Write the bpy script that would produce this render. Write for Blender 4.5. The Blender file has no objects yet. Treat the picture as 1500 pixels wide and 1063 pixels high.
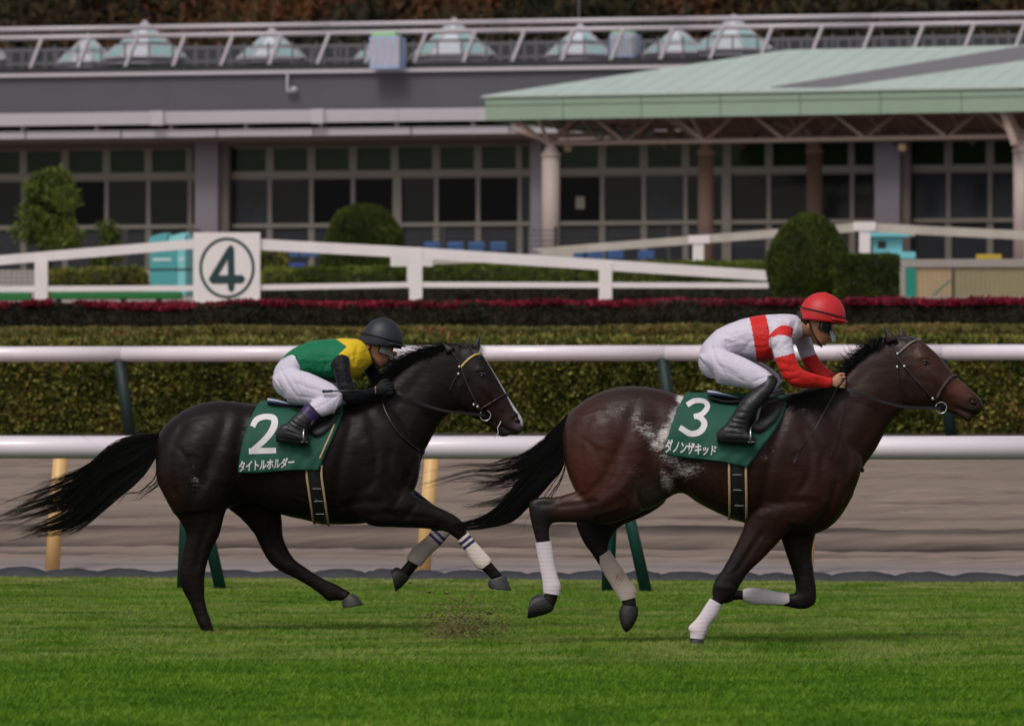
import bpy, bmesh, math, random
import numpy as np
from mathutils import Vector, Matrix
from mathutils.bvhtree import BVHTree
from mathutils import noise as mnoise

scn = bpy.context.scene
COL = scn.collection
rnd = random.Random(7)
R = math.radians

# ---------------------------------------------------------------- camera, sky, sun, exposure
FPX, HC, YH = 10000.0, 1.40, 629.0          # focal length in px of a 1500 px wide frame, eye height, horizon row
cd = bpy.data.cameras.new('camera'); cam = bpy.data.objects.new('camera', cd); COL.objects.link(cam)
cd.sensor_width = 36.0; cd.lens = 240.0
cam.location = (0, 0, HC)
cam.rotation_euler = (math.pi/2 + math.atan((YH-531.5)/FPX), 0, 0)
cd.clip_start = 0.5; cd.clip_end = 2000
cd.dof.use_dof = True; cd.dof.focus_distance = 44.9; cd.dof.aperture_fstop = 6.3
scn.camera = cam

SUN_EL, SUN_ROT = R(52), R(205)
world = bpy.data.worlds.new('World'); scn.world = world; world.use_nodes = True
nt = world.node_tree; nt.nodes.clear()
wo = nt.nodes.new('ShaderNodeOutputWorld'); bg = nt.nodes.new('ShaderNodeBackground')
sky = nt.nodes.new('ShaderNodeTexSky'); sky.sky_type = 'NISHITA'; sky.sun_disc = False
sky.sun_elevation = SUN_EL; sky.sun_rotation = SUN_ROT
sky.air_density = 1.0; sky.dust_density = 4.0; sky.ozone_density = 1.0
hs = nt.nodes.new('ShaderNodeHueSaturation'); hs.inputs['Saturation'].default_value = 0.35
bg.inputs['Strength'].default_value = 0.115
nt.links.new(sky.outputs[0], hs.inputs['Color']); nt.links.new(hs.outputs[0], bg.inputs['Color'])
nt.links.new(bg.outputs[0], wo.inputs['Surface'])
sd = bpy.data.lights.new('sun', 'SUN'); sd.energy = 1.25; sd.angle = R(14); sd.color = (1.0, 0.955, 0.90)
sun = bpy.data.objects.new('sun', sd); COL.objects.link(sun)
# sun_rotation is measured clockwise from +Y
dirv = Vector((math.sin(SUN_ROT)*math.cos(SUN_EL), math.cos(SUN_ROT)*math.cos(SUN_EL), math.sin(SUN_EL)))
sun.rotation_euler = dirv.to_track_quat('Z', 'Y').to_euler(); sun.location = dirv*60
vs = scn.view_settings; vs.view_transform = 'Standard'; vs.look = 'None'; vs.gamma = 1; vs.use_curve_mapping = False
vs.exposure = -0.13
scn.cycles.max_bounces = 6; scn.cycles.diffuse_bounces = 3; scn.cycles.glossy_bounces = 3
scn.cycles.transparent_max_bounces = 6

# ---------------------------------------------------------------- materials
def srgb(r, g, b):
    f = lambda c: (c/255/12.92) if c/255 <= 0.04045 else ((c/255+0.055)/1.055)**2.4
    return (f(r), f(g), f(b))

def lk(nt, a, b): nt.links.new(a, b)

def mat(name, col, rough=0.6, var=0.0, vscale=8.0, bump=0.0, bscale=60.0, metal=0.0, coat=0.0, attr=None,
        stretch=(1, 1, 1), col2=None, spec=0.5, sheen=0.0, trans=0.0, coords='Object', dist=0.01, rvar=0.0):
    m = bpy.data.materials.new(name); m.use_nodes = True
    n = m.node_tree; p = n.nodes['Principled BSDF']
    p.inputs['Roughness'].default_value = rough; p.inputs['Metallic'].default_value = metal
    p.inputs['Coat Weight'].default_value = coat; p.inputs['Coat Roughness'].default_value = 0.15
    p.inputs['Specular IOR Level'].default_value = spec
    p.inputs['Sheen Weight'].default_value = sheen; p.inputs['Sheen Roughness'].default_value = 0.4
    p.inputs['Transmission Weight'].default_value = trans
    c4 = (*col, 1); p.inputs['Base Color'].default_value = c4
    src = None
    tc = n.nodes.new('ShaderNodeTexCoord'); mp = n.nodes.new('ShaderNodeMapping'); lk(n, tc.outputs[coords], mp.inputs['Vector'])
    mp.inputs['Scale'].default_value = stretch
    if attr:
        a = n.nodes.new('ShaderNodeAttribute'); a.attribute_name = attr; src = a.outputs['Color']
    if var or col2:
        nz = n.nodes.new('ShaderNodeTexNoise'); nz.inputs['Scale'].default_value = vscale; nz.inputs['Detail'].default_value = 5
        nz.inputs['Roughness'].default_value = 0.6
        lk(n, mp.outputs[0], nz.inputs['Vector'])
        mr = n.nodes.new('ShaderNodeMapRange'); mr.inputs['From Min'].default_value = 0.3; mr.inputs['From Max'].default_value = 0.7
        lk(n, nz.outputs['Fac'], mr.inputs['Value'])
        if col2:
            mx = n.nodes.new('ShaderNodeMix'); mx.data_type = 'RGBA'
            mx.inputs[6].default_value = c4; mx.inputs[7].default_value = (*col2, 1)
            if src: lk(n, src, mx.inputs[6])
            lk(n, mr.outputs[0], mx.inputs[0]); src = mx.outputs[2]
        if var:
            mr2 = n.nodes.new('ShaderNodeMapRange'); mr2.inputs['To Min'].default_value = 1-var; mr2.inputs['To Max'].default_value = 1+var
            lk(n, mr.outputs[0], mr2.inputs['Value'])
            vm = n.nodes.new('ShaderNodeVectorMath'); vm.operation = 'SCALE'
            if src: lk(n, src, vm.inputs[0])
            else: vm.inputs[0].default_value = col
            lk(n, mr2.outputs[0], vm.inputs['Scale']); src = vm.outputs[0]
            if rvar:
                mr3 = n.nodes.new('ShaderNodeMapRange'); mr3.inputs['To Min'].default_value = rough-rvar; mr3.inputs['To Max'].default_value = rough+rvar
                lk(n, nz.outputs['Fac'], mr3.inputs['Value']); lk(n, mr3.outputs[0], p.inputs['Roughness'])
    if src: lk(n, src, p.inputs['Base Color'])
    if bump:
        nb = n.nodes.new('ShaderNodeTexNoise'); nb.inputs['Scale'].default_value = bscale; nb.inputs['Detail'].default_value = 4
        lk(n, mp.outputs[0], nb.inputs['Vector'])
        b = n.nodes.new('ShaderNodeBump'); b.inputs['Strength'].default_value = bump; b.inputs['Distance'].default_value = dist
        lk(n, nb.outputs['Fac'], b.inputs['Height']); lk(n, b.outputs[0], p.inputs['Normal'])
    return m

def leaf_mat(name, cols, scale=1.5, rough=0.55, rand=0.35, stretch=(1, 1, 1), thr=None):
    """colour by where the instance stands (patches) and by instance (single leaves)"""
    m = bpy.data.materials.new(name); m.use_nodes = True
    n = m.node_tree; p = n.nodes['Principled BSDF']; p.inputs['Roughness'].default_value = rough
    p.inputs['Specular IOR Level'].default_value = 0.16
    oi = n.nodes.new('ShaderNodeObjectInfo')
    mp = n.nodes.new('ShaderNodeMapping'); mp.inputs['Scale'].default_value = stretch; lk(n, oi.outputs['Location'], mp.inputs['Vector'])
    nz = n.nodes.new('ShaderNodeTexNoise'); nz.inputs['Scale'].default_value = scale; nz.inputs['Detail'].default_value = 4
    nz.inputs['Roughness'].default_value = 0.65
    lk(n, mp.outputs[0], nz.inputs['Vector'])
    mr = n.nodes.new('ShaderNodeMapRange'); mr.inputs['From Min'].default_value = 0.33; mr.inputs['From Max'].default_value = 0.67
    lk(n, nz.outputs['Fac'], mr.inputs['Value'])
    ad = n.nodes.new('ShaderNodeMath'); ad.operation = 'MULTIPLY_ADD'; ad.inputs[1].default_value = rand
    lk(n, oi.outputs['Random'], ad.inputs[0])
    sb = n.nodes.new('ShaderNodeMath'); sb.operation = 'MULTIPLY_ADD'; sb.inputs[1].default_value = 1-rand
    lk(n, mr.outputs[0], sb.inputs[0]); sb.inputs[2].default_value = 0
    lk(n, sb.outputs[0], ad.inputs[2])
    cr = n.nodes.new('ShaderNodeValToRGB'); e = cr.color_ramp.elements
    while len(e) < len(cols): e.new(0.5)
    for i, c in enumerate(cols):
        e[i].position = i/(len(cols)-1); e[i].color = (*c, 1)
    lk(n, ad.outputs[0], cr.inputs[0]); lk(n, cr.outputs[0], p.inputs['Base Color'])
    return m

# ---------------------------------------------------------------- object helpers
def tag(o, label=None, cat=None, group=None, kind=None):
    if label: o['label'] = label
    if cat: o['category'] = cat
    if group: o['group'] = group
    if kind: o['kind'] = kind
    return o

def empty(name, loc, rz=0.0, label=None, cat=None, group=None):
    o = bpy.data.objects.new(name, None); COL.objects.link(o)
    o.location = loc; o.rotation_euler = (0, 0, rz); o.empty_display_size = 0.1
    return tag(o, label, cat, group)

def mesh_obj(name, verts, faces, m, parent=None, smooth=False, origin=None):
    me = bpy.data.meshes.new(name)
    v = np.asarray(verts, dtype=float)
    if origin is not None: v = v - np.asarray(origin)
    me.from_pydata(v.tolist(), [], [list(map(int, f)) for f in faces]); me.update()
    if smooth: me.polygons.foreach_set('use_smooth', [True]*len(me.polygons))
    o = bpy.data.objects.new(name, me); COL.objects.link(o)
    if m:
        for x in (m if isinstance(m, (list, tuple)) else [m]): me.materials.append(x)
    if parent: o.parent = parent
    return o

def link_mesh(name, me, parent=None, loc=(0, 0, 0), rz=0.0):
    o = bpy.data.objects.new(name, me); COL.objects.link(o); o.location = loc; o.rotation_euler = (0, 0, rz)
    if parent: o.parent = parent
    return o

class MB:
    def __init__(s): s.v = []; s.f = []
    def add(s, v, f):
        b = len(s.v); s.v += [tuple(x) for x in v]; s.f += [tuple(i+b for i in q) for q in f]; return s
    def box(s, x0, x1, y0, y1, z0, z1, bev=0.0):
        if bev <= 0:
            v = [(x, y, z) for x in (x0, x1) for y in (y0, y1) for z in (z0, z1)]
            return s.add(v, [(0, 1, 3, 2), (4, 6, 7, 5), (0, 4, 5, 1), (2, 3, 7, 6), (0, 2, 6, 4), (1, 5, 7, 3)])
        bm = bmesh.new(); bmesh.ops.create_cube(bm, size=1)
        for w in bm.verts: w.co = Vector(((x0+x1)/2+w.co.x*(x1-x0), (y0+y1)/2+w.co.y*(y1-y0), (z0+z1)/2+w.co.z*(z1-z0)))
        bmesh.ops.bevel(bm, geom=bm.edges[:], offset=bev, segments=2, affect='EDGES', profile=0.6)
        bm.verts.index_update(); s.add([w.co[:] for w in bm.verts], [[w.index for w in q.verts] for q in bm.faces]); bm.free(); return s
    def bar(s, a, b, w, h=None):
        """square bar from a to b"""
        a = Vector(a); b = Vector(b); h = h or w
        d = (b-a).normalized(); up = Vector((0, 0, 1)) if abs(d.z) < 0.95 else Vector((1, 0, 0))
        x = d.cross(up).normalized(); y = x.cross(d).normalized()
        v = [p+x*(sx*w/2)+y*(sy*h/2) for p in (a, b) for sx, sy in ((-1, -1), (1, -1), (1, 1), (-1, 1))]
        return s.add(v, [(0, 1, 2, 3), (7, 6, 5, 4), (0, 4, 5, 1), (1, 5, 6, 2), (2, 6, 7, 3), (3, 7, 4, 0)])
    def tube(s, pts, rad, seg=8, cap=True, flat=1.0):
        pts = [Vector(p) for p in pts]; n = len(pts)
        if not hasattr(rad, '__len__'): rad = [rad]*n
        rings = []; ref = None
        for i, p in enumerate(pts):
            d = (pts[min(i+1, n-1)]-pts[max(i-1, 0)])
            d = d.normalized() if d.length > 1e-9 else Vector((1, 0, 0))
            if ref is None: ref = Vector((0, 1, 0)) if abs(d.y) < 0.9 else Vector((0, 0, 1))
            x = d.cross(ref).normalized(); ref = x.cross(d).normalized()
            rings.append([p+x*(math.cos(2*math.pi*k/seg)*rad[i])+ref*(math.sin(2*math.pi*k/seg)*rad[i]*flat) for k in range(seg)])
        v = [q for r in rings for q in r]
        f = [(i*seg+k, i*seg+(k+1) % seg, (i+1)*seg+(k+1) % seg, (i+1)*seg+k) for i in range(n-1) for k in range(seg)]
        if cap: f += [tuple(range(seg-1, -1, -1)), tuple((n-1)*seg+k for k in range(seg))]
        return s.add(v, f)
    def ring(s, c, r, t, axis='y', n=20, seg=6, tilt=0.0):
        pts = []
        for i in range(n+1):
            a = 2*math.pi*i/n
            p = Vector((math.cos(a)*r, 0, math.sin(a)*r)) if axis == 'y' else Vector((math.cos(a)*r, math.sin(a)*r, 0)) if axis == 'z' else Vector((0, math.cos(a)*r, math.sin(a)*r))
            pts.append(Vector(c)+p)
        return s.tube(pts, t, seg, cap=False)
    def build(s, name, m, parent=None, smooth=False, origin=None, sub=0):
        o = mesh_obj(name, s.v, s.f, m, parent, smooth, origin)
        return o

def icosphere(c, r, sub=2):
    bm = bmesh.new(); bmesh.ops.create_icosphere(bm, subdivisions=sub, radius=1)
    v = [(c[0]+w.co.x*r[0], c[1]+w.co.y*r[1], c[2]+w.co.z*r[2]) for w in bm.verts]
    bm.verts.index_update(); f = [[w.index for w in q.verts] for q in bm.faces]; bm.free(); return v, f

def W(px, py, Y):
    """a point seen at pixel (px, py) of the photo and standing Y metres away"""
    return Vector(((px-750.0)*Y/FPX, Y, HC+(YH-py)*Y/FPX))

class Frame:
    """a straight row of things (building, fence, hedge) turned by th, crossing the view axis at Y0"""
    def __init__(s, Y0, th): s.Y0 = Y0; s.th = th; s.c = math.cos(th); s.s = math.sin(th)
    def __call__(s, px, py, d=0.0):
        p = (px-750.0)/FPX
        u = (p*(s.Y0+d*s.c)-d*s.s)/(s.c+p*s.s); Y = s.Y0-u*s.s+d*s.c
        return Vector((u, d, HC+(YH-py)*Y/FPX))
    def root(s, name, label, cat, group=None, u=0.0, d=0.0, z=0.0):
        return empty(name, (u*s.c+d*s.s, s.Y0-u*s.s+d*s.c, z), -s.th, label, cat, group)

# scatter of leaf-sized instances over a mesh
SRC = {}
def scatter(o, src, density, smin, smax, seed=0, align=True, tilt=0.5, keep=True, rise=0.0):
    g = bpy.data.node_groups.new('scatter', 'GeometryNodeTree')
    g.interface.new_socket('Geometry', in_out='INPUT', socket_type='NodeSocketGeometry')
    g.interface.new_socket('Geometry', in_out='OUTPUT', socket_type='NodeSocketGeometry')
    N = g.nodes.new; i = N('NodeGroupInput'); out = N('NodeGroupOutput')
    dp = N('GeometryNodeDistributePointsOnFaces'); dp.inputs['Density'].default_value = density; dp.inputs['Seed'].default_value = seed
    ip = N('GeometryNodeInstanceOnPoints'); ob = N('GeometryNodeObjectInfo'); ob.inputs['Object'].default_value = src
    g.links.new(i.outputs[0], dp.inputs['Mesh']); g.links.new(dp.outputs['Points'], ip.inputs['Points'])
    g.links.new(ob.outputs['Geometry'], ip.inputs['Instance'])
    rv = N('FunctionNodeRandomValue'); rv.data_type = 'FLOAT_VECTOR'
    t = tilt
    rv.inputs[0].default_value = (-t, -t, 0); rv.inputs[1].default_value = (t, t, 6.283); rv.inputs['Seed'].default_value = seed+1
    if align:
        rr = N('FunctionNodeRotateRotation'); g.links.new(dp.outputs['Rotation'], rr.inputs[0]); g.links.new(rv.outputs[0], rr.inputs[1])
        rr.rotation_space = 'LOCAL'
        g.links.new(rr.outputs[0], ip.inputs['Rotation'])
    else:
        g.links.new(rv.outputs[0], ip.inputs['Rotation'])
    rs = N('FunctionNodeRandomValue'); rs.data_type = 'FLOAT'; rs.inputs[2].default_value = smin; rs.inputs[3].default_value = smax
    rs.inputs['Seed'].default_value = seed+2
    g.links.new(rs.outputs[1], ip.inputs['Scale'])
    if keep:
        j = N('GeometryNodeJoinGeometry'); g.links.new(i.outputs[0], j.inputs[0]); g.links.new(ip.outputs[0], j.inputs[0])
        g.links.new(j.outputs[0], out.inputs[0])
    else: g.links.new(ip.outputs[0], out.inputs[0])
    md = o.modifiers.new('scatter', 'NODES'); md.node_group = g
    return o

def leaf_source(name, m, n=7, size=0.03, spread=0.05, seed=1, aspect=1.7, up=0.3):
    """a tiny spray of folded leaves, kept as mesh data only"""
    r = random.Random(seed); mb = MB()
    for k in range(n):
        a = r.uniform(0, 6.28); b = r.uniform(-0.2, 1.2)
        d = Vector((math.cos(a)*math.cos(b), math.sin(a)*math.cos(b), math.sin(b)+up)).normalized()
        side = d.cross(Vector((r.uniform(-1, 1), r.uniform(-1, 1), r.uniform(0.2, 1)))).normalized()
        nrm = side.cross(d)
        c = d*spread*r.uniform(0.2, 1); L = size*r.uniform(0.7, 1.3); w = L/aspect/2
        mb.add([c, c+d*L*0.5+side*w+nrm*w*0.4, c+d*L, c+d*L*0.5-side*w+nrm*w*0.4], [(0, 1, 2), (0, 2, 3)])
    me = bpy.data.meshes.new(name); me.from_pydata([v[:] for v in mb.v], [], mb.f); me.materials.append(m)
    return bpy.data.objects.new(name, me)
# ---------------------------------------------------------------- ground, turf, dirt track
TH = R(14.5)
KS = math.tan(TH); TE = 62.4            # the inside rail line runs askew to the picture; turf edge on the view axis
def shx(x, f_=1.0): return -KS*max(-20.0, min(20.0, x))*f_
def ter(name, rows, m, xs):
    v = []; f = []
    for row in rows:
        Y, z = row[:2]; k_ = row[2] if len(row) > 2 else 0.0
        for x in xs: v.append((x, Y+shx(x, k_), z))
    n = len(xs)
    for i in range(len(rows)-1):
        for k in range(n-1): f.append((i*n+k, i*n+k+1, (i+1)*n+k+1, (i+1)*n+k))
    return tag(mesh_obj(name, v, f, m), kind='structure')

def gz(Y):
    """height of the ground at distance Y"""
    P = [(-60, 0), (TE, 0), (67, 0.0), (91, 1.25), (95, 1.36), (104, 1.95), (112, 2.72), (125, 3.42), (142, 3.98), (160, 4.55), (198, 6.0), (215, 6.42), (300, 7.0), (420, 14), (600, 40), (900, 60)]
    for (a, za), (b, zb) in zip(P, P[1:]):
        if Y <= b: return za+(zb-za)*(Y-a)/(b-a)
    return P[-1][1]

def ground_px(py):
    """distance at which the ground is seen on row py (beyond the turf)"""
    lo, hi = TE, 91.0
    for _ in range(40):
        mid = (lo+hi)/2
        y = YH+(HC-gz(mid))*FPX/mid
        if y > py: lo = mid
        else: hi = mid
    return (lo+hi)/2

m_turfbase = mat('turf_soil', (0.03, 0.055, 0.014), 0.9, var=0.35, vscale=1.2, bump=0.5, bscale=40)
xs = [-260, -80, -30, -12, 0, 12, 30, 80, 260]
ter('turf_track', [(-60, 0), (10, 0), (30, 0), (TE, 0, 1)], m_turfbase, [-260, -80, -30, -20, -9, 0, 9, 20, 30, 80, 260])
# dirt: harrowed furrows as real relief, running along the track
m_dirt = mat('harrowed_dirt', srgb(131, 114, 103), 0.95, var=0.26, vscale=2.6, stretch=(0.16, 3.4, 1), bump=0.7, bscale=12, dist=0.03)
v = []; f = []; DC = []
X = np.arange(-11, 11.01, 0.11); Ys = [ground_px(p) for p in np.arange(853, 640, -0.6)]
Ys = sorted(set([TE]+[y for y in Ys if y > TE+.01]+[91.0]))
bands = [(681, 0.06, 0.9), (697, 0.09, 1.0), (733, .03, .7), (755, .06, .9), (771.5, .13, 1.3), (781, -.05, 1.0), (791.5, .17, 1.9), (800.5, .07, .7), (812, .02, .7)]
by = [(ground_px(p), a, w) for p, a, w in bands]
edge = ground_px(822)
for Y in Ys:
    for x in X:
        z = gz(Y); shade_tone = 0.0
        if Y > edge-0.3:
            k = min(1, (Y-edge+0.3)/0.8)
            h = 0.02*mnoise.noise(Vector((x*0.35, Y*1.3, 0)))+0.03*mnoise.noise(Vector((x*0.7, Y*4.1, 4)))+0.025*mnoise.noise(Vector((x*2.7, Y*6, 9)))
            sp = mnoise.noise(Vector((x*1.1, Y*3.2, 20)))
            if sp > 0.36: h -= (sp-0.36)*0.35; shade_tone = min(.7, (sp-.36)*4)
            for (yb, a, w) in by:
                wob = 0.08*mnoise.noise(Vector((x*0.25, yb, 3)))
                t = (Y-yb-wob)/(0.27*w)
                if abs(t) < 4:
                    g_ = math.exp(-t*t)*(1.0+0.55*mnoise.noise(Vector((x*0.5, yb, 1)))); h -= a*g_*1.5; shade_tone = max(shade_tone, min(1, g_*(.35+abs(a)*9)))
            z += h*k
        else:
            z += 0.012*mnoise.noise(Vector((x*1.1, Y*2, 0)))
        if Y < TE+.05 or Y > 90.9: z = gz(Y)
        v.append((x, Y+shx(x), z)); shade_tone = max(shade_tone, .35*max(0, mnoise.noise(Vector((x*.4, Y*1.6, 7))))); DC.append(shade_tone)
nx = len(X)
for i in range(len(Ys)-1):
    for k in range(nx-1): f.append((i*nx+k, i*nx+k+1, (i+1)*nx+k+1, (i+1)*nx+k))
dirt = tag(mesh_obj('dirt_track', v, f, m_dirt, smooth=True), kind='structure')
at_ = dirt.data.attributes.new('Wet', 'FLOAT', 'POINT'); at_.data.foreach_set('value', DC)  # furrow and hollow shade painted as dark soil, plus random darker patches
n = m_dirt.node_tree; p = n.nodes['Principled BSDF']; src = p.inputs['Base Color'].links[0].from_socket
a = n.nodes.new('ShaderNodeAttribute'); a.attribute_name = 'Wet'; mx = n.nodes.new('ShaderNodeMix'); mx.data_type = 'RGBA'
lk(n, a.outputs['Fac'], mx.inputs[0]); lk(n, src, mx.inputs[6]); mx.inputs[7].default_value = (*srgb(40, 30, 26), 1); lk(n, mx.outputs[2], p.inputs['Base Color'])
# paler compacted strip along the inside, by position across the track
n = m_dirt.node_tree; p = n.nodes['Principled BSDF']
src = p.inputs['Base Color'].links[0].from_socket
geo = n.nodes.new('ShaderNodeNewGeometry'); sx = n.nodes.new('ShaderNodeSeparateXYZ'); lk(n, geo.outputs['Position'], sx.inputs[0])
mr = n.nodes.new('ShaderNodeMapRange'); mr.inputs['From Min'].default_value = edge-0.5; mr.inputs['From Max'].default_value = edge+0.4
ma_ = n.nodes.new('ShaderNodeMath'); ma_.operation = 'MULTIPLY_ADD'; ma_.inputs[1].default_value = KS; lk(n, sx.outputs['X'], ma_.inputs[0]); lk(n, sx.outputs['Y'], ma_.inputs[2]); lk(n, ma_.outputs[0], mr.inputs['Value'])
mx = n.nodes.new('ShaderNodeMix'); mx.data_type = 'RGBA'; mx.inputs[6].default_value = (*srgb(140, 128, 126), 1); lk(n, src, mx.inputs[7])
lk(n, mr.outputs[0], mx.inputs[0]); lk(n, mx.outputs[2], p.inputs['Base Color'])
for nm, x0, x1 in (('dirt_track', -260, -11), ('dirt_track', 11, 260)):
    ter(nm, [(TE, 0, 1), (67, 0, 1), (91, 1.25, 1)], m_dirt, [x0]+([-20] if x0 < 0 else [])+([20] if x1 > 20 else [])+[x1])
m_pave = mat('pale_paving', srgb(150, 138, 132), 0.9, var=0.1, vscale=0.8)
m_soil = mat('garden_soil', (0.05, 0.04, 0.03), 0.95, var=0.3, vscale=1)
ter('garden_ground', [(91, gz(91), 1), (98, gz(98), .5)]+[(Y, gz(Y)) for Y in (104, 112, 125)], m_soil, [-260, -80, -20, 0, 20, 80, 260])
ter('paved_ground', [(Y, gz(Y)) for Y in (125, 142, 160, 198, 215, 300)], m_pave, xs)
ter('hillside', [(Y, gz(Y)) for Y in (300, 420, 600, 900)], m_soil, xs)

# turf blades
m_grass = leaf_mat('grass_blade', [srgb(40, 70, 4), srgb(62, 102, 8), srgb(82, 124, 14), srgb(106, 142, 28), srgb(146, 160, 66)], scale=1.1, rand=0.55, rough=0.5, stretch=(0.8, 0.9, 1))
# paler, drier grass close to the inside rail and on the worn strip the field runs over
n = m_grass.node_tree; p = n.nodes['Principled BSDF']; src = p.inputs['Base Color'].links[0].from_socket
oi = [q for q in n.nodes if q.type == 'OBJECT_INFO'][0]; sx = n.nodes.new('ShaderNodeSeparateXYZ'); lk(n, oi.outputs['Location'], sx.inputs[0])
cr = n.nodes.new('ShaderNodeValToRGB'); mr = n.nodes.new('ShaderNodeMapRange')
mr.inputs['From Min'].default_value = 30; mr.inputs['From Max'].default_value = TE
ma_ = n.nodes.new('ShaderNodeMath'); ma_.operation = 'MULTIPLY_ADD'; ma_.inputs[1].default_value = KS*.8; lk(n, sx.outputs['X'], ma_.inputs[0]); lk(n, sx.outputs['Y'], ma_.inputs[2]); lk(n, ma_.outputs[0], mr.inputs['Value'])
e = cr.color_ramp.elements
def yt(py): return (HC*FPX/(py-YH)-30)/(TE-30)
stops = [(1063, 0.0), (985, 0.0), (970, 0.50), (900, 0.52), (880, 0.25), (867, 0.7), (855, 1.0)]
while len(e) < len(stops): e.new(0.5)
for i, (py, val) in enumerate(stops): e[i].position = max(0, min(1, yt(py))); e[i].color = (val, val, val, 1)
lk(n, mr.outputs[0], cr.inputs[0])
nz = n.nodes.new('ShaderNodeTexNoise'); nz.inputs['Scale'].default_value = 1.5; nz.inputs['Detail'].default_value = 5; lk(n, oi.outputs['Location'], nz.inputs['Vector'])
ml = n.nodes.new('ShaderNodeMath'); ml.operation = 'MULTIPLY'; lk(n, cr.outputs[0], ml.inputs[0])
mr2 = n.nodes.new('ShaderNodeMapRange'); mr2.inputs['From Min'].default_value = 0.40; mr2.inputs['From Max'].default_value = 0.62; mr2.inputs['To Min'].default_value = 0.0; mr2.inputs['To Max'].default_value = 1.0
lk(n, nz.outputs['Fac'], mr2.inputs['Value']); lk(n, mr2.outputs[0], ml.inputs[1])
mx = n.nodes.new('ShaderNodeMix'); mx.data_type = 'RGBA'; lk(n, ml.outputs[0], mx.inputs[0]); lk(n, src, mx.inputs[6]); mx.inputs[7].default_value = (*srgb(158, 158, 92), 1)
lk(n, mx.outputs[2], p.inputs['Base Color'])
r = random.Random(3); mb = MB()
for k in range(16):
    a = r.uniform(0, 6.28); q = Vector((r.uniform(-.035, .035), r.uniform(-.035, .035), -0.005)); h = r.uniform(0.035, 0.085)
    lean = Vector((math.cos(a), math.sin(a), 0))*h*r.uniform(0.1, 0.9); wv = Vector((-math.sin(a+1), math.cos(a+1), 0))*0.0035
    mb.add([q-wv, q+wv, q+lean*0.45+Vector((0, 0, h*0.6))+wv*0.8, q+lean*0.45+Vector((0, 0, h*0.6))-wv*0.8, q+lean+Vector((0, 0, h))], [(0, 1, 2, 3), (3, 2, 4)])
me = bpy.data.meshes.new('tuft'); me.from_pydata([tuple(q) for q in mb.v], [], mb.f); me.materials.append(m_grass)
tuft = bpy.data.objects.new('tuft', me)
gv = []; gf = []
gY = [30+i*(TE-.1-30)/18 for i in range(19)]
for Y in gY:
    for x in (-9, -4, 0, 4, 9): gv.append((x, Y+shx(x, ((Y-30)/(TE-30))**2), 0.003))
for i in range(len(gY)-1):
    for k in range(4): gf.append((i*5+k, i*5+k+1, i*5+k+6, i*5+k+5))
turf = tag(mesh_obj('turf_grass', gv, gf, m_turfbase), 'mown green racecourse turf of short blades, paler beside the inside rail', 'grass', kind='stuff')
scatter(turf, tuft, 950, 0.32, 0.66, 5, align=False, tilt=0.25)
# ---------------------------------------------------------------- rails
m_rail = mat('white_plastic_rail', srgb(230, 218, 226), 0.32, var=0.05, vscale=1.2, coat=0.4, bump=0.05, bscale=3)
m_cream = mat('cream_post_plastic', srgb(214, 172, 112), 0.45, var=0.06, vscale=3)
m_dgreen = mat('dark_green_metal', srgb(18, 62, 52), 0.4, var=0.12, vscale=6)
m_joint = mat('rail_joint_grey', srgb(150, 145, 148), 0.5)

def rail_row(label, Y0, th, ztop, dia, px_list, post_fn, L=(-14, 14), seg=3.63, squash=1.0):
    fr = Frame(Y0, th); seg = (fr(px_list[1], 0).x-fr(px_list[0], 0).x)/px_list[2] if len(px_list) > 2 else seg; rt = fr.root('running_rail', label, 'rail', z=gz(Y0))
    zc = ztop-dia/2-gz(Y0)
    # tube lengths butted end to end with a sleeve at every joint
    p0 = fr(px_list[0], 0).x; us = []
    k = math.floor((L[0]-p0)/seg)
    us = [p0+seg*(k+i) for i in range(int((L[1]-L[0])/seg)+2)]
    tb = MB(); tb.tube([(0.004, 0, 0), (seg*0.5, 0, 0), (seg-0.004, 0, 0)], dia/2, 24)
    me = None
    for u in us:
        if me is None:
            o = tb.build('rail_tube', m_rail, rt, True); me = o.data; o.location = (u, 0, zc)
        else: link_mesh('rail_tube', me, rt, (u, 0, zc))
        j = MB(); j.tube([(-0.03, 0, 0), (0.03, 0, 0)], dia/2-0.004, 20); 
        jo = j.build('rail_joint', m_joint, rt, True); jo.location = (u, 0, zc)
    post_fn(rt, fr, us, zc, dia)
    return rt

def posts_green(rt, fr, us, zc, dia):
    a = MB(); a.tube([(0.03, 0, zc-0.03), (0.01, 0.02, zc*0.5), (-0.02, 0.02, -0.05)], 0.056, 12)
    b = MB(); b.tube([(0.05, 0.02, zc-0.05), (0.33, 0.05, -0.05)], 0.052, 12)
    m1 = m2 = None
    for u in us:
        if m1 is None:
            o = a.build('post', m_dgreen, rt, True); m1 = o.data; o.location = (u, 0, 0)
            o = b.build('brace', m_dgreen, rt, True); m2 = o.data; o.location = (u, 0, 0)
        else: link_mesh('post', m1, rt, (u, 0, 0)); link_mesh('brace', m2, rt, (u, 0, 0))
def posts_cream(rt, fr, us, zc, dia):
    a = MB(); a.tube([(0.0, 0, zc-0.02), (-0.06, 0, zc*0.4), (-0.10, 0, -0.06)], 0.074, 14)
    m1 = None
    for u in us:
        if m1 is None: o = a.build('post', m_cream, rt, True); m1 = o.data; o.location = (u, 0, 0)
        else: link_mesh('post', m1, rt, (u, 0, 0))
m_dpost = mat('blackish_green_metal', srgb(10, 34, 30), 0.6, var=0.2, vscale=5)
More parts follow.
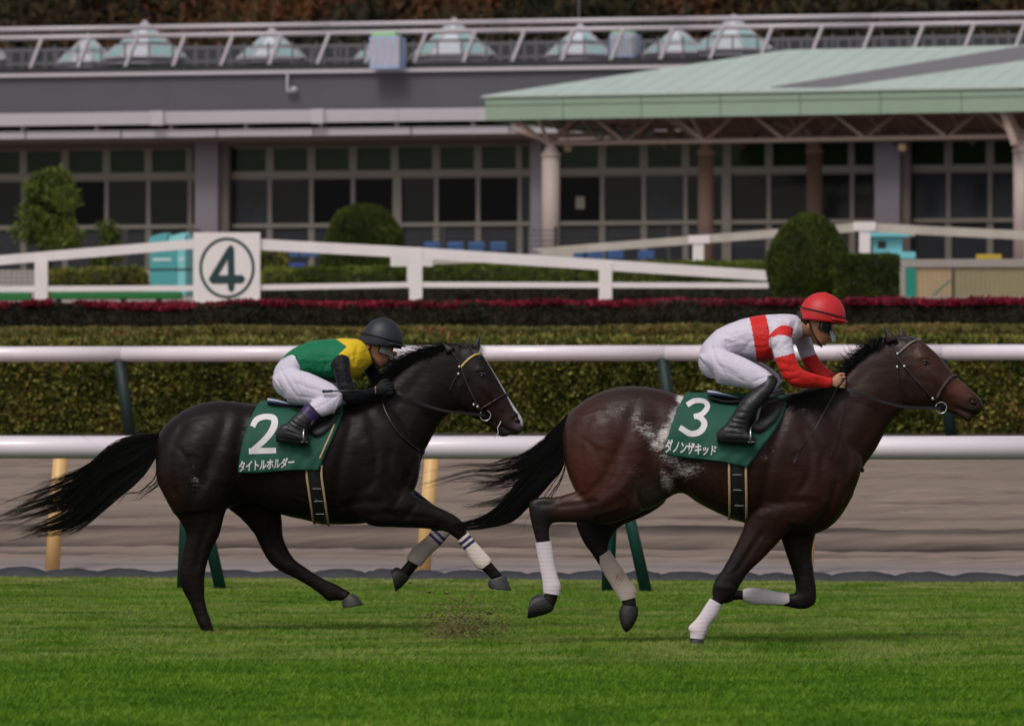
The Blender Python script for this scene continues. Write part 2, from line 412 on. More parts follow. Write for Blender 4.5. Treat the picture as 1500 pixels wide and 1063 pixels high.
def posts_dark(rt, fr, us, zc, dia):
    a = MB(); a.tube([(-0.04, 0, zc-0.02), (0.14, 0.05, -0.12)], 0.08, 12)
    m1 = None
    for u in us:
        if m1 is None: o = a.build('post', m_dpost, rt, True); m1 = o.data; o.location = (u, 0, 0)
        else: link_mesh('post', m1, rt, (u, 0, 0))
rail_row('nearest white tubular rail on braced dark green posts standing in the turf', 58.1, TH, W(0, 640, 58.1).z, 0.187, [270, 892, 1], posts_green)
rail_row('white rail on cream posts by the dirt, mostly hidden behind the turf rail', 66.9, TH, W(0, 638.2, 66.9).z, 0.17, [90, 634, 1], posts_cream)
rail_row('far white tubular rail in front of the hedges, across the dirt track', 90.9, TH*0.7, W(750, 506, 90.9).z, 0.205, [178, 974, 2], posts_dark, L=(-15, 15), seg=3.58)

# black lumpy edging between turf and dirt
m_edge = mat('black_rubber_edging', (0.020, 0.021, 0.028), 0.7, var=0.3, vscale=4, bump=0.5, bscale=14)
ed = empty('edging_strip', (0, TE+.08, 0), -TH, 'low black rubber edging with a lumpy top between turf and dirt', 'edging')
x = -12.0; k = 0
while x < 12:
    L = rnd.uniform(0.32, 0.62); n_ = 10; h0 = rnd.uniform(0.02, 0.045); v = []; f = []
    for i in range(n_+1):
        t = i/n_; h = 0.082+h0*(math.sin(math.pi*t)**0.8)
        for q in range(9):
            a = math.pi*q/8; v.append((x+t*L-0.01, -math.cos(a)*0.12, math.sin(a)*h*(1+0.06*rnd.uniform(-1, 1))))
    for i in range(n_):
        for q in range(8): f.append((i*9+q, i*9+q+1, (i+1)*9+q+1, (i+1)*9+q))
    mesh_obj('edging_piece', v, f, m_edge, ed, True); x += L-0.02

# ---------------------------------------------------------------- hedges
L_olive = leaf_mat('olive_leaf', [srgb(34, 40, 18), srgb(66, 76, 32), srgb(108, 112, 50), srgb(140, 132, 66), srgb(142, 84, 58)], scale=1.6, rand=0.55)
L_orange = leaf_mat('autumn_tip_leaf', [srgb(50, 56, 26), srgb(88, 90, 42), srgb(122, 110, 60), srgb(146, 92, 64)], scale=1.5, rand=0.5)
L_dark = leaf_mat('dark_leaf', [srgb(24, 22, 22), srgb(42, 36, 32), srgb(62, 60, 42), srgb(78, 50, 50)], scale=1.4, rand=0.55)
L_red = leaf_mat('red_tip_leaf', [srgb(54, 30, 28), srgb(104, 24, 40), srgb(146, 36, 60), srgb(172, 60, 84)], scale=1.3, rand=0.5)
L_green = leaf_mat('clipped_green_leaf', [srgb(40, 52, 18), srgb(70, 84, 28), srgb(108, 120, 44), srgb(132, 138, 60)], scale=0.8, rand=0.5)
L_topi = leaf_mat('topiary_leaf', [srgb(36, 44, 16), srgb(66, 78, 28), srgb(102, 112, 46)], scale=1.2, rand=0.5)
m_core = mat('hedge_core', (0.012, 0.014, 0.006), 0.95)
L_tree = leaf_mat('olive_tree_leaf', [srgb(36, 46, 24), srgb(66, 78, 34), srgb(96, 108, 44), srgb(120, 128, 56)], scale=.9, rand=0.5)
S = dict(tree=leaf_source('leaf_tree', L_tree, 7, 0.06, 0.07, 15), olive=leaf_source('leaf_olive', L_olive, 7, 0.07, 0.07, 1), orange=leaf_source('leaf_orange', L_orange, 7, 0.065, 0.07, 2),
         dark=leaf_source('leaf_dark', L_dark, 7, 0.05, 0.06, 3), red=leaf_source('leaf_red', L_red, 6, 0.05, 0.07, 4, up=1.0),
         green=leaf_source('leaf_green', L_green, 7, 0.06, 0.07, 5), topi=leaf_source('leaf_topiary', L_topi, 8, 0.055, 0.06, 6))

def hedge(label, fr, u0, u1, d0, d1, z0, z1, src, dens, seed, topsrc=None, topdens=0, rough=0.05, name='hedge', lump=0.6):
    rt = fr.root(name, label, 'hedge', z=z0)
    prof = []
    w = (d1-d0)/2; c = (d0+d1)/2; h = z1-z0
    for i in range(22):
        a = math.pi*i/21; e = 0.30
        prof.append((c-w*math.copysign(abs(math.cos(a))**e, math.cos(a)), h*(abs(math.sin(a))**e)))
    n_ = max(12, int((u1-u0)/0.25)); v = []; f = []
    for i in range(n_+1):
        u = u0+(u1-u0)*i/n_
        for (d, z) in prof:
            q = Vector((u*lump, d*1.5+seed, z*1.5)); k = mnoise.noise(q)+0.5*mnoise.noise(q*2.7)
            v.append((u, d+(d-c)/w*k*rough*1.5, max(0, z*(1+k*rough))))
    m_ = len(prof)
    for i in range(n_):
        for k in range(m_-1): f.append((i*m_+k, (i+1)*m_+k, (i+1)*m_+k+1, i*m_+k+1))
    f += [tuple(range(m_)), tuple(n_*m_+k for k in range(m_-1, -1, -1))]
    o = mesh_obj('foliage', v, f, m_core, rt, True); o['kind'] = 'stuff'
    scatter(o, S[src], dens, 0.6, 1.2, seed, tilt=0.9)
    if topsrc:
        tv = [(u0+(u1-u0)*i/n_, d0+(d1-d0)*(0.04+0.92*k/4), h*(1.0+rough*0.9*(mnoise.noise(Vector((u0*lump+(u1-u0)*lump*i/n_, k, seed))))+0.0)) for i in range(n_+1) for k in range(5)]
        tf = [(i*5+k, (i+1)*5+k, (i+1)*5+k+1, i*5+k+1) for i in range(n_) for k in range(4) if mnoise.noise(Vector((i*.33, k*.5, seed)))+.5*mnoise.noise(Vector((i*.9, k, 4))) > -.22]
        t = mesh_obj('red_tips', tv, tf, m_core, rt); t['kind'] = 'stuff'
        scatter(t, S[topsrc], topdens, 0.8, 1.7, seed+9, tilt=0.5, keep=False)
    return rt
frA = Frame(93.5, TH*0.7)
hedge('tall olive green clipped hedge right behind the far rail', frA, -14, 14, 0, 1.3, gz(93.5)-0.1, frA(750, 505).z, 'olive', 620, 11, rough=0.03)
frB = Frame(98.5, TH*0.7)
hedge('low band of hedge with orange tipped olive leaves above the far rail', frB, -14, 14, 0, 1.6, gz(98.5)-0.1, frB(750, 488).z, 'orange', 620, 12, rough=0.04)
frC = Frame(108, TH*0.7)
hedge('dark purplish hedge crowned with crimson new leaves below the white fence', frC, -16, 16, 0, 1.5, gz(108)-0.2, frC(750, 452).z, 'dark', 560, 13, 'red', 480, rough=0.10)

# ---------------------------------------------------------------- white fence with the number four board
m_white = mat('white_painted_wood', srgb(222, 214, 214), 0.55, var=0.05, vscale=2.0, bump=0.1, bscale=12)
m_white2 = mat('weathered_white_wood', srgb(178, 170, 160), 0.7, var=0.14, vscale=1.5)
YF = 143.0
def Wl(px, py, Y, base): q = W(px, py, Y)-Vector(base); return q
def slab(name, pts, Y, t, m, parent, base):
    """an upright board: outline in photo pixels at distance Y, thickness t behind it"""
    a = [Wl(px, py, Y, base) for px, py in pts]; b = [q+Vector((0, t, 0)) for q in a]; n_ = len(a)
    fs = [tuple(range(n_-1, -1, -1)), tuple(range(n_, 2*n_))]+[(i, (i+1) % n_, (i+1) % n_+n_, i+n_) for i in range(n_)]
    return mesh_obj(name, a+b, fs, m, parent)
base = (0, YF, gz(YF)-0.05)
fn = empty('white_fence', base, 0, 'bright white two rail fence that carries the number four board', 'fence')
slab('top_rail', [(-420, 425), (-420, 438), (0, 388), (285, 364), (285, 350), (0, 374)], YF, 0.06, m_white, fn, base)
slab('top_rail', [(378, 350), (378, 366), (606, 378), (1123, 411), (1125, 396), (606, 362)], YF, 0.06, m_white, fn, base)
slab('lower_rail', [(-420, 421), (-420, 429), (285, 426), (285, 418)], YF-0.004, 0.05, m_white, fn, base)
slab('lower_rail', [(378, 417), (378, 425), (606, 421), (1126, 422), (1126, 414), (606, 413)], YF-0.004, 0.05, m_white, fn, base)
for px, py in ((-218, 408), (60, 382), (609, 366), (887, 384)):
    o = slab('post', [(px-9.5, py), (px-9.5, 449), (px+9.5, 449), (px+9.5, py)], YF-0.03, 0.16, m_white, fn, base)
for px in (338,): slab('post', [(px-9.5, 345), (px-9.5, 449), (px+9.5, 449), (px+9.5, 345)], YF+0.08, 0.12, m_white, fn, base)
# sign board
m_sign = mat('sign_white', srgb(224, 216, 214), 0.5, var=0.03, vscale=2)
m_signg = mat('sign_dark_green_paint', srgb(22, 52, 56), 0.5)
sb = (W(331, 445, YF-0.1).x, YF-0.1, W(331, 446, YF-0.1).z)
sg = empty('number_board', sb, 0, 'square white board with a dark green ringed 4 on the white fence', 'sign')
mbx = MB(); a = Wl(283, 340.5, YF-0.1, sb); b = Wl(381, 445.5, YF-0.1, sb); mbx.box(a.x, b.x, 0, 0.05, b.z, a.z, 0.008); mbx.build('board', m_sign, sg)
def flat_stroke(pts, wid, fn_, n=None):
    """a painted stroke: list of px points with width -> ribbon"""
    P = [Vector(q) for q in pts]; v = []; f = []
    for i, q in enumerate(P):
        d = (P[min(i+1, len(P)-1)]-P[max(i-1, 0)]).normalized(); nn = Vector((-d.y, d.x)); w = wid[i] if hasattr(wid, '__len__') else wid
        for s in (-0.5, 0, 0.5): v.append(fn_(*(q+nn*w*s)))
    for i in range(len(P)-1):
        for k in range(2): f.append((i*3+k, i*3+k+1, i*3+k+4, i*3+k+3))
    return v, f
rc = (332.5, 392.5)
v, f = flat_stroke([(rc[0]+38.5*math.cos(t*math.pi/32), rc[1]+42.5*math.sin(t*math.pi/32)) for t in range(65)], 4.6, lambda x, y: Wl(x, y, YF-0.104, sb))
mesh_obj('painted_ring', v, f, m_signg, sg)
cu = bpy.data.curves.new('digit', 'CURVE'); cu.dimensions = '2D'; cu.fill_mode = 'BOTH'; cu.extrude = 0.004
def spl(pts):
    s_ = cu.splines.new('POLY'); s_.points.add(len(pts)-1); s_.use_cyclic_u = True
    for i, (x_, y_) in enumerate(pts):
        q = Wl(x_, y_, YF-0.108, sb); s_.points[i].co = (q.x, q.z, 0, 1)
cx = lambda X_: X_/2.952
def rc_(pts): return [(px/2.952, 320+py/2.952) for px, py in pts]
spl(rc_([(982, 128), (998, 113), (1012, 128), (1014, 244), (1048, 244), (1062, 262), (1048, 280), (1014, 281), (1014, 304), (1002, 320), (986, 306), (985, 281), (918, 282), (902, 268), (908, 250)]))
spl(rc_([(984, 178), (944, 245), (985, 245)]))
dobj = bpy.data.objects.new('numeral', cu); COL.objects.link(dobj); cu.materials.append(m_signg)
dobj.rotation_euler = (math.pi/2, 0, 0); dobj.location = (0, -0.008, 0); dobj.parent = sg
# far fence on the right, weathered
YG = 165.0; base = (0, YG, gz(YG)-0.05)
f2 = empty('white_fence', base, 0, 'weathered white fence with a gabled top rail behind the right topiary', 'fence')
slab('top_rail', [(780, 364), (800, 374), (1020, 357), (1258, 339), (1258, 326), (1020, 345)], YG, 0.08, m_white2, f2, base)
slab('top_rail', [(1258, 326), (1258, 339), (1700, 361), (1700, 348)], YG, 0.08, m_white2, f2, base)
for px, py, b_ in ((1023, 346, 398), (1267, 327, 398), (1510, 340, 398)): slab('post', [(px-8, py), (px-8, b_), (px+8, b_), (px+8, py)], YG-0.03, 0.2, m_white, f2, base)
slab('rail_cap', [(1250, 325), (1250, 338), (1283, 338), (1283, 325)], YG-0.06, 0.05, m_white, f2, base)
slab('rail_cap', [(1008, 345), (1008, 357), (1040, 356), (1040, 344)], YG-0.06, 0.05, m_white, f2, base)
YK = 150.0; base = (0, YK, gz(YK)-0.05)
f3 = empty('white_fence', base, 0, 'short pale rail and post stub just behind the post right of the number board', 'fence')
slab('top_rail', [(572, 372), (572, 390), (634, 390), (634, 376), (622, 374)], YK, 0.1, m_white, f3, base)
slab('lower_rail', [(634, 376), (634, 387), (840, 380), (840, 371)], YK+0.02, 0.07, m_white2, f3, base)
slab('post', [(596, 390), (596, 425), (612, 425), (612, 390)], YK, 0.12, m_white, f3, base)

# ---------------------------------------------------------------- garden behind the fence
frD = Frame(146, 0.03)
def at(px, py, Y): return W(px, py, Y)
hedge('bright green topped hedge behind the fence, directly right of the number board', Frame(150.5, 0), W(388, 0, 150.5).x, W(603, 0, 150.5).x, 0, 2.2, gz(150)-0.2, W(0, 397, 150.5).z, 'green', 330, 21, rough=0.08)
hedge('long clipped green hedge running behind the fence to the tall egg shaped bush', Frame(154, 0), W(600, 0, 154).x, W(1140, 0, 154).x, 0, 2.4, gz(154)-0.2, W(0, 388, 154).z, 'green', 330, 22, rough=0.06)
hedge('low dark shrub row at the foot of the white fence', Frame(147, 0), W(384, 0, 147).x, W(1130, 0, 147).x, 0, 1.2, gz(147)-0.2, W(0, 424, 147).z, 'dark', 420, 23, rough=0.12)
hedge('dim low hedge behind the fence between the small tree and the teal cabinet', Frame(152, 0), W(74, 0, 152).x, W(205, 0, 152).x, 0, 1.6, gz(152)-0.2, W(0, 398, 152).z, 'olive', 330, 24, rough=0.12)
hedge('rounded shrub immediately right of the number board', Frame(156, 0), W(384, 0, 156).x, W(414, 0, 156).x, 0, 1.0, gz(156)-0.2, W(0, 371, 156).z, 'olive', 330, 26, rough=0.12)
hedge('dark clipped bush between the right topiary and the beige panels', Frame(139, 0), W(1228, 0, 139).x, W(1313, 0, 139).x, 0, 1.3, gz(139)-0.2, W(0, 378, 139).z, 'topi', 420, 25, rough=0.07, name='bush')

def topiary(label, pxc, pyt, pyb, wpx, Y, seed, shape):
    c = W(pxc, pyb, Y); rx = wpx/2*Y/FPX; h = (pyb-pyt)*Y/FPX
    rt = empty('topiary_bush', c, 0, label, 'topiary bush', 'clipped dome bushes'); v = []; f = []; n_ = 28; m_ = 40
    for i in range(n_+1):
        t = i/n_; rr, zz = shape(t)
        for k in range(m_):
            a = 2*math.pi*k/m_; q = Vector((math.cos(a)*rr*2, math.sin(a)*rr*2, zz*3+seed)); g = 1+0.035*mnoise.noise(q)+0.02*mnoise.noise(q*3)
            v.append((math.cos(a)*rr*rx*g, math.sin(a)*rr*rx*g, zz*h*(1+(g-1)*0.5)))
    f = [(i*m_+k, i*m_+(k+1) % m_, (i+1)*m_+(k+1) % m_, (i+1)*m_+k) for i in range(n_) for k in range(m_)]
    f.append(tuple(n_*m_+k for k in range(m_)))
    o = mesh_obj('foliage', v, f, m_core, rt, True); o['kind'] = 'stuff'
    scatter(o, S['topi'], 620, 0.5, 1.0, seed, tilt=0.8)
    mb = MB(); mb.tube([(0, 0, -0.3), (0, 0, 0.3)], 0.12, 8); mb.build('trunk', m_bark, rt)
m_bark = mat('bark', (0.035, 0.026, 0.02), 0.9, var=0.3, bump=0.6, bscale=20)
dome = lambda t: (math.cos(t*math.pi/2)**0.62*(0.97+0.03*(1-t)), 0.05+0.95*math.sin(t*math.pi/2)**1.25)
egg = lambda t: ((0.80+0.2*math.sin(min(1, t*2.2)*math.pi/2))*(math.cos(max(0, (t-0.30)/0.70)*math.pi/2)**0.55 if t > 0.30 else 1.0), 0.02+0.98*(t**0.95))
topiary('wide clipped dome bush behind the white fence, left of the middle', 533, 303, 402, 124, 158, 3, dome)
topiary('tall egg shaped clipped bush just above the red helmet', 1184, 314, 440, 118, 140, 5, egg)

def small_tree(label, pxc, pyt, pyb, wpx, Y, seed, src='tree'):
    c = W(pxc, pyb, Y); rt = empty('small_tree', (c.x, Y, c.z), 0, label, 'tree'); r = random.Random(seed)
    h = (pyb-pyt)*Y/FPX; rx = wpx/2*Y/FPX
    mb = MB(); mb.tube([(0, 0, -0.2), (0.05, 0, h*0.4), (-0.05, 0.05, h*0.7), (0, 0, h*0.92)], [0.09, 0.07, 0.045, 0.02], 8)
    limbs = []
    for k in range(7):
        a = r.uniform(0, 6.28); z0 = h*r.uniform(0.3, 0.7)
        e_ = Vector((math.cos(a)*rx*0.75, math.sin(a)*rx*0.7, z0+h*r.uniform(0.1, 0.3))); limbs.append(e_)
        mb.tube([(0, 0, z0), e_*0.5+Vector((0, 0, z0*0.5+0.1)), e_], [0.04, 0.025, 0.012], 6)
    mb.build('trunk', m_bark, rt, True)
    v = []; f = []
    cl = [(Vector((r.uniform(-.8, .8)*rx, r.uniform(-.8, .8)*rx, h*(0.3+0.62*r.random()))), rx*r.uniform(0.22, 0.42)) for _ in range(26)]
    for (q, s_) in cl:
        taper = 1-0.6*max(0, (q.z/h-0.6)/0.4); q = Vector((q.x*taper, q.y*taper, q.z))
        vv, ff = icosphere(q, (s_, s_, s_*0.8), 1); b_ = len(v); v += vv; f += [[i+b_ for i in w] for w in ff]
    o = mesh_obj('crown', v, f, m_core, rt); o['kind'] = 'stuff'; scatter(o, S[src], 130, 0.9, 2.0, seed, tilt=1.2, keep=False)
    return rt
small_tree('small loose leafed green tree at the left in front of the glazing', 70, 250, 420, 96, 170, 31)
small_tree('yellowish slender shrub beside the small tree at the left', 155, 322, 415, 34, 170, 32)

# teal cabinets
m_teal = mat('teal_paint', srgb(72, 150, 152), 0.5, var=0.08, vscale=2)
m_teal2 = mat('light_teal_paint', srgb(120, 190, 190), 0.5, var=0.06, vscale=2)
m_black = mat('black_paint', (0.012, 0.012, 0.014), 0.4)
m_labelw = mat('white_label', srgb(190, 205, 208), 0.6)
Yc = 158.0; base = tuple(W(238, 420, Yc)); s_ = Yc/FPX
cb = empty('teal_cabinet', base, R(-26), 'teal recycling bin with two gabled lids left of the number board', 'bin')
mb = MB(); mb.box(-22*s_, 24*s_, -0.0, 0.45, -0.2, 62*s_, 0.02); mb.build('bin_body', m_teal, cb)
mb = MB(); mb.box(24.3*s_, 38*s_, 0.0, 0.45, -0.2, 62*s_, 0.02); mb.build('bin_body', m_teal2, cb)
for a_, b_, mm in ((-23, 9, m_teal), (9.4, 39.5, m_teal2)):
    mb = MB(); z0 = 62.5*s_; 
    v = [(a_*s_, -.03, z0), (b_*s_, -.03, z0), (b_*s_, .48, z0), (a_*s_, .48, z0), (a_*s_+0.03, .0, z0+11*s_), (b_*s_-0.03, .0, z0+11*s_), (b_*s_-0.14, .42, z0+17*s_), (a_*s_+0.14, .42, z0+17*s_)]
    mb.add(v, [(0, 1, 5, 4), (1, 2, 6, 5), (2, 3, 7, 6), (3, 0, 4, 7), (4, 5, 6, 7), (3, 2, 1, 0)]); mb.build('lid', mm, cb)
mb = MB(); mb.box(-22.3*s_, 38.3*s_, -0.012, 0.4, 24*s_, 26.5*s_); mb.build('black_band', m_black, cb)
mb = MB(); mb.box(-16*s_, 14*s_, -0.01, 0.0, 38*s_, 42*s_); mb.build('label_strip', m_labelw, cb)
mb = MB(); mb.box(27*s_, 36*s_, -0.01, 0.0, 38*s_, 42*s_); mb.build('label_strip', m_labelw, cb)
m_cyan = mat('cyan_paint', srgb(110, 190, 200), 0.45, var=0.05, vscale=2)
Yc = 172.0; base = tuple(W(1300, 396, Yc)); s_ = Yc/FPX
cb = empty('cyan_machine', base, 0, 'light cyan cart with a flat roof and a dark square window beside the far fence', 'cart')
for nm, x0, x1, z0, z1, d0, d1, mm in (('roof', -25, 32, 49, 57, -.2, .9, m_cyan), ('cabin', -22, 22, 16, 48.5, 0, .7, m_cyan), ('window', -14, -2, 32, 43, -.02, .1, m_black),
        ('hood', 8, 41, 17, 27, -.1, .6, m_cyan), ('base', -21, 41, 0, 15.6, -.06, .7, m_teal), ('roof_end', 32.3, 40, 50, 55, 0, .6, m_white2), ('pillar', -26, -23, 10, 48, -.1, .0, m_black)):
    mb = MB(); mb.box(x0*s_, x1*s_, d0, d1, z0*s_, z1*s_, 0.01); mb.build(nm, mm, cb)
# beige boarding with frame and mesh in front (right)
m_beige = mat('beige_board', srgb(176, 152, 116), 0.7, var=0.08, vscale=0.7)
m_beige2 = mat('khaki_board', srgb(150, 138, 104), 0.7, var=0.08, vscale=0.7)
m_greyfr = mat('grey_frame', srgb(150, 142, 136), 0.6, var=0.06)
m_tealp = mat('teal_post', srgb(24, 128, 112), 0.45)
Yb = 148.0; base = (0, Yb, gz(Yb))
bw = empty('board_wall', base, 0, 'low wall of beige boards in a grey frame with a teal post at the right edge', 'wall')
slab('board', [(1342, 391), (1342, 434), (1398, 434), (1398, 391)], Yb, .05, m_beige, bw, base)
slab('board', [(1398.6, 391), (1398.6, 434), (1560, 434), (1560, 391)], Yb, .05, m_beige2, bw, base)
slab('board', [(1560.6, 391), (1560.6, 434), (1700, 434), (1700, 391)], Yb, .05, m_beige2, bw, base)
slab('top_frame', [(1311, 380), (1311, 391), (1700, 391), (1700, 378)], Yb-.06, .16, m_greyfr, bw, base)
slab('frame_post', [(1311, 391.4), (1311, 437), (1326, 437), (1326, 391.4)], Yb-.05, .14, m_greyfr, bw, base)
slab('teal_post', [(1327, 391.4), (1327, 435), (1342, 435), (1342, 391.4)], Yb-.04, .12, m_tealp, bw, base)
slab('kerb', [(1311, 435), (1311, 446), (1700, 446), (1700, 435)], Yb-.3, .28, m_greyfr, bw, base)
Yb2 = 147.2; base = (0, Yb2, gz(Yb2))
wf = empty('wire_fence', base, 0, 'fine brown wire mesh fence in front of the beige boards', 'fence'); m_wire = mat('brown_wire', (0.06, 0.045, 0.035), 0.6)
slab('post', [(1394, 391), (1394, 437), (1399, 437), (1399, 391)], Yb2, .06, m_wire, wf, base)
slab('post', [(1610, 391), (1610, 437), (1615, 437), (1615, 391)], Yb2, .06, m_wire, wf, base)
mb = MB()
for py in np.arange(394, 434, 4.6): mb.bar(Wl(1343, py, Yb2, base), Wl(1660, py, Yb2, base), 0.007)
for px in np.arange(1345, 1660, 7): mb.bar(Wl(px, 391, Yb2, base), Wl(px, 434, Yb2, base), 0.005)
o = mb.build('mesh_wires', m_wire, wf); o['kind'] = 'stuff'
m_diag = mat('green_tube', srgb(90, 130, 110), 0.5)
mb = MB(); mb.bar(Wl(1366, 433, Yb2+.3, base), Wl(1393, 410, Yb2+.3, base), 0.05); mb.build('brace', m_diag, wf)
m_yel = mat('yellow_plastic', srgb(180, 150, 40), 0.5)
by_ = tuple(W(1448, 380, 176)); yb = empty('yellow_barrier', (by_[0], 176, by_[2]-0.3), 0, 'low yellow object on the wall line at the right edge', 'barrier')
mb = MB(); mb.box(-.32, .34, -.1, .1, 0.25, .43, .03); mb.build('barrier_body', m_yel, yb)
mb = MB(); mb.box(-.1, .1, -.12, .12, 0.1, .3, .02); mb.build('barrier_foot', m_black, yb)
# green bench at far left
m_bench = mat('green_bench_paint', srgb(28, 108, 50), 0.4)
Yb = 146.0; base = tuple(W(120, 452, Yb)); s_ = Yb/FPX
be = empty('long_bench', base, 0, 'long low bench with a green seat behind the fence at the left', 'bench')
mb = MB(); mb.box(-600*s_, -75*s_, 0, .35, 12*s_, 24*s_, .03); mb.build('seat', m_bench, be)
mb = MB(); mb.box(-46*s_, 146*s_, 0, .35, 14*s_, 25*s_, .03); mb.build('seat', m_bench, be)
for px in (-520, -300, -140, -35, 60, 112): mb = MB(); mb.box((px-4)*s_, (px+4)*s_, .08, .26, -.1, 14*s_); mb.build('leg', m_black, be)
# blue seats near the glass
m_blue = mat('blue_plastic_seat', srgb(48, 84, 132), 0.5); m_blue2 = mat('bright_blue_seat', srgb(34, 50, 140), 0.5)
def seat(px, py, w, Y, mm, lab):
    b_ = W(px, py+16, Y); s_ = Y/FPX
    rt = empty('blue_seat', tuple(b_), 0, lab, 'seat', 'blue seats in front of the glazing'); 
    mb = MB(); mb.box(-w/2*s_, w/2*s_, .3, .38, 5*s_, 16*s_, .03); mb.build('backrest', mm, rt)
    mb = MB(); mb.box(-w/2*s_, w/2*s_, -.1, .29, 3*s_, 5.5*s_, .03); mb.build('seat_pan', mm, rt)
    mb = MB(); mb.box(-1*s_, 1*s_, 0, .1, -2*s_, 3*s_); mb.build('leg', m_black, rt)
for i, px in enumerate((633, 667, 698, 730)): seat(px, 354, 24, 200, m_blue, 'blue seat, %s of four just left of the first round column' % ('leftmost', 'second from left', 'third from left', 'rightmost')[i])
for i, px in enumerate((843, 872, 902, 947)): seat(px, 366, 24, 200, m_blue, 'blue seat, %s of four under the weathered rail right of the first column' % ('leftmost', 'second from left', 'third from left', 'rightmost')[i])
for i, px in enumerate((396, 424, 452)): seat(px, 363, 26, 200, m_blue, 'blue seat, %s of three between the number board and the dome bush' % ('leftmost', 'middle', 'rightmost')[i])
seat(430, 385, 34, 168, m_blue2, 'bright blue seat low beside the wide dome bush')
# thin dark fence at left
Yd = 176.0; base = (0, Yd, gz(Yd)); m_dw = mat('dark_fence_wire', (0.03, 0.026, 0.028), 0.6)
df = empty('wire_fence', base, 0, 'dark thin wire fence behind the small tree at the left', 'fence')
for px in (-60, 62, 183, 290): mb = MB(); mb.bar(Wl(px, 336, Yd, base), Wl(px, 425, Yd, base), 0.14); mb.build('post', m_dw, df)
mb = MB()
for py in np.arange(342, 420, 6.5): mb.bar(Wl(-120, py, Yd, base), Wl(290, py, Yd, base), 0.014)
for px in np.arange(-120, 290, 8): mb.bar(Wl(px, 342, Yd, base), Wl(px, 420, Yd, base), 0.009)
o = mb.build('mesh_wires', m_dw, df); o['kind'] = 'stuff'
Yd = 196.0; base = (0, Yd, gz(Yd))
for lab, x0, x1 in (('dark thin wire railing in front of the glazing, right of the dome bush', 596, 1240),):
    df = empty('wire_fence', base, 0, lab, 'fence')
    for px in np.arange(x0+53, x1, 165): mb = MB(); mb.bar(Wl(px, 332, Yd, base), Wl(px, 400, Yd, base), 0.10); mb.build('post', m_dw, df)
    mb = MB()
    for py in (339, 346, 354, 362): mb.bar(Wl(x0, py, Yd, base), Wl(x1, py-4, Yd, base), 0.025)
    o = mb.build('wires', m_dw, df)
# ---------------------------------------------------------------- clubhouse
m_wallg = mat('dark_grey_render', srgb(84, 82, 88), 0.85, var=0.05, vscale=0.6, bump=0.15, bscale=6)
m_beam = mat('pale_metal_beam', srgb(176, 170, 176), 0.5, var=0.07, vscale=0.5, stretch=(0.4, 1, 3))
m_frame = mat('window_frame', srgb(112, 106, 98), 0.5, var=0.06, vscale=1)
m_pillar = mat('lilac_grey_pillar', srgb(114, 108, 116), 0.7, var=0.05, vscale=1)
m_soffit = mat('brown_soffit', srgb(96, 84, 80), 0.8, var=0.1, vscale=1)
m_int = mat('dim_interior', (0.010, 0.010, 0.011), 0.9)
m_glassA = mat('dark_window_glass', (0.006, 0.007, 0.008), 0.06, spec=0.24)  # dark, black and bluish pane tones paint in how bright the rooms behind are
m_glassD = mat('black_window_glass', (0.002, 0.002, 0.003), 0.06, spec=0.1)
m_glassE = mat('bluish_window_glass', (0.022, 0.025, 0.030), 0.08, spec=0.2, var=.3, vscale=1.5)
m_glassB = mat('greenish_window_glass', (0.007, 0.019, 0.005), 0.10, spec=0.16, var=.5, vscale=1.2, stretch=(.4, 1, 2))  # green of the reflected turf is put into the glass colour
m_glassC = mat('grey_lower_panel', (0.022, 0.024, 0.028), 0.3, spec=.2, var=0.2, vscale=1)
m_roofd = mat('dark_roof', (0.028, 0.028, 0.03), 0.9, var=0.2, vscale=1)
m_pipe = mat('pale_pipe', srgb(186, 178, 184), 0.4, var=0.05)
m_thin = mat('thin_grey_pipe', srgb(96, 94, 98), 0.5)
fb = Frame(222.0, TH); zb = gz(222)-0.05
cl = fb.root('clubhouse', 'long low grey clubhouse with a glazed front running across the whole background', 'building', z=zb)
Zc = lambda py, d=0.0: fb(750, py, d).z-zb
U = lambda px, d=0.0: fb(px, 0, d).x
UL, UR = -36.0, 36.0
def bb(name, x0, x1, y0, y1, z0, z1, m, parent=cl, bev=0):
    mb = MB(); mb.box(x0, x1, y0, y1, z0, z1, bev); return mb.build(name, m, parent)
def along(name, y0, y1, z0, z1, m, step=7.0, gap=0.012, off=0.0, bev=0):
    """facade strip built from panels butted end to end"""
    u = UL+off; me = None
    while u < UR-0.01:
        if me is None: o = bb(name, 0, step-gap, y0, y1, z0, z1, m, cl, bev); o.location = (u, 0, 0); me = o.data
        else: link_mesh(name, me, cl, (u, 0, 0))
        u += step
along('wall_panel', -1.1, -0.9, Zc(156, -1), Zc(104.5, -1), m_wallg, 12.3, 0.006)
along('roof_edge', -1.25, -0.75, Zc(103.9, -1), Zc(98.5, -1), m_pipe, 8.2)
along('upper_beam', -2.3, -1.2, Zc(176.5, -2), Zc(157.5, -2), m_beam, 16.4)
for u in (-22.4, -11.55, -6.1, 9.0):
    bb('beam_clip', u, u+0.42, -2.42, -2.2, Zc(178, -2), Zc(157, -2), m_pipe)
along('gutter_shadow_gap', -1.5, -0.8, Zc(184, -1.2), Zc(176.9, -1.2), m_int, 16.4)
for k in range(27): bb('bracket', -34+k*2.55, -34+k*2.55+.12, -2.0, -1.52, Zc(184, -2), Zc(176.9, -2), m_beam)
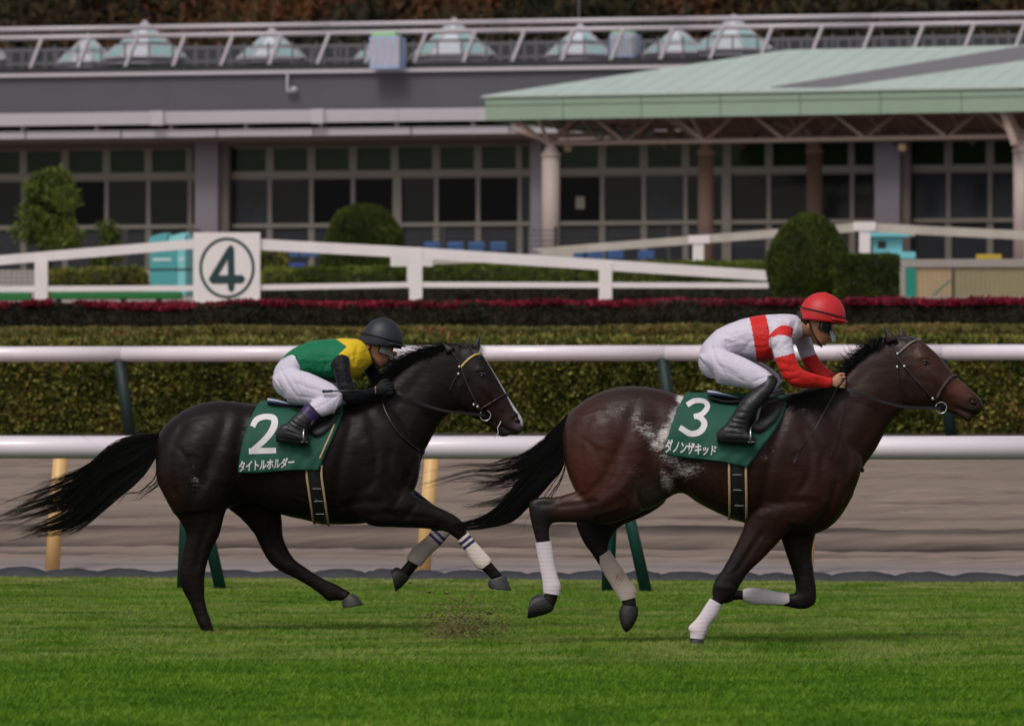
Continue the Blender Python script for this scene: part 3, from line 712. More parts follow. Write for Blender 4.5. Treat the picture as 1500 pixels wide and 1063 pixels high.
# lower beam: a row of pipe like louvres with slanted ends
along('lower_beam', -2.1, -1.1, Zc(195.5, -2), Zc(184.4, -2), m_beam, 3.28, 0.05, 0.4)
along('soffit', -1.9, -0.05, Zc(203, -1), Zc(197, -1), m_soffit, 8.2)
along('head_band', -0.55, 0.16, Zc(210, 0), Zc(203.4, 0), m_soffit, 8.2)
# body of the building behind the glass
bb('side_wall', UL-0.3, UL, -1, 14, 0, Zc(103, 0), m_wallg); bb('side_wall', UR, UR+0.3, -1, 14, 0, Zc(103, 0), m_wallg)
bb('roof', UL, UR, -0.88, 14, Zc(112, 0)-0.3, Zc(112, 0), m_roofd)
bb('back_wall', UL, UR, 13.7, 14, 0, Zc(112, 0)-0.31, m_int); bb('interior_floor', UL, UR, 0.3, 13.6, -0.15, 0.06, m_int)
bb('inner_wall', UL, UR, 3.0, 3.1, 0.07, Zc(203, 0), m_int)
bb('ceiling', UL, UR, 0.17, 13.6, Zc(203, 0)+.01, Zc(200, 0), m_int)
# glazing bays
zh, zt0, zt1, zs0, zs1 = Zc(211), Zc(249.5), Zc(257), Zc(325), Zc(331)
pill = [(-185, -152), (289, 322), (780, 796), (1284, 1320), (1760, 1790), (-720, -650), (2302, 2340)]
frames = {}
def window(u0, u1, z0, z1, fw, glass, depth=0.0, tiltseed=0):
    key = (round(u1-u0, 2), round(z0, 3), fw)
    w_ = u1-u0; h_ = z1-z0
    if key not in frames:
        mb = MB(); fd = 0.09
        mb.box(0, fw, -fd, 0, 0, h_); mb.box(w_-fw, w_, -fd, 0, 0, h_); mb.box(fw, w_-fw, -fd+.004, -.004, 0, .05); mb.box(fw, w_-fw, -fd+.004, -.004, h_-.06, h_)
        o = mb.build('window', m_frame, cl); frames[key] = o.data
    else: o = link_mesh('window', frames[key], cl)
    o.location = (u0, depth, z0)
    mb = MB(); t = random.Random(tiltseed).uniform(-.006, .006)
    mb.add([(fw*.6, -.04, .03), (w_-fw*.6, -.04+t, .03), (w_-fw*.6, -.03+t, h_-.03), (fw*.6, -.03, h_-.03), (fw*.6, -.02, .03), (w_-fw*.6, -.02+t, .03), (w_-fw*.6, -.01+t, h_-.03), (fw*.6, -.01, h_-.03)],
           [(0, 1, 2, 3), (7, 6, 5, 4), (0, 4, 5, 1), (1, 5, 6, 2), (2, 6, 7, 3), (3, 7, 4, 0)])
    mb.build('pane', glass, o)
bay = 61.0; k = 0
starts = {0: -152, 1: 332, 2: 810, 3: 1330, 4: -640, 5: 1800}
ends = {0: 289, 1: 780, 2: 1284, 3: 1760, 4: -185, 5: 2300}
for sec in range(6):
    px = starts[sec]; first = True
    edges = [px]
    q = {0: 35.0-61*3, 1: 396.0, 2: 883.0, 3: 1390.0, 4: -580.0, 5: 1861.0}[sec]
    while q < ends[sec]-8:
        if q > px+6: edges.append(q)
        q += bay
    edges.append(ends[sec])
    for a, b in zip(edges, edges[1:]):
        k += 1; ua, ub = U(a), U(b)
        window(ua+0.002, ub-0.002, zt0, zh, 0.13 if b-a > 40 else 0.08, m_glassB, 0, k)
        window(ua+0.002, ub-0.002, zs1, zt1, 0.066, (m_glassA, m_glassD, m_glassE)[random.Random(k*7).choice((0, 0, 1, 2))], 0, k+500)
        window(ua+0.002, ub-0.002, 0.02, zs0, 0.10, m_glassC, 0, k+900)
    ua, ub = U(px), U(ends[sec])
    bb('transom', ua, ub, -0.14, 0.0, zt1+.002, zt0-.002, m_frame); bb('sill', ua, ub, -0.14, 0.0, zs0+.002, zs1-.002, m_frame)
for a, b in ((577, 590), (1059, 1073)):       # wide door jambs
    bb('door_jamb', U(a), U(b), -0.17, -0.145, 0.02, zt1, m_frame)
for a, b in pill:
    bb('pillar', U(a, -.5), U(b, -.5), -0.75, -0.16, 0, Zc(203.5, -.5), m_pillar)
    bb('pillar_return', U(b, -.4)+.002, U(b+14, -.4), -0.5, -0.15, 0, Zc(203.6, -.5), m_soffit)
bb('notice', U(845), U(858), -.15, -.12, Zc(307), Zc(289), mat('paper_notice', srgb(120, 116, 108), 0.8))
# roof railing: two pipes carried by slanted struts
rr = fb.root('roof_railing', 'pale twin pipe railing on slanted struts along the clubhouse roof edge', 'railing', d=-0.6, z=zb+Zc(103.8))
z00 = Zc(103.8)
zr = lambda py: Zc(py, -0.6)-z00
for py, r_ in ((32, 0.085), (44.5, 0.085)):
    u = UL; me = None
    while u < UR:
        if me is None: mb = MB(); mb.tube([(0, 0, 0), (5.99, 0, 0)], r_, 10); o = mb.build('pipe', m_pipe, rr, True); me = o.data; o.location = (u, 0, zr(py))
        else: link_mesh('pipe', me, rr, (u, 0, zr(py)))
        u += 6.0
for py in (61, 66, 71, 76, 81, 86):
    mb = MB(); mb.tube([(UL, 0.1, zr(py)), (UR, 0.1, zr(py))], 0.014, 5); mb.build('cable', m_thin, rr)
u = U(44, -.6)-1.645*10; me = None
while u < UR:
    if me is None: mb = MB(); mb.bar((0.42, 0, zr(44.5)), (-0.02, 0, zr(94)), 0.17, 0.10); o = mb.build('strut', m_pipe, rr); me = o.data; o.location = (u, 0, 0)
    else: link_mesh('strut', me, rr, (u, 0, 0))
    u += 1.645
u = UL; me = None
while u < UR:
    if me is None: mb = MB(); mb.bar((0, 0.12, zr(56)), (0, 0.12, 0), 0.05); o = mb.build('stanchion', m_thin, rr); me = o.data; o.location = (u, 0, 0)
    else: link_mesh('stanchion', me, rr, (u, 0, 0))
    u += 0.82
mb = MB(); mb.box(UL, UR, -.2, -.1, zr(97.5), zr(90)); mb.build('toe_board', m_roofd, rr)
mb = MB(); mb.tube([(UL, -.05, zr(99)), (UR, -.05, zr(99))], .03, 6); mb.build('pipe', m_thin, rr)
# rear railing seen between the skylights
r2 = fb.root('roof_railing', 'dark baluster railing at the back of the roof, seen between the skylights', 'railing', d=11, z=zb+Zc(112))
mb = MB(); zz = lambda py: Zc(py, 11)-Zc(112)
for u in np.arange(UL, UR, 0.42): mb.bar((u, 0, 0), (u, 0, zz(66)), 0.10)
o = mb.build('balusters', m_thin, r2); o['kind'] = 'stuff'
for py in (64, 84): mb = MB(); mb.tube([(UL, 0, zz(py)), (UR, 0, zz(py))], .06, 6); mb.build('rail', m_thin, r2)
bb('parapet', UL, UR, 13.0, 13.4, Zc(112, 13)+.01, Zc(63, 13), m_roofd)
# skylights
m_sgl = mat('pale_skylight_glass', srgb(150, 182, 182), 0.15, var=0.1, vscale=2, spec=0.7)
m_sgw = mat('white_skylight_panel', srgb(196, 200, 208), 0.3)
m_sgd = mat('grey_skylight_louvre', srgb(130, 126, 132), 0.4)
def skylight(px, pyt, pyb, w, label, d=4.0):
    """two glass tiers: a pyramid on a wider truncated pyramid, with a dark belt between"""
    b_ = fb(px, pyb+8, d); t_ = fb(px, pyt, d); H = t_.z-b_.z; s_ = (fb(px+100, 0, d).x-fb(px, 0, d).x)/100; hw = w/2*s_
    rt = fb.root('skylight', label, 'skylight', 'pyramid skylights on the roof', u=b_.x, d=d, z=b_.z)
    k8 = 8
    def ringp(r, z, off=0): return [Vector((math.cos((q+.5+off)*2*math.pi/k8)*r, math.sin((q+.5+off)*2*math.pi/k8)*r*0.8, z)) for q in range(k8)]
    z1 = H*0.16; z2 = H*0.44; z3 = H*0.50
    A = ringp(hw*1.04, z1); B = ringp(hw*0.72, z2); C = ringp(hw*0.60, z3); top = Vector((0, 0, H))
    for q in range(k8):
        q2 = (q+1) % k8
        for lo, hi, nm in (((A[q], A[q2]), (B[q2], B[q]), 'lower_pane'), ((C[q], C[q2]), (top, top), 'upper_pane')):
            cen = (lo[0]+lo[1]+hi[0]+hi[1])/4; v = [cen+(p_-cen)*0.93 for p_ in (lo[0], lo[1], hi[0], hi[1])]
            inn = [p_*0.97 for p_ in v]
            if nm == 'upper_pane': v = v[:3]; inn = inn[:3]
            n_ = len(v)
            mesh_obj(nm, v+inn, [tuple(range(n_)), tuple(range(2*n_-1, n_-1, -1))]+[(i, i+n_, (i+1) % n_+n_, (i+1) % n_) for i in range(n_)], m_sgl if q not in (5, ) else m_sgw, rt)
        mb = MB(); mb.bar(A[q], B[q], .07); mb.bar(C[q], top, .07); mb.bar(A[q], A[q2], .08); mb.bar(B[q], B[q2], .06); mb.build('glazing_bar', m_pipe, rt)
    mb = MB(); D = ringp(hw*0.74, z2+.01); E = ringp(hw*0.71, z3-.01)
    mb.add(D+E, [(q, (q+1) % k8, (q+1) % k8+k8, q+k8) for q in range(k8)]+[tuple(range(k8-1, -1, -1)), tuple(range(k8, 2*k8))]); mb.build('belt', m_black, rt)
    mb = MB(); D = ringp(hw*1.0, 0); E = ringp(hw*1.0, z1-.02)
    mb.add(D+E, [(q, (q+1) % k8, (q+1) % k8+k8, q+k8) for q in range(k8)]+[tuple(range(k8, 2*k8))]); mb.build('kerb', m_sgd, rt)
for a in ((128, 50, 92, 84, 'small pyramid skylight just left of the tallest one at the left'), (212, 31, 88, 118, 'large pyramid skylight at the left with its tip above the railing'),
          (398, 41, 86, 96, 'pyramid skylight standing alone between the left pair and the lilac roof box'), (556, 52, 84, 70, 'low skylight mostly behind the lilac roof box'),
          (665, 27, 84, 118, 'large pyramid skylight right of the lilac roof box'), (850, 35, 82, 96, 'pyramid skylight with a thin mast on its tip left of the green topped roof box'),
          (992, 40, 78, 96, 'smaller skylight directly left of the rightmost one'), (1075, 22, 76, 116, 'rightmost large pyramid skylight near the canopy roof'), (-30, 45, 88, 80, 'skylight cut by the left edge of the photo')):
    skylight(a[0], a[1], a[2], a[3], a[4])
m_lilac = mat('lilac_plastic', srgb(160, 174, 208), 0.5, var=0.12, vscale=3); m_lime = mat('pale_green_cap', srgb(156, 200, 150), 0.6)
for px0, px1, py0, py1, d, lab in ((541, 585, 46, 101, -1.9, 'tall lilac box with a pale green cap standing at the roof edge'), (893, 931, 42, 84, 3.2, 'small lilac box with a pale green cap between the skylights')):
    b_ = fb(px0, py1, d); t_ = fb(px1, py0, d)
    rt = fb.root('roof_box', lab, 'box', u=b_.x, d=d, z=b_.z); w_ = t_.x-b_.x; h_ = t_.z-b_.z
    mb = MB(); mb.box(0, w_, 0, .8, 0, h_-.16, .02); mb.build('box_body', m_lilac, rt)
    mb = MB(); mb.box(.05, w_-.15, .05, .75, h_-.155, h_, .02); mb.build('cap', m_lime, rt)
    for q in range(4): mb = MB(); mb.box(.08+q*w_/4, .08+q*w_/4+w_/6, -.012, -.002, h_*.1, h_*.8); mb.build('panel', m_beam, rt)
mb = MB(); rt = fb.root('mast', 'thin mast rising above the roof near the middle', 'mast', u=fb(848, 0, 5).x, d=5, z=fb(848, 40, 5).z)
mb.tube([(0, 0, 0), (0, 0, 2.6)], .035, 6); mb.build('pole', m_thin, rt)
# lamp on the dark wall
b_ = fb(421, 112, -1.3); rt = fb.root('wall_lamp', 'small floodlight on a bracket hanging on the dark grey wall', 'lamp', u=b_.x, d=-1.3, z=fb(421, 134, -1.3).z)
mb = MB(); mb.bar((0, 0, 0), (0, 0, .62), .07); mb.bar((-.02, 0, .02), (.2, 0, .02), .07); mb.build('bracket', m_beam, rt)
mb = MB(); v, f = icosphere((.22, -.02, .06), (.13, .1, .1)); mb.add(v, f); mb.build('lamp_head', m_beam, rt, True)

# ---------------------------------------------------------------- entrance canopy with the green roof
m_croof = mat('pale_green_metal_roof', srgb(180, 192, 184), 0.5, var=0.05, vscale=0.6)
m_cfas = mat('green_fascia', srgb(136, 156, 136), 0.6, var=0.05, vscale=0.8)
m_cseam = mat('roof_seam', srgb(158, 178, 166), 0.5)
m_chord = mat('pinkish_steel', srgb(158, 138, 128), 0.5, var=0.06)
m_truss = mat('brown_steel', srgb(120, 92, 80), 0.5, var=0.1)
m_colm = mat('pinkish_column', srgb(172, 156, 150), 0.6, var=0.06, vscale=1.5)
m_colb = mat('brown_column', srgb(158, 128, 112), 0.6, var=0.06, vscale=1.5)
fc = Frame(200.0, R(20)); zc0 = gz(200)-0.05
ca = fc.root('entrance_canopy', 'pale green roofed open canopy on round columns in front of the clubhouse', 'canopy', z=zc0)
C = lambda px, py, d=0.0: fc(px, py, d)-Vector((0, 0, zc0))
uL = C(713, 0).x; uR = C(1760, 0).x; zt = C(1100, 137).z; zbm = C(1100, 170).z
D = 15.0; ridged = 7.0; zrg = C(1300, 70, ridged).z
def cbox(name, *a, m=m_cfas, bev=0):
    mb = MB(); mb.box(*a, bev); return mb.build(name, m, ca)
L = 2.42/2; u = uL
zm = zt-(zt-zbm)*0.33
while u < uR:
    w_ = min(L*2, uR-u)
    cbox('fascia_panel', u, u+w_-.02, -0.1, 0.0, zbm, zm-.012); cbox('fascia_panel', u, u+w_-.02, -0.13, 0.0, zm, zt); u += w_
for y0 in np.arange(0.01, D-1, 5.0): cbox('fascia_panel', uL-.0, uL+.1, y0, y0+4.98, zbm, zt)
# roof slopes in standing seam sheets
uh = C(1155, 75, ridged).x
def quad(name, P, m, t=.05): 
    P = [Vector(p_) for p_ in P]; Q = [p_-Vector((0, 0, t)) for p_ in P]; n_ = len(P)
    return mesh_obj(name, P+Q, [tuple(range(n_)), tuple(range(2*n_-1, n_-1, -1))]+[(i, i+n_, (i+1) % n_+n_, (i+1) % n_) for i in range(n_)], m, ca)
ze = zt+.06
def rz(u_): return ze+(zrg-ze)*min(1, max(0, (u_-uL)/(uh-uL)))
quad('roof_slope', [(uL-.1, -.2, ze), (uR, -.2, ze), (uR, ridged, zrg), (uh, ridged, zrg)], m_croof)
quad('roof_slope', [(uR, D, ze), (uL-.1, D, ze), (uh, ridged+.01, zrg), (uR, ridged+.01, zrg)], m_croof)
quad('roof_slope', [(uL-.1, D, ze), (uL-.1, -.2, ze), (uh, ridged, zrg+.005)], m_croof)
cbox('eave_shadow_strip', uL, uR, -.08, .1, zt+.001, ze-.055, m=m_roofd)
mb = MB(); slope = (zrg-ze)/(ridged+.2)
for u in np.arange(uL+.3, uR, .62):
    ymax = ridged if u > uh else -.2+(ridged+.2)*(u-uL+.1)/(uh-uL+.1)
    if ymax > 0.3: mb.bar((u, -.19, ze+.005), (u, ymax-.05, ze+(ymax+.15)*slope+.005), .02, .015)
o = mb.build('standing_seams', m_croof, ca); o['kind'] = 'stuff'
# grey diagonal walkway strip on the roof
m_strip = mat('grey_roof_strip', srgb(120, 116, 120), 0.7, var=0.1)
def rp(px, py):
    """where the sight line through a pixel meets the front roof slope"""
    lo, hi = -.2, ridged
    for _ in range(40):
        d = (lo+hi)/2; q = C(px, py, d)
        if q.z < ze+(d+.2)*slope: hi = d
        else: lo = d
    return C(px, py, d)
for k in range(6):
    t0, t1 = k/6+.02, (k+1)/6-.03
    A0, A1 = rp(1128, 129.0), rp(1218, 128.6); B0, B1 = rp(1492, 69), rp(1640, 69)
    P = [A0.lerp(A1, t0), A0.lerp(A1, t1), B0.lerp(B1, t1), B0.lerp(B1, t0)]
    P = [Vector((q.x, q.y, ze+(q.y+.2)*slope+.035)) for q in P]
    quad('walkway_plank', P, m_strip, .025)
# chords, trusses
for py, d, r_ in ((205.5, .9, .07), (203, 6, .06), (201, 11, .06)):
    zz_ = C(1100, py, d).z; mb = MB(); mb.tube([(C(800, 0, d).x, d, zz_), (uR, d, zz_)], r_, 8); mb.build('bottom_chord', m_chord, ca, True)
    za = zbm+.25; u = C(800, 0, d).x; me = None; st = 2.45
    while u < uR:
        if me is None:
            mb = MB(); mb.bar((0, 0, zz_), (-1.225, 0, za), .07); o = mb.build('truss_bar', m_chord if d < 1 else m_truss, ca); me = o.data
            mb = MB(); mb.bar((0, 0, zz_), (1.225, 0, za), .07); o2 = mb.build('truss_bar', m_truss, ca); me2 = o2.data
            o.location = (u, d, 0); o2.location = (u, d, 0)
        else: link_mesh('truss_bar', me, ca, (u, d, 0)); link_mesh('truss_bar', me2, ca, (u, d, 0))
        u += st
    mb = MB(); mb.tube([(uL+.2, d, za), (uR, d, za)], .06, 8); mb.build('top_chord', m_truss, ca, True)
for k, u in enumerate(np.arange(uL+1.5, uR, 2.45)):
    for q in range(4): mb = MB(); mb.bar((u, 0.9+q*3.2, zbm+.2), (u+.0, 2.5+q*3.2, C(1100, 204, 6).z), .05); mb.bar((u, 2.5+q*3.2, C(1100, 204, 6).z), (u, 4.1+q*3.2, zbm+.2), .05); mb.build('cross_brace', m_truss, ca)
for y0 in np.arange(.3, D, 1.5): mb = MB(); mb.bar((uL+.1, y0, zbm+.33), (uR, y0, zbm+.33), .1, .12); mb.build('purlin', m_truss, ca)
cbox('back_beam', C(960, 0, D).x, uR, D-.04, D+.1, C(1100, 203, D).z, zbm+.3, m=m_truss)
cbox('mid_beam', C(1000, 0, 9).x, uR, 9, 9.12, C(1100, 190, 9).z, zbm+.3, m=m_truss)
cbox('roof_deck', uL+.12, uR, .02, D-.05, zbm+.45, zbm+.5, m=m_soffit)
# round columns with a conical head
for px, w_, d, mm, top in ((807, 25, .9, m_colm, 212), (1034, 22, 4, m_colb, 209), (1193, 22, 8, m_colb, 207), (1497, 24, .9, m_colm, 205)):
    q = C(px, top, d); r_ = w_/2*(fc(px+100, 0, d).x-fc(px, 0, d).x)/100
    mb = MB(); mb.tube([(q.x, d, -.2), (q.x, d, q.z-.35)], r_, 24); mb.build('column', mm, ca, True)
    mb = MB(); mb.tube([(q.x, d, q.z-.349), (q.x, d, q.z-.27), (q.x, d, q.z-.269), (q.x, d, q.z+.02)], [r_*1.12, r_*1.12, r_*1.0, r_*.4], 24); mb.build('column_head', mm, ca)
    for sx, dy in ((-1.25, 0), (.5, .6), (-.3, -.5)): mb = MB(); mb.bar((q.x, d, q.z-.05), (q.x+sx, d+dy, zbm+.2), .085); mb.build('head_strut', m_chord, ca)
mb = MB(); q = C(1483, 175, .3); mb.bar((q.x-.28, .3, zbm+.1), (q.x+.1, .3, C(1490, 212, .3).z), .2); mb.build('head_strut', m_chord, ca)
for px in (832, 1322):
    q = C(px, 217, 1.2); rt = fc.root('ceiling_lamp', 'small cream lamp hanging from the canopy by the %s' % ('first round column' if px < 900 else 'lilac pillar at the right'), 'lamp', u=q.x, d=1.2, z=q.z+zc0)
    mb = MB(); mb.tube([(0, 0, .15), (0, 0, .12), (0, 0, -.02), (0, 0, -.1)], [.05, .12, .13, .08], 12); mb.build('lamp_body', mat('cream_lamp', srgb(170, 146, 118), .5), rt, True)
    mb = MB(); mb.tube([(0, 0, .16), (0, 0, .5)], .02, 6); mb.build('stem', m_truss, rt)

# ---------------------------------------------------------------- wooded hill behind
L_aut = leaf_mat('autumn_canopy_leaf', [srgb(16, 20, 18), srgb(36, 38, 26), srgb(66, 56, 36), srgb(104, 62, 40), srgb(106, 78, 54)], scale=0.07, rand=0.28, rough=0.8)
src = leaf_source('leaf_far', L_aut, 10, 0.42, 0.8, 8)
v = []; f = []
for i in range(46):
    for k in range(70):
        Y = 285+i*5; x = -60+k*1.8
        bump = 3.5*(mnoise.noise(Vector((x*0.16, Y*0.1, 2)))+0.5*mnoise.noise(Vector((x*0.4, Y*0.3, 5))))
        v.append((x, Y, gz(Y)+max(0, (Y-290)*0.145)+6+bump if i else gz(Y)-1))
for i in range(45):
    for k in range(69): f.append((i*70+k, i*70+k+1, (i+1)*70+k+1, (i+1)*70+k))
wood = tag(mesh_obj('wooded_hill', v, f, mat('shadowed_wood', (0.012, 0.012, 0.008), 0.95), smooth=True), 'dark autumn wood on the hill behind the clubhouse roof', 'wood', kind='stuff')
scatter(wood, src, 2.2, 0.7, 1.6, 77, tilt=1.0)
# ---------------------------------------------------------------- figure modelling: lofts through traced sections, fused into one skin
def cr(P, sub):
    """Catmull-Rom through the rows of P"""
    P = np.asarray(P, float)
    if len(P) < 3: return np.array([P[0]+(P[-1]-P[0])*t for t in np.linspace(0, 1, sub+1)])
    Q = np.vstack([2*P[0]-P[1], P, 2*P[-1]-P[-2]]); out = []
    for i in range(1, len(Q)-2):
        for k in range(sub):
            t = k/sub; a, b, c, d = Q[i-1], Q[i], Q[i+1], Q[i+2]
            out.append(0.5*((2*b)+(-a+c)*t+(2*a-5*b+4*c-d)*t*t+(-a+3*b-3*c+d)*t**3))
    out.append(P[-1]); return np.array(out)

class Fig:
    """a figure whose middle plane stands Y metres away; sections are traced in photo pixels"""
    def __init__(s, Y): s.Y = Y; s.s = FPX/Y
    def p(s, px, py, yo=0.0): return np.array([(px-750)/s.s, s.Y+yo, HC+(YH-py)/s.s])
    def px(s, v):
        v = np.asarray(v); return v[..., 0]*s.s+750, YH-(v[..., 2]-HC)*s.s

def loft(F, st, seg=20, sub=5, n=2.15, yo=0.0, shrink=1.0, mirror=False):
    """st rows: x1, y1, x2, y2, half width (m), lateral offset (m)"""
    S_ = cr([list(r)+[0]*(6-len(r)) for r in st], sub); V = []; cen = []
    for (x1, y1, x2, y2, w, o) in S_:
        o = o+yo; a = F.p(x1, y1, o); b = F.p(x2, y2, o); c = (a+b)/2; h = (a-b)/2*shrink; w = abs(w)*shrink
        cen.append((c, np.linalg.norm(h), w))
        for k in range(seg):
            t = 2*math.pi*k/seg; ct, st_ = math.cos(t), math.sin(t); e = 2/n
            V.append(c+h*math.copysign(abs(ct)**e, ct)+np.array([0, w*math.copysign(abs(st_)**e, st_), 0]))
    m = len(S_); f = [(i*seg+k, i*seg+(k+1) % seg, (i+1)*seg+(k+1) % seg, (i+1)*seg+k) for i in range(m-1) for k in range(seg)]
    V.append(cen[0][0]); V.append(cen[-1][0]); a = len(V)-2; b = len(V)-1
    f += [(a, (k+1) % seg, k) for k in range(seg)]+[(b, (m-1)*seg+k, (m-1)*seg+(k+1) % seg) for k in range(seg)]
    return V, f, cen

def ball(F, px, py, yo, rx, ry, rz, sub=3):
    c = F.p(px, py, yo); v, f = icosphere(c, (rx, ry, rz), sub); return [np.array(q) for q in v], f, [(c, rz, ry)]

def finger(pts, rads, seg=8):
    mb = MB(); mb.tube(pts, rads, seg); return [np.array(v) for v in mb.v], mb.f, []

def fuse(parts, voxel, smooth=6, fac=0.5):
    """union of closed lofts as one continuous skin -> vertices, faces"""
    mb = MB()
    for q in parts: mb.add(q[0], q[1])
    me = bpy.data.meshes.new('tmp'); me.from_pydata([tuple(map(float, v)) for v in mb.v], [], mb.f); me.update()
    bm = bmesh.new(); bm.from_mesh(me); bmesh.ops.recalc_face_normals(bm, faces=bm.faces[:]); bm.to_mesh(me); bm.free()
    o = bpy.data.objects.new('tmp', me); COL.objects.link(o)
    r = o.modifiers.new('r', 'REMESH'); r.mode = 'VOXEL'; r.voxel_size = voxel; r.use_smooth_shade = True
    if smooth:
        s_ = o.modifiers.new('s', 'SMOOTH'); s_.factor = fac; s_.iterations = smooth
    dg = bpy.context.evaluated_depsgraph_get(); ev = o.evaluated_get(dg); m2 = ev.to_mesh()
    n_ = len(m2.vertices); V = np.empty(n_*3); m2.vertices.foreach_get('co', V); V = V.reshape(-1, 3)
    N_ = np.empty(n_*3); m2.vertices.foreach_get('normal', N_); N_ = N_.reshape(-1, 3)
    Fc = [tuple(p_.vertices) for p_ in m2.polygons]
    ev.to_mesh_clear(); bpy.data.objects.remove(o); bpy.data.meshes.remove(me)
    return V, N_, Fc

def seg_dist(PX, PY, pts):
    """distance in px from every vertex to a polyline, and the parameter along it"""
    best = np.full(PX.shape, 1e9); par = np.zeros(PX.shape); n_ = len(pts)-1
    for i in range(n_):
        (ax, ay), (bx, by_) = pts[i], pts[i+1]; dx, dy = bx-ax, by_-ay; L = dx*dx+dy*dy+1e-9
        t = np.clip(((PX-ax)*dx+(PY-ay)*dy)/L, 0, 1); d = np.hypot(PX-ax-t*dx, PY-ay-t*dy)
        k = d < best; best[k] = d[k]; par[k] = (i+t[k])/n_
    return best, par

def sculpt(F, V, N_, strokes):
    """press grooves (negative) or raise muscle (positive) along traced lines: (points, radius px, depth m, side, ymax)"""
    PX, PY = F.px(V); V = V.copy()
    for s_ in strokes:
        pts, rad, dep = s_[:3]; side = s_[3] if len(s_) > 3 else 0
        d, t = seg_dist(PX, PY, cr(pts, 4)) if len(pts) > 1 else (np.hypot(PX-pts[0][0], PY-pts[0][1]), 0.5)
        w = np.exp(-(d/rad)**2)
        if len(pts) > 1: w = w*np.clip(np.minimum(t, 1-t)*6+0.25, 0, 1)
        w = w*np.clip(np.abs(N_[:, 1])*1.6-0.1, 0, 1)
        y = V[:, 1]-F.Y
        if side == -1: w = w*(y < 0.0)
        elif side == 1: w = w*(y > 0.0)
        elif side == -2: w = w*(y < -0.06)
        V += N_*(w*dep)[:, None]
    return V

def colour(o, cols, name='Col'):
    a = o.data.color_attributes.new(name, 'FLOAT_COLOR', 'POINT')
    c = np.ones((len(cols), 4), dtype=np.float32); c[:, :3] = cols; a.data.foreach_set('color', c.ravel())

def skin_obj(name, V, Fc, m, parent, origin, cols=None):
    me = bpy.data.meshes.new(name); me.from_pydata((V-np.array(origin)).tolist(), [], Fc); me.update()
    me.polygons.foreach_set('use_smooth', [True]*len(me.polygons)); me.materials.append(m)
    o = bpy.data.objects.new(name, me); COL.objects.link(o); o.parent = parent
    if cols is not None: colour(o, cols)
    return o

def lofts_obj(name, lofts, m, parent, origin):
    mb = MB()
    for q in lofts: mb.add(q[0], q[1])
    o = mb.build(name, m, parent, True, origin); return o

def blend_cols(F, V, pts, base, p=2.0):
    """coat colour: base plus soft patches (x, y, radius px, colour)"""
    PX, PY = F.px(V); C_ = np.tile(np.array(base), (len(V), 1))
    for (x, y, r_, c) in pts:
        w = np.exp(-(np.hypot(PX-x, PY-y)/r_)**2)[:, None]; C_ = C_*(1-w)+np.array(c)*w
    return C_

def nz3(V, sc, seed=0):
    return np.array([mnoise.noise(Vector((v[0]*sc+seed, v[1]*sc, v[2]*sc))) for v in V])

def strands(F, spec, m, name, parent, origin, seed=1):
    """hair: list of (list of 3D points, radius) -> one mesh of tapered three sided strands"""
    mb = MB()
    for pts, r0 in spec:
        n_ = len(pts); rad = [r0*(1-0.85*(i/(n_-1))**1.5) for i in range(n_)]
        mb.tube([Vector(q) for q in pts], rad, 3, cap=False)
    o = mb.build(name, m, parent, False, origin); o['kind'] = 'stuff'; return o

def hair_fan(F, up, low, n, seed, yspread=0.06, r0=0.0028, lmin=0.55, lmax=1.0, wave=3.0, tr=(0, 1), seg=14, yo=0.0, bias=1.0, root=0.15, droop=0.0, wfreq=1.5):
    r = random.Random(seed); U_ = cr(up, 12); L_ = cr(low, 12); out = []
    def at_(C_, t):
        q = t*(len(C_)-1); i = int(min(q, len(C_)-2)); return C_[i]+(C_[i+1]-C_[i])*(q-i)
    nl = max(8, n//22)
    locks = [(tr[0]+(tr[1]-tr[0])*(r.random()**bias), r.uniform(lmin, lmax), r.gauss(0, 1)*yspread, r.uniform(0, 6.28), r.uniform(.6, 1.6)*wfreq, wave*r.uniform(.4, 1.6), r.gauss(0, .09)) for _ in range(nl)]
    for k in range(n):
        lt, lL, ly, lph, lf, la, l2 = locks[r.randrange(nl)]
        t = min(1.03, max(-.03, lt+r.gauss(0, .045))); L = lL*r.uniform(.78, 1.04); ys = ly*.6+r.gauss(0, 1)*yspread*.5; ph = lph+r.gauss(0, .35); fr_ = lf
        amp = la*r.uniform(.8, 1.2); t2 = lt+l2+r.gauss(0, .018); pts = []
        for i in range(seg+1):
            u = i/seg*L; tt = t+(t2-t)*u**1.3; a = at_(U_, u)*(1-tt)+at_(L_, u)*tt
            g = amp*math.sin(ph+u*fr_*6.28)*u; pts.append(F.p(a[0]+g*0.3, a[1]+g+droop*u*u, yo+ys*(root+u)+0.006*math.sin(ph*2+u*7)))
        out.append((pts, r0*r.uniform(0.6, 1.25)))
    return out

def cast(bvh, F, px, py, y0=-3.0, off=0.0):
    """point of the surface met along the lateral direction at traced pixel, lifted by off"""
    o = F.p(px, py, 0); hit = bvh.ray_cast(Vector((o[0], F.Y+y0, o[2])), Vector((0, 1, 0)))
    if hit[0] is None: return None
    return hit[0]+hit[1]*off if hit[1].y < 0 else hit[0]-hit[1]*off

def strap(F, bvh, pts, off, sub=6):
    """a line lying on the surface through traced pixels"""
    out = []; last = None
    for (x, y) in cr(pts, sub):
        q = cast(bvh, F, x, y, off=off)
        if q is None and last is not None:
            o = F.p(x, y, 0); q = Vector((o[0], last.y+0.01, o[2]))
        if q is not None: out.append(q); last = q
    return out

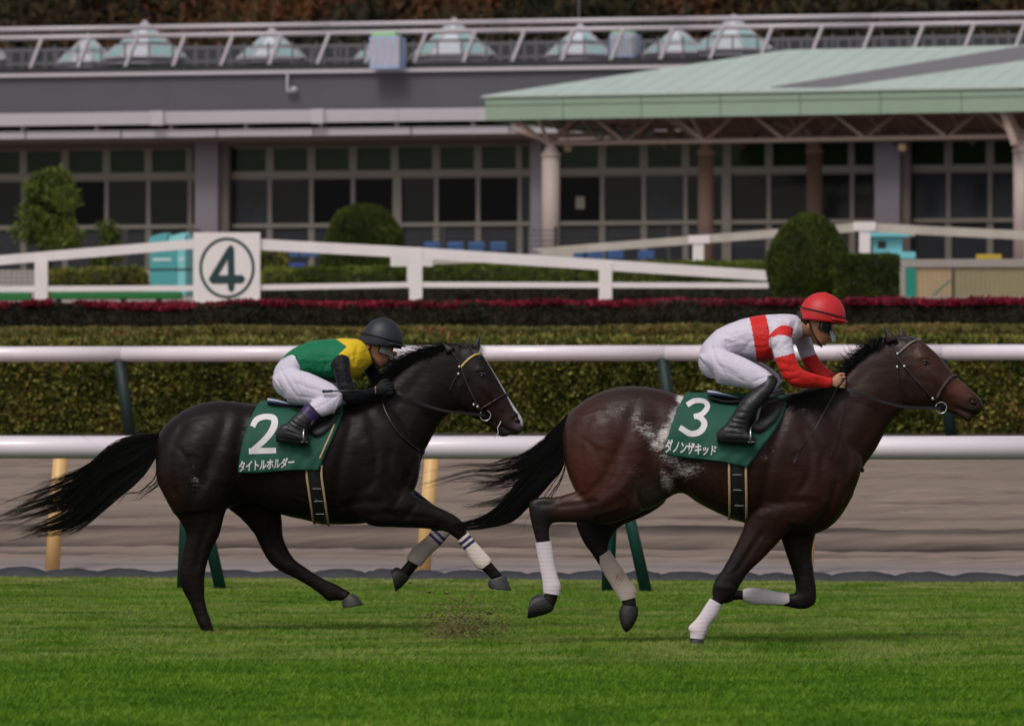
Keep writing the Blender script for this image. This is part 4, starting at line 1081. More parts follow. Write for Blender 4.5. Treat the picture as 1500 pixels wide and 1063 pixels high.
def ribbon(mb, pts, wid, thick=0.003, nrm=(0, -1, 0)):
    """flat strap of width wid following pts"""
    P = [Vector(q) for q in pts]; n_ = len(P); v = []
    for i in range(n_):
        d = (P[min(i+1, n_-1)]-P[max(i-1, 0)]).normalized(); nn = Vector(nrm); s_ = d.cross(nn).normalized(); nn = s_.cross(d).normalized()
        for a, b in ((-1, 0), (1, 0), (1, 1), (-1, 1)): v.append(P[i]+s_*(a*wid/2)+nn*(thick*b))
    f = [(i*4+k, i*4+(k+1) % 4, (i+1)*4+(k+1) % 4, (i+1)*4+k) for i in range(n_-1) for k in range(4)]+[(3, 2, 1, 0), tuple((n_-1)*4+k for k in range(4))]
    mb.add(v, f); return mb

def text_mesh(txt, bold=0.02):
    cu_ = bpy.data.curves.new('t', 'FONT'); cu_.body = txt; cu_.offset = bold; cu_.resolution_u = 3
    o = bpy.data.objects.new('t', cu_); COL.objects.link(o)
    dg = bpy.context.evaluated_depsgraph_get(); me = bpy.data.meshes.new_from_object(o.evaluated_get(dg))
    bm = bmesh.new(); bm.from_mesh(me); bmesh.ops.triangulate(bm, faces=bm.faces[:])
    for _ in range(3):
        es = [e_ for e_ in bm.edges if e_.calc_length() > 0.09]
        if not es: break
        bmesh.ops.subdivide_edges(bm, edges=es, cuts=1); bmesh.ops.triangulate(bm, faces=bm.faces[:])
    bm.verts.index_update(); V = np.array([v.co[:] for v in bm.verts]); f = [[v.index for v in q.verts] for q in bm.faces]
    bm.free(); bpy.data.objects.remove(o); return V, f
# ---------------------------------------------------------------- materials of horses and tack
m_coat3 = mat('bay_coat', (0.05, 0.02, 0.012), 0.40, attr='Col', var=0.14, vscale=9, bump=0.35, bscale=48, dist=0.006, stretch=(.5, 1, 1), coat=0.0, spec=0.20, rvar=0.15)
m_coat2 = mat('near_black_coat', (0.01, 0.008, 0.008), 0.42, attr='Col', var=0.14, vscale=9, bump=0.35, bscale=48, dist=0.006, stretch=(.5, 1, 1), spec=0.15, rvar=0.15)
m_hair = mat('black_horse_hair', (0.010, 0.009, 0.010), 0.42, spec=0.5)
m_hair2 = mat('dark_mane_hair', (0.014, 0.011, 0.011), 0.45, spec=0.5)
m_hoof = mat('grey_hoof', srgb(58, 55, 56), 0.55, var=0.25, vscale=14, bump=0.2, bscale=40)
m_hoofd = mat('dark_hoof', srgb(28, 26, 26), 0.55, var=0.25, vscale=14, bump=0.2, bscale=40)
m_band = mat('white_leg_wrap', srgb(206, 190, 196), 0.85, attr='Col', bump=0.22, bscale=1, dist=0.003)
m_cloth = mat('green_saddle_cloth', srgb(18, 78, 62), 0.75, var=0.10, vscale=5, bump=0.25, bscale=45, dist=0.004)
m_print = mat('white_print', srgb(218, 212, 214), 0.7)
m_leather = mat('black_leather', (0.012, 0.012, 0.014), 0.35, var=0.2, vscale=20)
m_tack = mat('dark_brown_leather', (0.02, 0.013, 0.011), 0.4)
m_metal = mat('steel', srgb(190, 190, 195), 0.25, metal=0.9)
m_tan = mat('tan_webbing', srgb(186, 158, 118), 0.7)
m_eye = mat('horse_eye', (0.006, 0.004, 0.004), 0.3, spec=0.3)
m_padb = mat('blue_grey_pad', srgb(172, 180, 206), 0.45); m_navy = mat('navy_edge', srgb(22, 28, 72), 0.5)
# wrap turns: fine horizontal ridges
n = m_band.node_tree; b = [q for q in n.nodes if q.type == 'BUMP'][0]
wv = n.nodes.new('ShaderNodeTexWave'); wv.inputs['Scale'].default_value = 12; wv.inputs['Distortion'].default_value = 2.5; wv.bands_direction = 'Z'; wv.inputs['Detail'].default_value = 2
tc = [q for q in n.nodes if q.type == 'TEX_COORD'][0]; lk(n, tc.outputs['Object'], wv.inputs['Vector']); lk(n, wv.outputs['Fac'], b.inputs['Height'])

def add_foam(m):
    """dried sweat: pale streaks where the attribute Foam is high (a patch of its own on the coat)"""
    n = m.node_tree; p = n.nodes['Principled BSDF']; src = p.inputs['Base Color'].links[0].from_socket
    a = n.nodes.new('ShaderNodeAttribute'); a.attribute_name = 'Foam'
    tc = n.nodes.new('ShaderNodeTexCoord'); mp = n.nodes.new('ShaderNodeMapping'); lk(n, tc.outputs['Object'], mp.inputs[0]); mp.inputs['Rotation'].default_value = (0, 0.7, 0); mp.inputs['Scale'].default_value = (0.7, 1, 2.4)
    z = n.nodes.new('ShaderNodeTexNoise'); z.inputs['Scale'].default_value = 40; z.inputs['Detail'].default_value = 7; z.inputs['Roughness'].default_value = 0.75; z.inputs['Distortion'].default_value = 1.2; lk(n, mp.outputs[0], z.inputs['Vector'])
    ad = n.nodes.new('ShaderNodeMath'); ad.operation = 'ADD'; lk(n, a.outputs['Fac'], ad.inputs[0]); m2_ = n.nodes.new('ShaderNodeMath'); m2_.operation = 'MULTIPLY'; m2_.inputs[1].default_value = 2.2; lk(n, z.outputs['Fac'], m2_.inputs[0]); lk(n, m2_.outputs[0], ad.inputs[1])
    mr = n.nodes.new('ShaderNodeMapRange'); mr.inputs['From Min'].default_value = 1.53; mr.inputs['From Max'].default_value = 2.05; lk(n, ad.outputs[0], mr.inputs['Value'])
    mx = n.nodes.new('ShaderNodeMix'); mx.data_type = 'RGBA'; lk(n, mr.outputs[0], mx.inputs[0]); lk(n, src, mx.inputs[6]); mx.inputs[7].default_value = (*srgb(214, 206, 204), 1)
    lk(n, mx.outputs[2], p.inputs['Base Color'])
add_foam(m_coat3); add_foam(m_coat2)

def set_attr(o, name, vals):
    a = o.data.attributes.new(name, 'FLOAT', 'POINT'); a.data.foreach_set('value', np.asarray(vals, dtype=np.float32))

def foam(F, V, spots, near=True):
    PX, PY = F.px(V); w = np.zeros(len(V))
    for (x, y, rx, ry, rot, s_) in spots:
        c, s1 = math.cos(rot), math.sin(rot); dx, dy = PX-x, PY-y
        q = ((dx*c+dy*s1)/rx)**2+((-dx*s1+dy*c)/ry)**2; w = np.maximum(w, s_*np.exp(-q))
    return w*((V[:, 1] < F.Y) if near else 1)

def horse(F, H):
    org = tuple(F.p(H['foot'][0], H['foot'][1], 0)); org = (org[0], org[1], 0.0)
    rt = empty('horse', org, 0, H['label'], 'horse')
    parts = [loft(F, H['torso'], 36, 5, 2.25), loft(F, H['neck'], 28, 5, 2.1)]
    for st in H['extra']: parts.append(loft(F, st, 24, 5, 2.1))
    for st in H['legs']: parts.append(loft(F, st, 18, 5, 2.1))
    for q in H.get('balls', []): parts.append(ball(F, *q))
    body_parts = parts
    head = [loft(F, st, 28, 5, 2.2) for st in H['head']]
    V, N_, Fc = fuse(parts+head, 0.0095, 7, 0.5)
    V = sculpt(F, V, N_, H['strokes'])
    # light second pass of unevenness so the skin is not machine smooth
    V = V+N_*(nz3(V, 7, 3)*0.0022+nz3(V*np.array([.6, 1, 1.3]), 22, 9)*.0011)[:, None]
    cols = blend_cols(F, V, H['coat'], H['base'])*H.get('dim', 1.0)
    cols = H['paint'](F, V, N_, cols)
    o = skin_obj('body', V, Fc, H['mat'], rt, org, cols); set_attr(o, 'Foam', foam(F, V, H['foam']))
    bvh = BVHTree.FromPolygons([Vector(v) for v in V], Fc)
    # ears
    for (bx1, by1, bx2, by2, tx, ty, yo, hw) in H['ears']:
        st = [(bx1, by1, bx2, by2, hw, yo), (bx1*.75+tx*.25-1, by1*.75+ty*.25, bx2*.75+tx*.25+1.5, by2*.75+ty*.25, hw*1.15, yo), (bx1*.35+tx*.65, by1*.35+ty*.65, bx2*.35+tx*.65, by2*.35+ty*.65, hw*.75, yo), (tx-.6, ty+1, tx+.6, ty+1, .003, yo), (tx-.2, ty, tx+.2, ty, .001, yo)]
        lofts_obj('ear', [loft(F, st, 14, 4)], H['mat_ear'], rt, org)
    # eyes with lids
    for sd_ in (-1, 1):
        x, y = H['eye']; hit = cast(bvh, F, x, y)
        q = Vector((hit.x, F.Y+sd_*(F.Y-hit.y), hit.z)); v, f = icosphere((q.x, q.y-sd_*0.010, q.z), (0.019, 0.016, 0.0165), 3)
        mesh_obj('eye', v, f, m_eye, rt, True, org)
        mb = MB(); pts = [Vector((q.x+math.cos(a)*0.025, q.y+sd_*(0.001+0.004*math.cos(a*1)), q.z+math.sin(a)*0.0165+0.004)) for a in np.linspace(-0.3, 3.5, 14)]
        mb.tube(pts, [0.003]+[0.006]*12+[0.003], 8); mb.build('eyelid', H['mat_ear'], rt, True, org)
        x, y = H['nostril']; hit = cast(bvh, F, x, y)
        q = Vector((hit.x, F.Y+sd_*(F.Y-hit.y), hit.z)); v, f = icosphere((0, 0, 0), (0.027, 0.009, 0.019), 2)
        rot = Matrix.Rotation(0.55, 3, 'Y'); v = [rot @ Vector(a)+q+Vector((0, -sd_*0.001, 0)) for a in v]
        mesh_obj('nostril', v, f, m_eye, rt, True, org)
    # hooves
    for st, mm in H['hooves']: lofts_obj('hoof', [loft(F, st, 20, 4, 2.3)], mm, rt, org)
    # wraps and socks
    for nm, st, mm, paint in H['wraps']:
        Lf = loft(F, st, 30, 26, 2.0); ob = lofts_obj(nm, [Lf], mm, rt, org)
        VV = np.array(Lf[0]); px, py = F.px(VV); cc = np.array([paint(a, b_, i/len(VV)) for i, (a, b_) in enumerate(zip(px, py))]); colour(ob, cc)
    tb = BVHTree.FromPolygons([Vector(v) for v in body_parts[0][0]], body_parts[0][1])
    return rt, bvh, org, tb, Fc

BLK = (0.010, 0.008, 0.008)
def lerp_paint(legs_y, soft):
    pass

# ================================================================ horse 3
F3 = Fig(43.86)
def paint3(F, V, N_, C_):
    PX, PY = F.px(V); y = V[:, 1]-F.Y
    # black points: legs darken below the elbow and stifle, shaped patches that belong to the coat
    def patch(pts, r_, col, s_=1.0):
        d, _ = seg_dist(PX, PY, pts); w = (s_*np.clip(1.35-(d/r_), 0, 1)**1.0)[:, None]; return w, np.array(col)
    for pts, r_, col, s_ in (([(782, 735), (795, 765), (803, 800), (808, 870), (790, 890)], 24, BLK, 1), ([(866, 775), (890, 810), (915, 870), (920, 900)], 36, BLK, 1),
                             ([(1068, 830), (1060, 870), (1030, 920), (1020, 945)], 30, BLK, 1), ([(1178, 830), (1180, 878), (1120, 874), (1060, 870)], 32, BLK, .95)):
        w, c = patch(pts, r_, col, s_); C_ = C_*(1-w)+c*w
    w = (np.exp(-(np.hypot(PX-1434, PY-596)/13)**2)*0.8)[:, None]; C_ = C_*(1-w)+np.array((0.016, 0.013, 0.013))*w
    # belly near the sheath, paler sweat grey-green
    return C_
bay = (0.026, 0.0100, 0.0072)
H3 = dict(label='dark bay racehorse in front wearing saddle cloth 3, white wraps on all four legs', foot=(1020, 948), base=bay, mat=m_coat3,
    torso=[(824, 636, 826, 670, .06), (831, 610, 834, 700, .17), (848, 592, 848, 726, .235), (880, 574, 876, 744, .27), (918, 565.5, 915, 752, .28), (956, 568, 955, 744, .265), (995, 578, 995, 722, .255), (1030, 587, 1025, 738, .285),
           (1065, 592, 1060, 755, .30), (1100, 590, 1090, 764, .295), (1135, 582, 1122, 768, .27), (1165, 574, 1150, 776, .25), (1195, 578, 1182, 783, .235), (1220, 600, 1210, 775, .21), (1240, 640, 1232, 755, .17), (1254, 682, 1250, 725, .09)],
    neck=[(1140, 588, 1205, 775, .20), (1170, 572, 1240, 725, .165), (1203, 562, 1262, 688, .13), (1233, 548, 1282, 660, .105), (1256, 525, 1295, 636, .088), (1276, 507, 1309, 614, .078), (1300, 495, 1326, 598, .072), (1320, 492, 1340, 588, .068)],
    extra=[  # haunch, shoulder and forearm muscle masses
        [(905, 590, 835, 615, .10, -.12), (935, 610, 828, 650, .135, -.135), (950, 660, 832, 690, .15, -.14), (950, 705, 846, 722, .14, -.145), (930, 740, 862, 758, .11, -.145)],
        [(905, 590, 835, 615, .10, .12), (935, 610, 828, 650, .135, .135), (950, 660, 832, 690, .15, .14), (975, 705, 850, 722, .13, .145), (965, 735, 850, 745, .10, .145)],
        [(1150, 600, 1190, 596, .04, -.14), (1140, 650, 1215, 640, .07, -.165), (1128, 700, 1228, 690, .085, -.16), (1118, 735, 1215, 745, .075, -.155), (1130, 760, 1180, 770, .05, -.15)],
        [(1150, 600, 1190, 596, .04, .14), (1140, 650, 1215, 640, .07, .165), (1128, 700, 1228, 690, .085, .16), (1118, 735, 1215, 745, .075, .155), (1130, 760, 1180, 770, .05, .15)],
        [(1225, 640, 1262, 672, .07, -.06), (1215, 690, 1258, 700, .09, -.07), (1205, 740, 1240, 742, .08, -.07)],
        [(1225, 640, 1262, 672, .07, .06), (1215, 690, 1258, 700, .09, .07), (1205, 740, 1240, 742, .08, .07)]],
    legs=[  # near hind, far hind, near fore, far fore
        [(915, 675, 940, 750, .11, -.14), (880, 700, 895, 766, .095, -.145), (860, 714, 866, 767, .075, -.145), (836, 721, 838, 765, .056, -.145), (814, 727, 819, 765, .045, -.145), (793, 727, 808, 767, .040, -.145), (775, 734, 805, 774, .038, -.145), (775, 752, 805, 783, .034, -.145), (781, 778, 806.5, 793, .030, -.145), (787, 800, 807, 803, .026, -.145), (792, 828, 811, 827, .024, -.145), (796, 850, 816, 848, .028, -.145), (797.5, 860, 819, 861, .031, -.145), (797, 871, 815, 880, .028, -.145), (792, 874, 810, 891, .033, -.145)],
        [(900, 690, 975, 712, .12, .13), (872, 725, 976, 735, .095, .14), (852, 748, 945, 756, .07, .14), (844, 762, 912, 770, .052, .14), (846, 776, 898, 784, .042, .14), (855, 795, 892, 799, .033, .14), (868, 813, 892, 808, .027, .14), (882, 836, 903, 827, .024, .14), (897, 858, 922, 850, .028, .14), (905, 870, 931, 864, .031, .14), (911, 882, 932, 877, .027, .14), (911, 888, 934, 889, .034, .14)],
        [(1095, 690, 1195, 730, .10, -.12), (1093, 738, 1170, 760, .095, -.125), (1088, 770, 1148, 784, .072, -.125), (1073, 804, 1121, 813, .054, -.125), (1057, 832, 1097, 836, .045, -.125), (1046, 848, 1085, 853, .041, -.125), (1042, 863, 1076, 869, .036, -.125), (1042, 876, 1058, 884, .028, -.125), (1032, 890, 1048, 898, .025, -.125), (1022, 904, 1037, 912, .025, -.125), (1010, 917, 1032, 925, .031, -.125), (1011, 931, 1029, 934, .029, -.125), (1010, 940, 1030, 941, .034, -.125)],
        [(1125, 720, 1220, 735, .09, .12), (1139, 768, 1200, 772, .07, .125), (1150, 805, 1191, 806, .053, .125), (1161, 836, 1193, 836, .045, .125), (1166, 858, 1197, 862, .041, .125), (1165, 868, 1196, 883, .038, .125), (1159, 870, 1179, 893, .034, .125), (1150, 869.5, 1150, 888, .027, .125), (1128, 866, 1130, 885, .024, .125), (1112, 862, 1114, 885, .028, .125), (1099, 862, 1099, 883, .030, .125), (1086, 864, 1087, 879, .025, .125), (1075, 862, 1072, 880, .033, .125)]],
    head=[[(1298, 500, 1318, 588, .06), (1320, 494, 1326, 596, .085), (1346, 497, 1343, 599, .10), (1366, 512, 1357, 598, .098), (1383, 530, 1371, 596, .078), (1398, 549, 1384, 597, .060), (1414, 563, 1396, 600, .053), (1429, 576, 1407, 604, .052), (1437.5, 586, 1418, 607, .048), (1440, 595, 1428, 608, .034), (1438, 602, 1433, 607, .015)],
          [(1352, 575, 1352, 599, .05), (1376, 584, 1374, 600, .042), (1394, 592, 1391, 604.5, .036), (1408, 598, 1405, 610, .034), (1419, 605, 1415, 617, .031), (1425, 611, 1421, 618.5, .018)]],
    ears=[(1298, 503, 1315, 497, 1294, 476, -.055, .022), (1315, 497, 1331, 496, 1319, 477, .055, .022)],
    eye=(1354, 533), nostril=(1425, 590),
    mat_ear=mat('bay_ear', (0.022, 0.011, 0.009), 0.5, bump=.1), 
    strokes=[([(1352, 596), (1338, 585), (1330, 560), (1334, 535)], 6, -.006), ([(1365, 545), (1385, 568), (1398, 582)], 5, .007), ([(1358, 552), (1378, 578)], 5, -.005), ([(1354, 533)], 8, -.006), ([(1345, 523), (1358, 524)], 4, .008),
        ([(1425, 590)], 6, -.008), ([(1417, 584), (1427, 581), (1434, 588)], 3.5, .006), ([(1433, 606), (1415, 603), (1400, 597)], 2.6, -.010),
        ([(1330, 600), (1296, 640), (1262, 690), (1235, 730)], 7, -.010), ([(1290, 560), (1255, 620), (1225, 680)], 14, .008), ([(1270, 540), (1235, 580), (1200, 610)], 9, -.006),
        ([(1165, 588), (1195, 640), (1228, 700)], 8, -.010), ([(1150, 600), (1130, 660), (1118, 720), (1110, 755)], 8, -.013), ([(1160, 640), (1190, 700), (1190, 735)], 12, .010), ([(1185, 735), (1150, 735), (1118, 742)], 7, -.009), ([(1215, 740), (1190, 770), (1160, 785)], 7, -.010, -1),
        ([(930, 585), (915, 640), (890, 690), (872, 730)], 9, -.012), ([(960, 600), (955, 650), (958, 700), (972, 730)], 11, -.022), ([(870, 600), (850, 640), (848, 690), (858, 725)], 7, -.009), ([(925, 690), (905, 720), (870, 740)], 8, .010, -2), ([(895, 610), (880, 660)], 16, .008), ([(935, 640), (925, 700)], 14, .010),
        ([(880, 732), (845, 738), (812, 742)], 4, -.006, -2), ([(822, 728), (806, 738), (786, 738)], 4, -.005, -2), ([(1118, 775), (1095, 810), (1075, 840)], 5, -.008, -2), ([(1130, 790), (1105, 830)], 6, .006, -2), ([(1060, 690), (1055, 745)], 5, -.004), ([(1025, 660), (1020, 725)], 6, -.004), ([(1000, 640), (1003, 700)], 6, -.004), ([(795, 800), (800, 850)], 3, -.004, -2),
        ([(1180, 790), (1175, 850)], 5, -.006, 1), ([(930, 745), (890, 765)], 5, -.006, 1),
        ([(1140, 745), (1120, 738), (1090, 742), (1060, 735), (1030, 722)], 2, .004), ([(1235, 600), (1225, 640), (1215, 670)], 2.2, .003), ([(1170, 620), (1185, 660), (1180, 700), (1165, 725)], 6, -.008), ([(1205, 660), (1200, 700), (1210, 735)], 6, -.008), ([(1225, 700), (1215, 735), (1200, 760)], 5, -.007),
        ([(905, 715), (925, 735), (930, 752)], 2, .004, -2), ([(880, 700), (860, 722), (838, 730)], 4, -.006, -2), ([(1105, 780), (1085, 815), (1068, 838)], 2, .003, -2), ([(1042, 858), (1072, 860)], 5, .005, -2), ([(1345, 560), (1352, 575), (1350, 590)], 3, .003), ([(1366, 556), (1385, 575), (1396, 590)], 1.8, .003), ([(1335, 515), (1343, 510)], 5, -.006), ([(1340, 590), (1325, 570), (1322, 545)], 5, .006), ([(1375, 525), (1395, 552)], 3, .003),
        ([(1020, 645), (1040, 700), (1045, 745)], 3, -.003), ([(1040, 690), (1050, 740)], 3, -.003), ([(1095, 690), (1100, 740)], 3, -.003), ([(850, 640), (868, 655), (880, 685)], 4, -.005), ([(900, 640), (905, 680), (895, 705)], 4, -.005)],
    coat=[(890, 640, 60, (0.058, 0.0175, 0.0115)), (860, 700, 45, (0.066, 0.019, 0.012)), (920, 590, 50, (0.030, 0.016, 0.013)), (905, 740, 32, (0.036, 0.012, 0.0085)), (1230, 640, 55, (0.026, 0.010, 0.0075)), (1200, 700, 50, (0.030, 0.0105, 0.0078)), (1060, 715, 55, (0.026, 0.010, 0.008)),
          (1120, 800, 34, (0.022, 0.010, 0.008)), (1370, 540, 40, (0.042, 0.017, 0.012)), (1405, 568, 20, (0.095, 0.034, 0.02)), (1345, 520, 14, (0.06, 0.024, 0.013)), (1415, 600, 12, (0.035, 0.02, 0.019)), (1330, 570, 30, (0.024, 0.012, 0.01)), (950, 725, 22, (0.05, 0.04, 0.032)), (1190, 590, 34, (0.012, 0.008, 0.008))],
    paint=paint3, foam=[(997, 584, 9, 12, .5, 1.0), (984, 612, 9, 26, .35, .74), (972, 636, 12, 22, .5, .92), (962, 652, 18, 14, .2, .74), (996, 682, 30, 11, .1, .58), (944, 628, 26, 16, .4, .54), (976, 704, 12, 24, -.4, .72), (1004, 690, 30, 13, -.2, .64), (900, 600, 50, 30, 0, .26), (930, 614, 12, 10, .6, .50), (950, 636, 12, 8, .2, .74), (982, 670, 26, 14, .2, .66), (1118, 670, 9, 6, -.5, .42), (1130, 658, 5, 9, .5, .38), (915, 600, 50, 25, 0, .30), (930, 690, 12, 26, .2, .30), (1060, 700, 60, 20, 0, .2)],
    hooves=[([(793, 868, 812, 890, .040, -.145), (787, 870, 803, 897, .050, -.145), (779, 874, 777, 904, .056, -.145), (776, 878, 772, 903, .054, -.145)], m_hoofd), ([(911, 886, 935, 888, .040, .14), (907, 898, 935, 903, .050, .14), (909, 912, 926, 920, .050, .14), (913, 922, 918, 927, .03, .14)], m_hoofd),
            ([(1010, 934, 1030, 935, .036, -.125), (1007, 947, 1032, 948, .050, -.125), (1005, 956, 1035, 957, .056, -.125)], m_hoofd), ([(1076, 861, 1074, 881, .040, .125), (1066, 858, 1062, 884, .05, .125), (1056, 857, 1052, 880, .055, .125)], m_hoofd)],
    wraps=[])
WH = np.array(srgb(216, 202, 208)); 
def wp3(a, b, t): return WH
def wp3b(a, b, t):
    c = np.array(srgb(188, 172, 160)); d = math.hypot(a-908, b-846); k = 0.55*math.exp(-(d/9)**2)*(0.5+mnoise.noise(Vector((a*.35, b*.35, 0)))); k = max(0, min(1, k*1.6)); return c*(1-k)+np.array(srgb(120, 66, 48))*k
H3['wraps'] = [('leg_wrap', [(784, 794, 808, 791, .033, -.145), (785, 800, 809, 798, .031, -.145), (790, 828, 813, 826, .029, -.145), (794, 848, 818, 846, .033, -.145), (795, 858, 821.5, 857, .037, -.145), (796, 867, 820, 871, .034, -.145)], m_band, wp3),
    ('leg_wrap', [(875, 818, 893.5, 805, .032, .14), (880, 832, 903, 820, .029, .14), (895, 857, 921, 846, .032, .14), (903, 871, 932.5, 862, .037, .14), (909, 881, 933, 875, .034, .14)], m_band, wp3b),
    ('leg_wrap', [(1039, 875, 1057, 885, .033, -.125), (1030, 889, 1050, 900, .030, -.125), (1020, 904, 1039, 914, .030, -.125), (1008, 917, 1034, 925, .036, -.125), (1010, 926, 1032, 930, .034, -.125), (1010, 933, 1030, 935, .032, -.125)], m_band, wp3),
    ('leg_wrap', [(1157, 869, 1157, 888, .031, .125), (1140, 867, 1140, 887, .029, .125), (1122, 863, 1122, 886, .031, .125), (1108, 861, 1108, 886, .034, .125), (1098, 861, 1098, 884, .035, .125), (1089, 863.5, 1089, 880, .03, .125)], m_band, wp3)]
h3, bvh3, org3, tb3, Fc3 = horse(F3, H3)

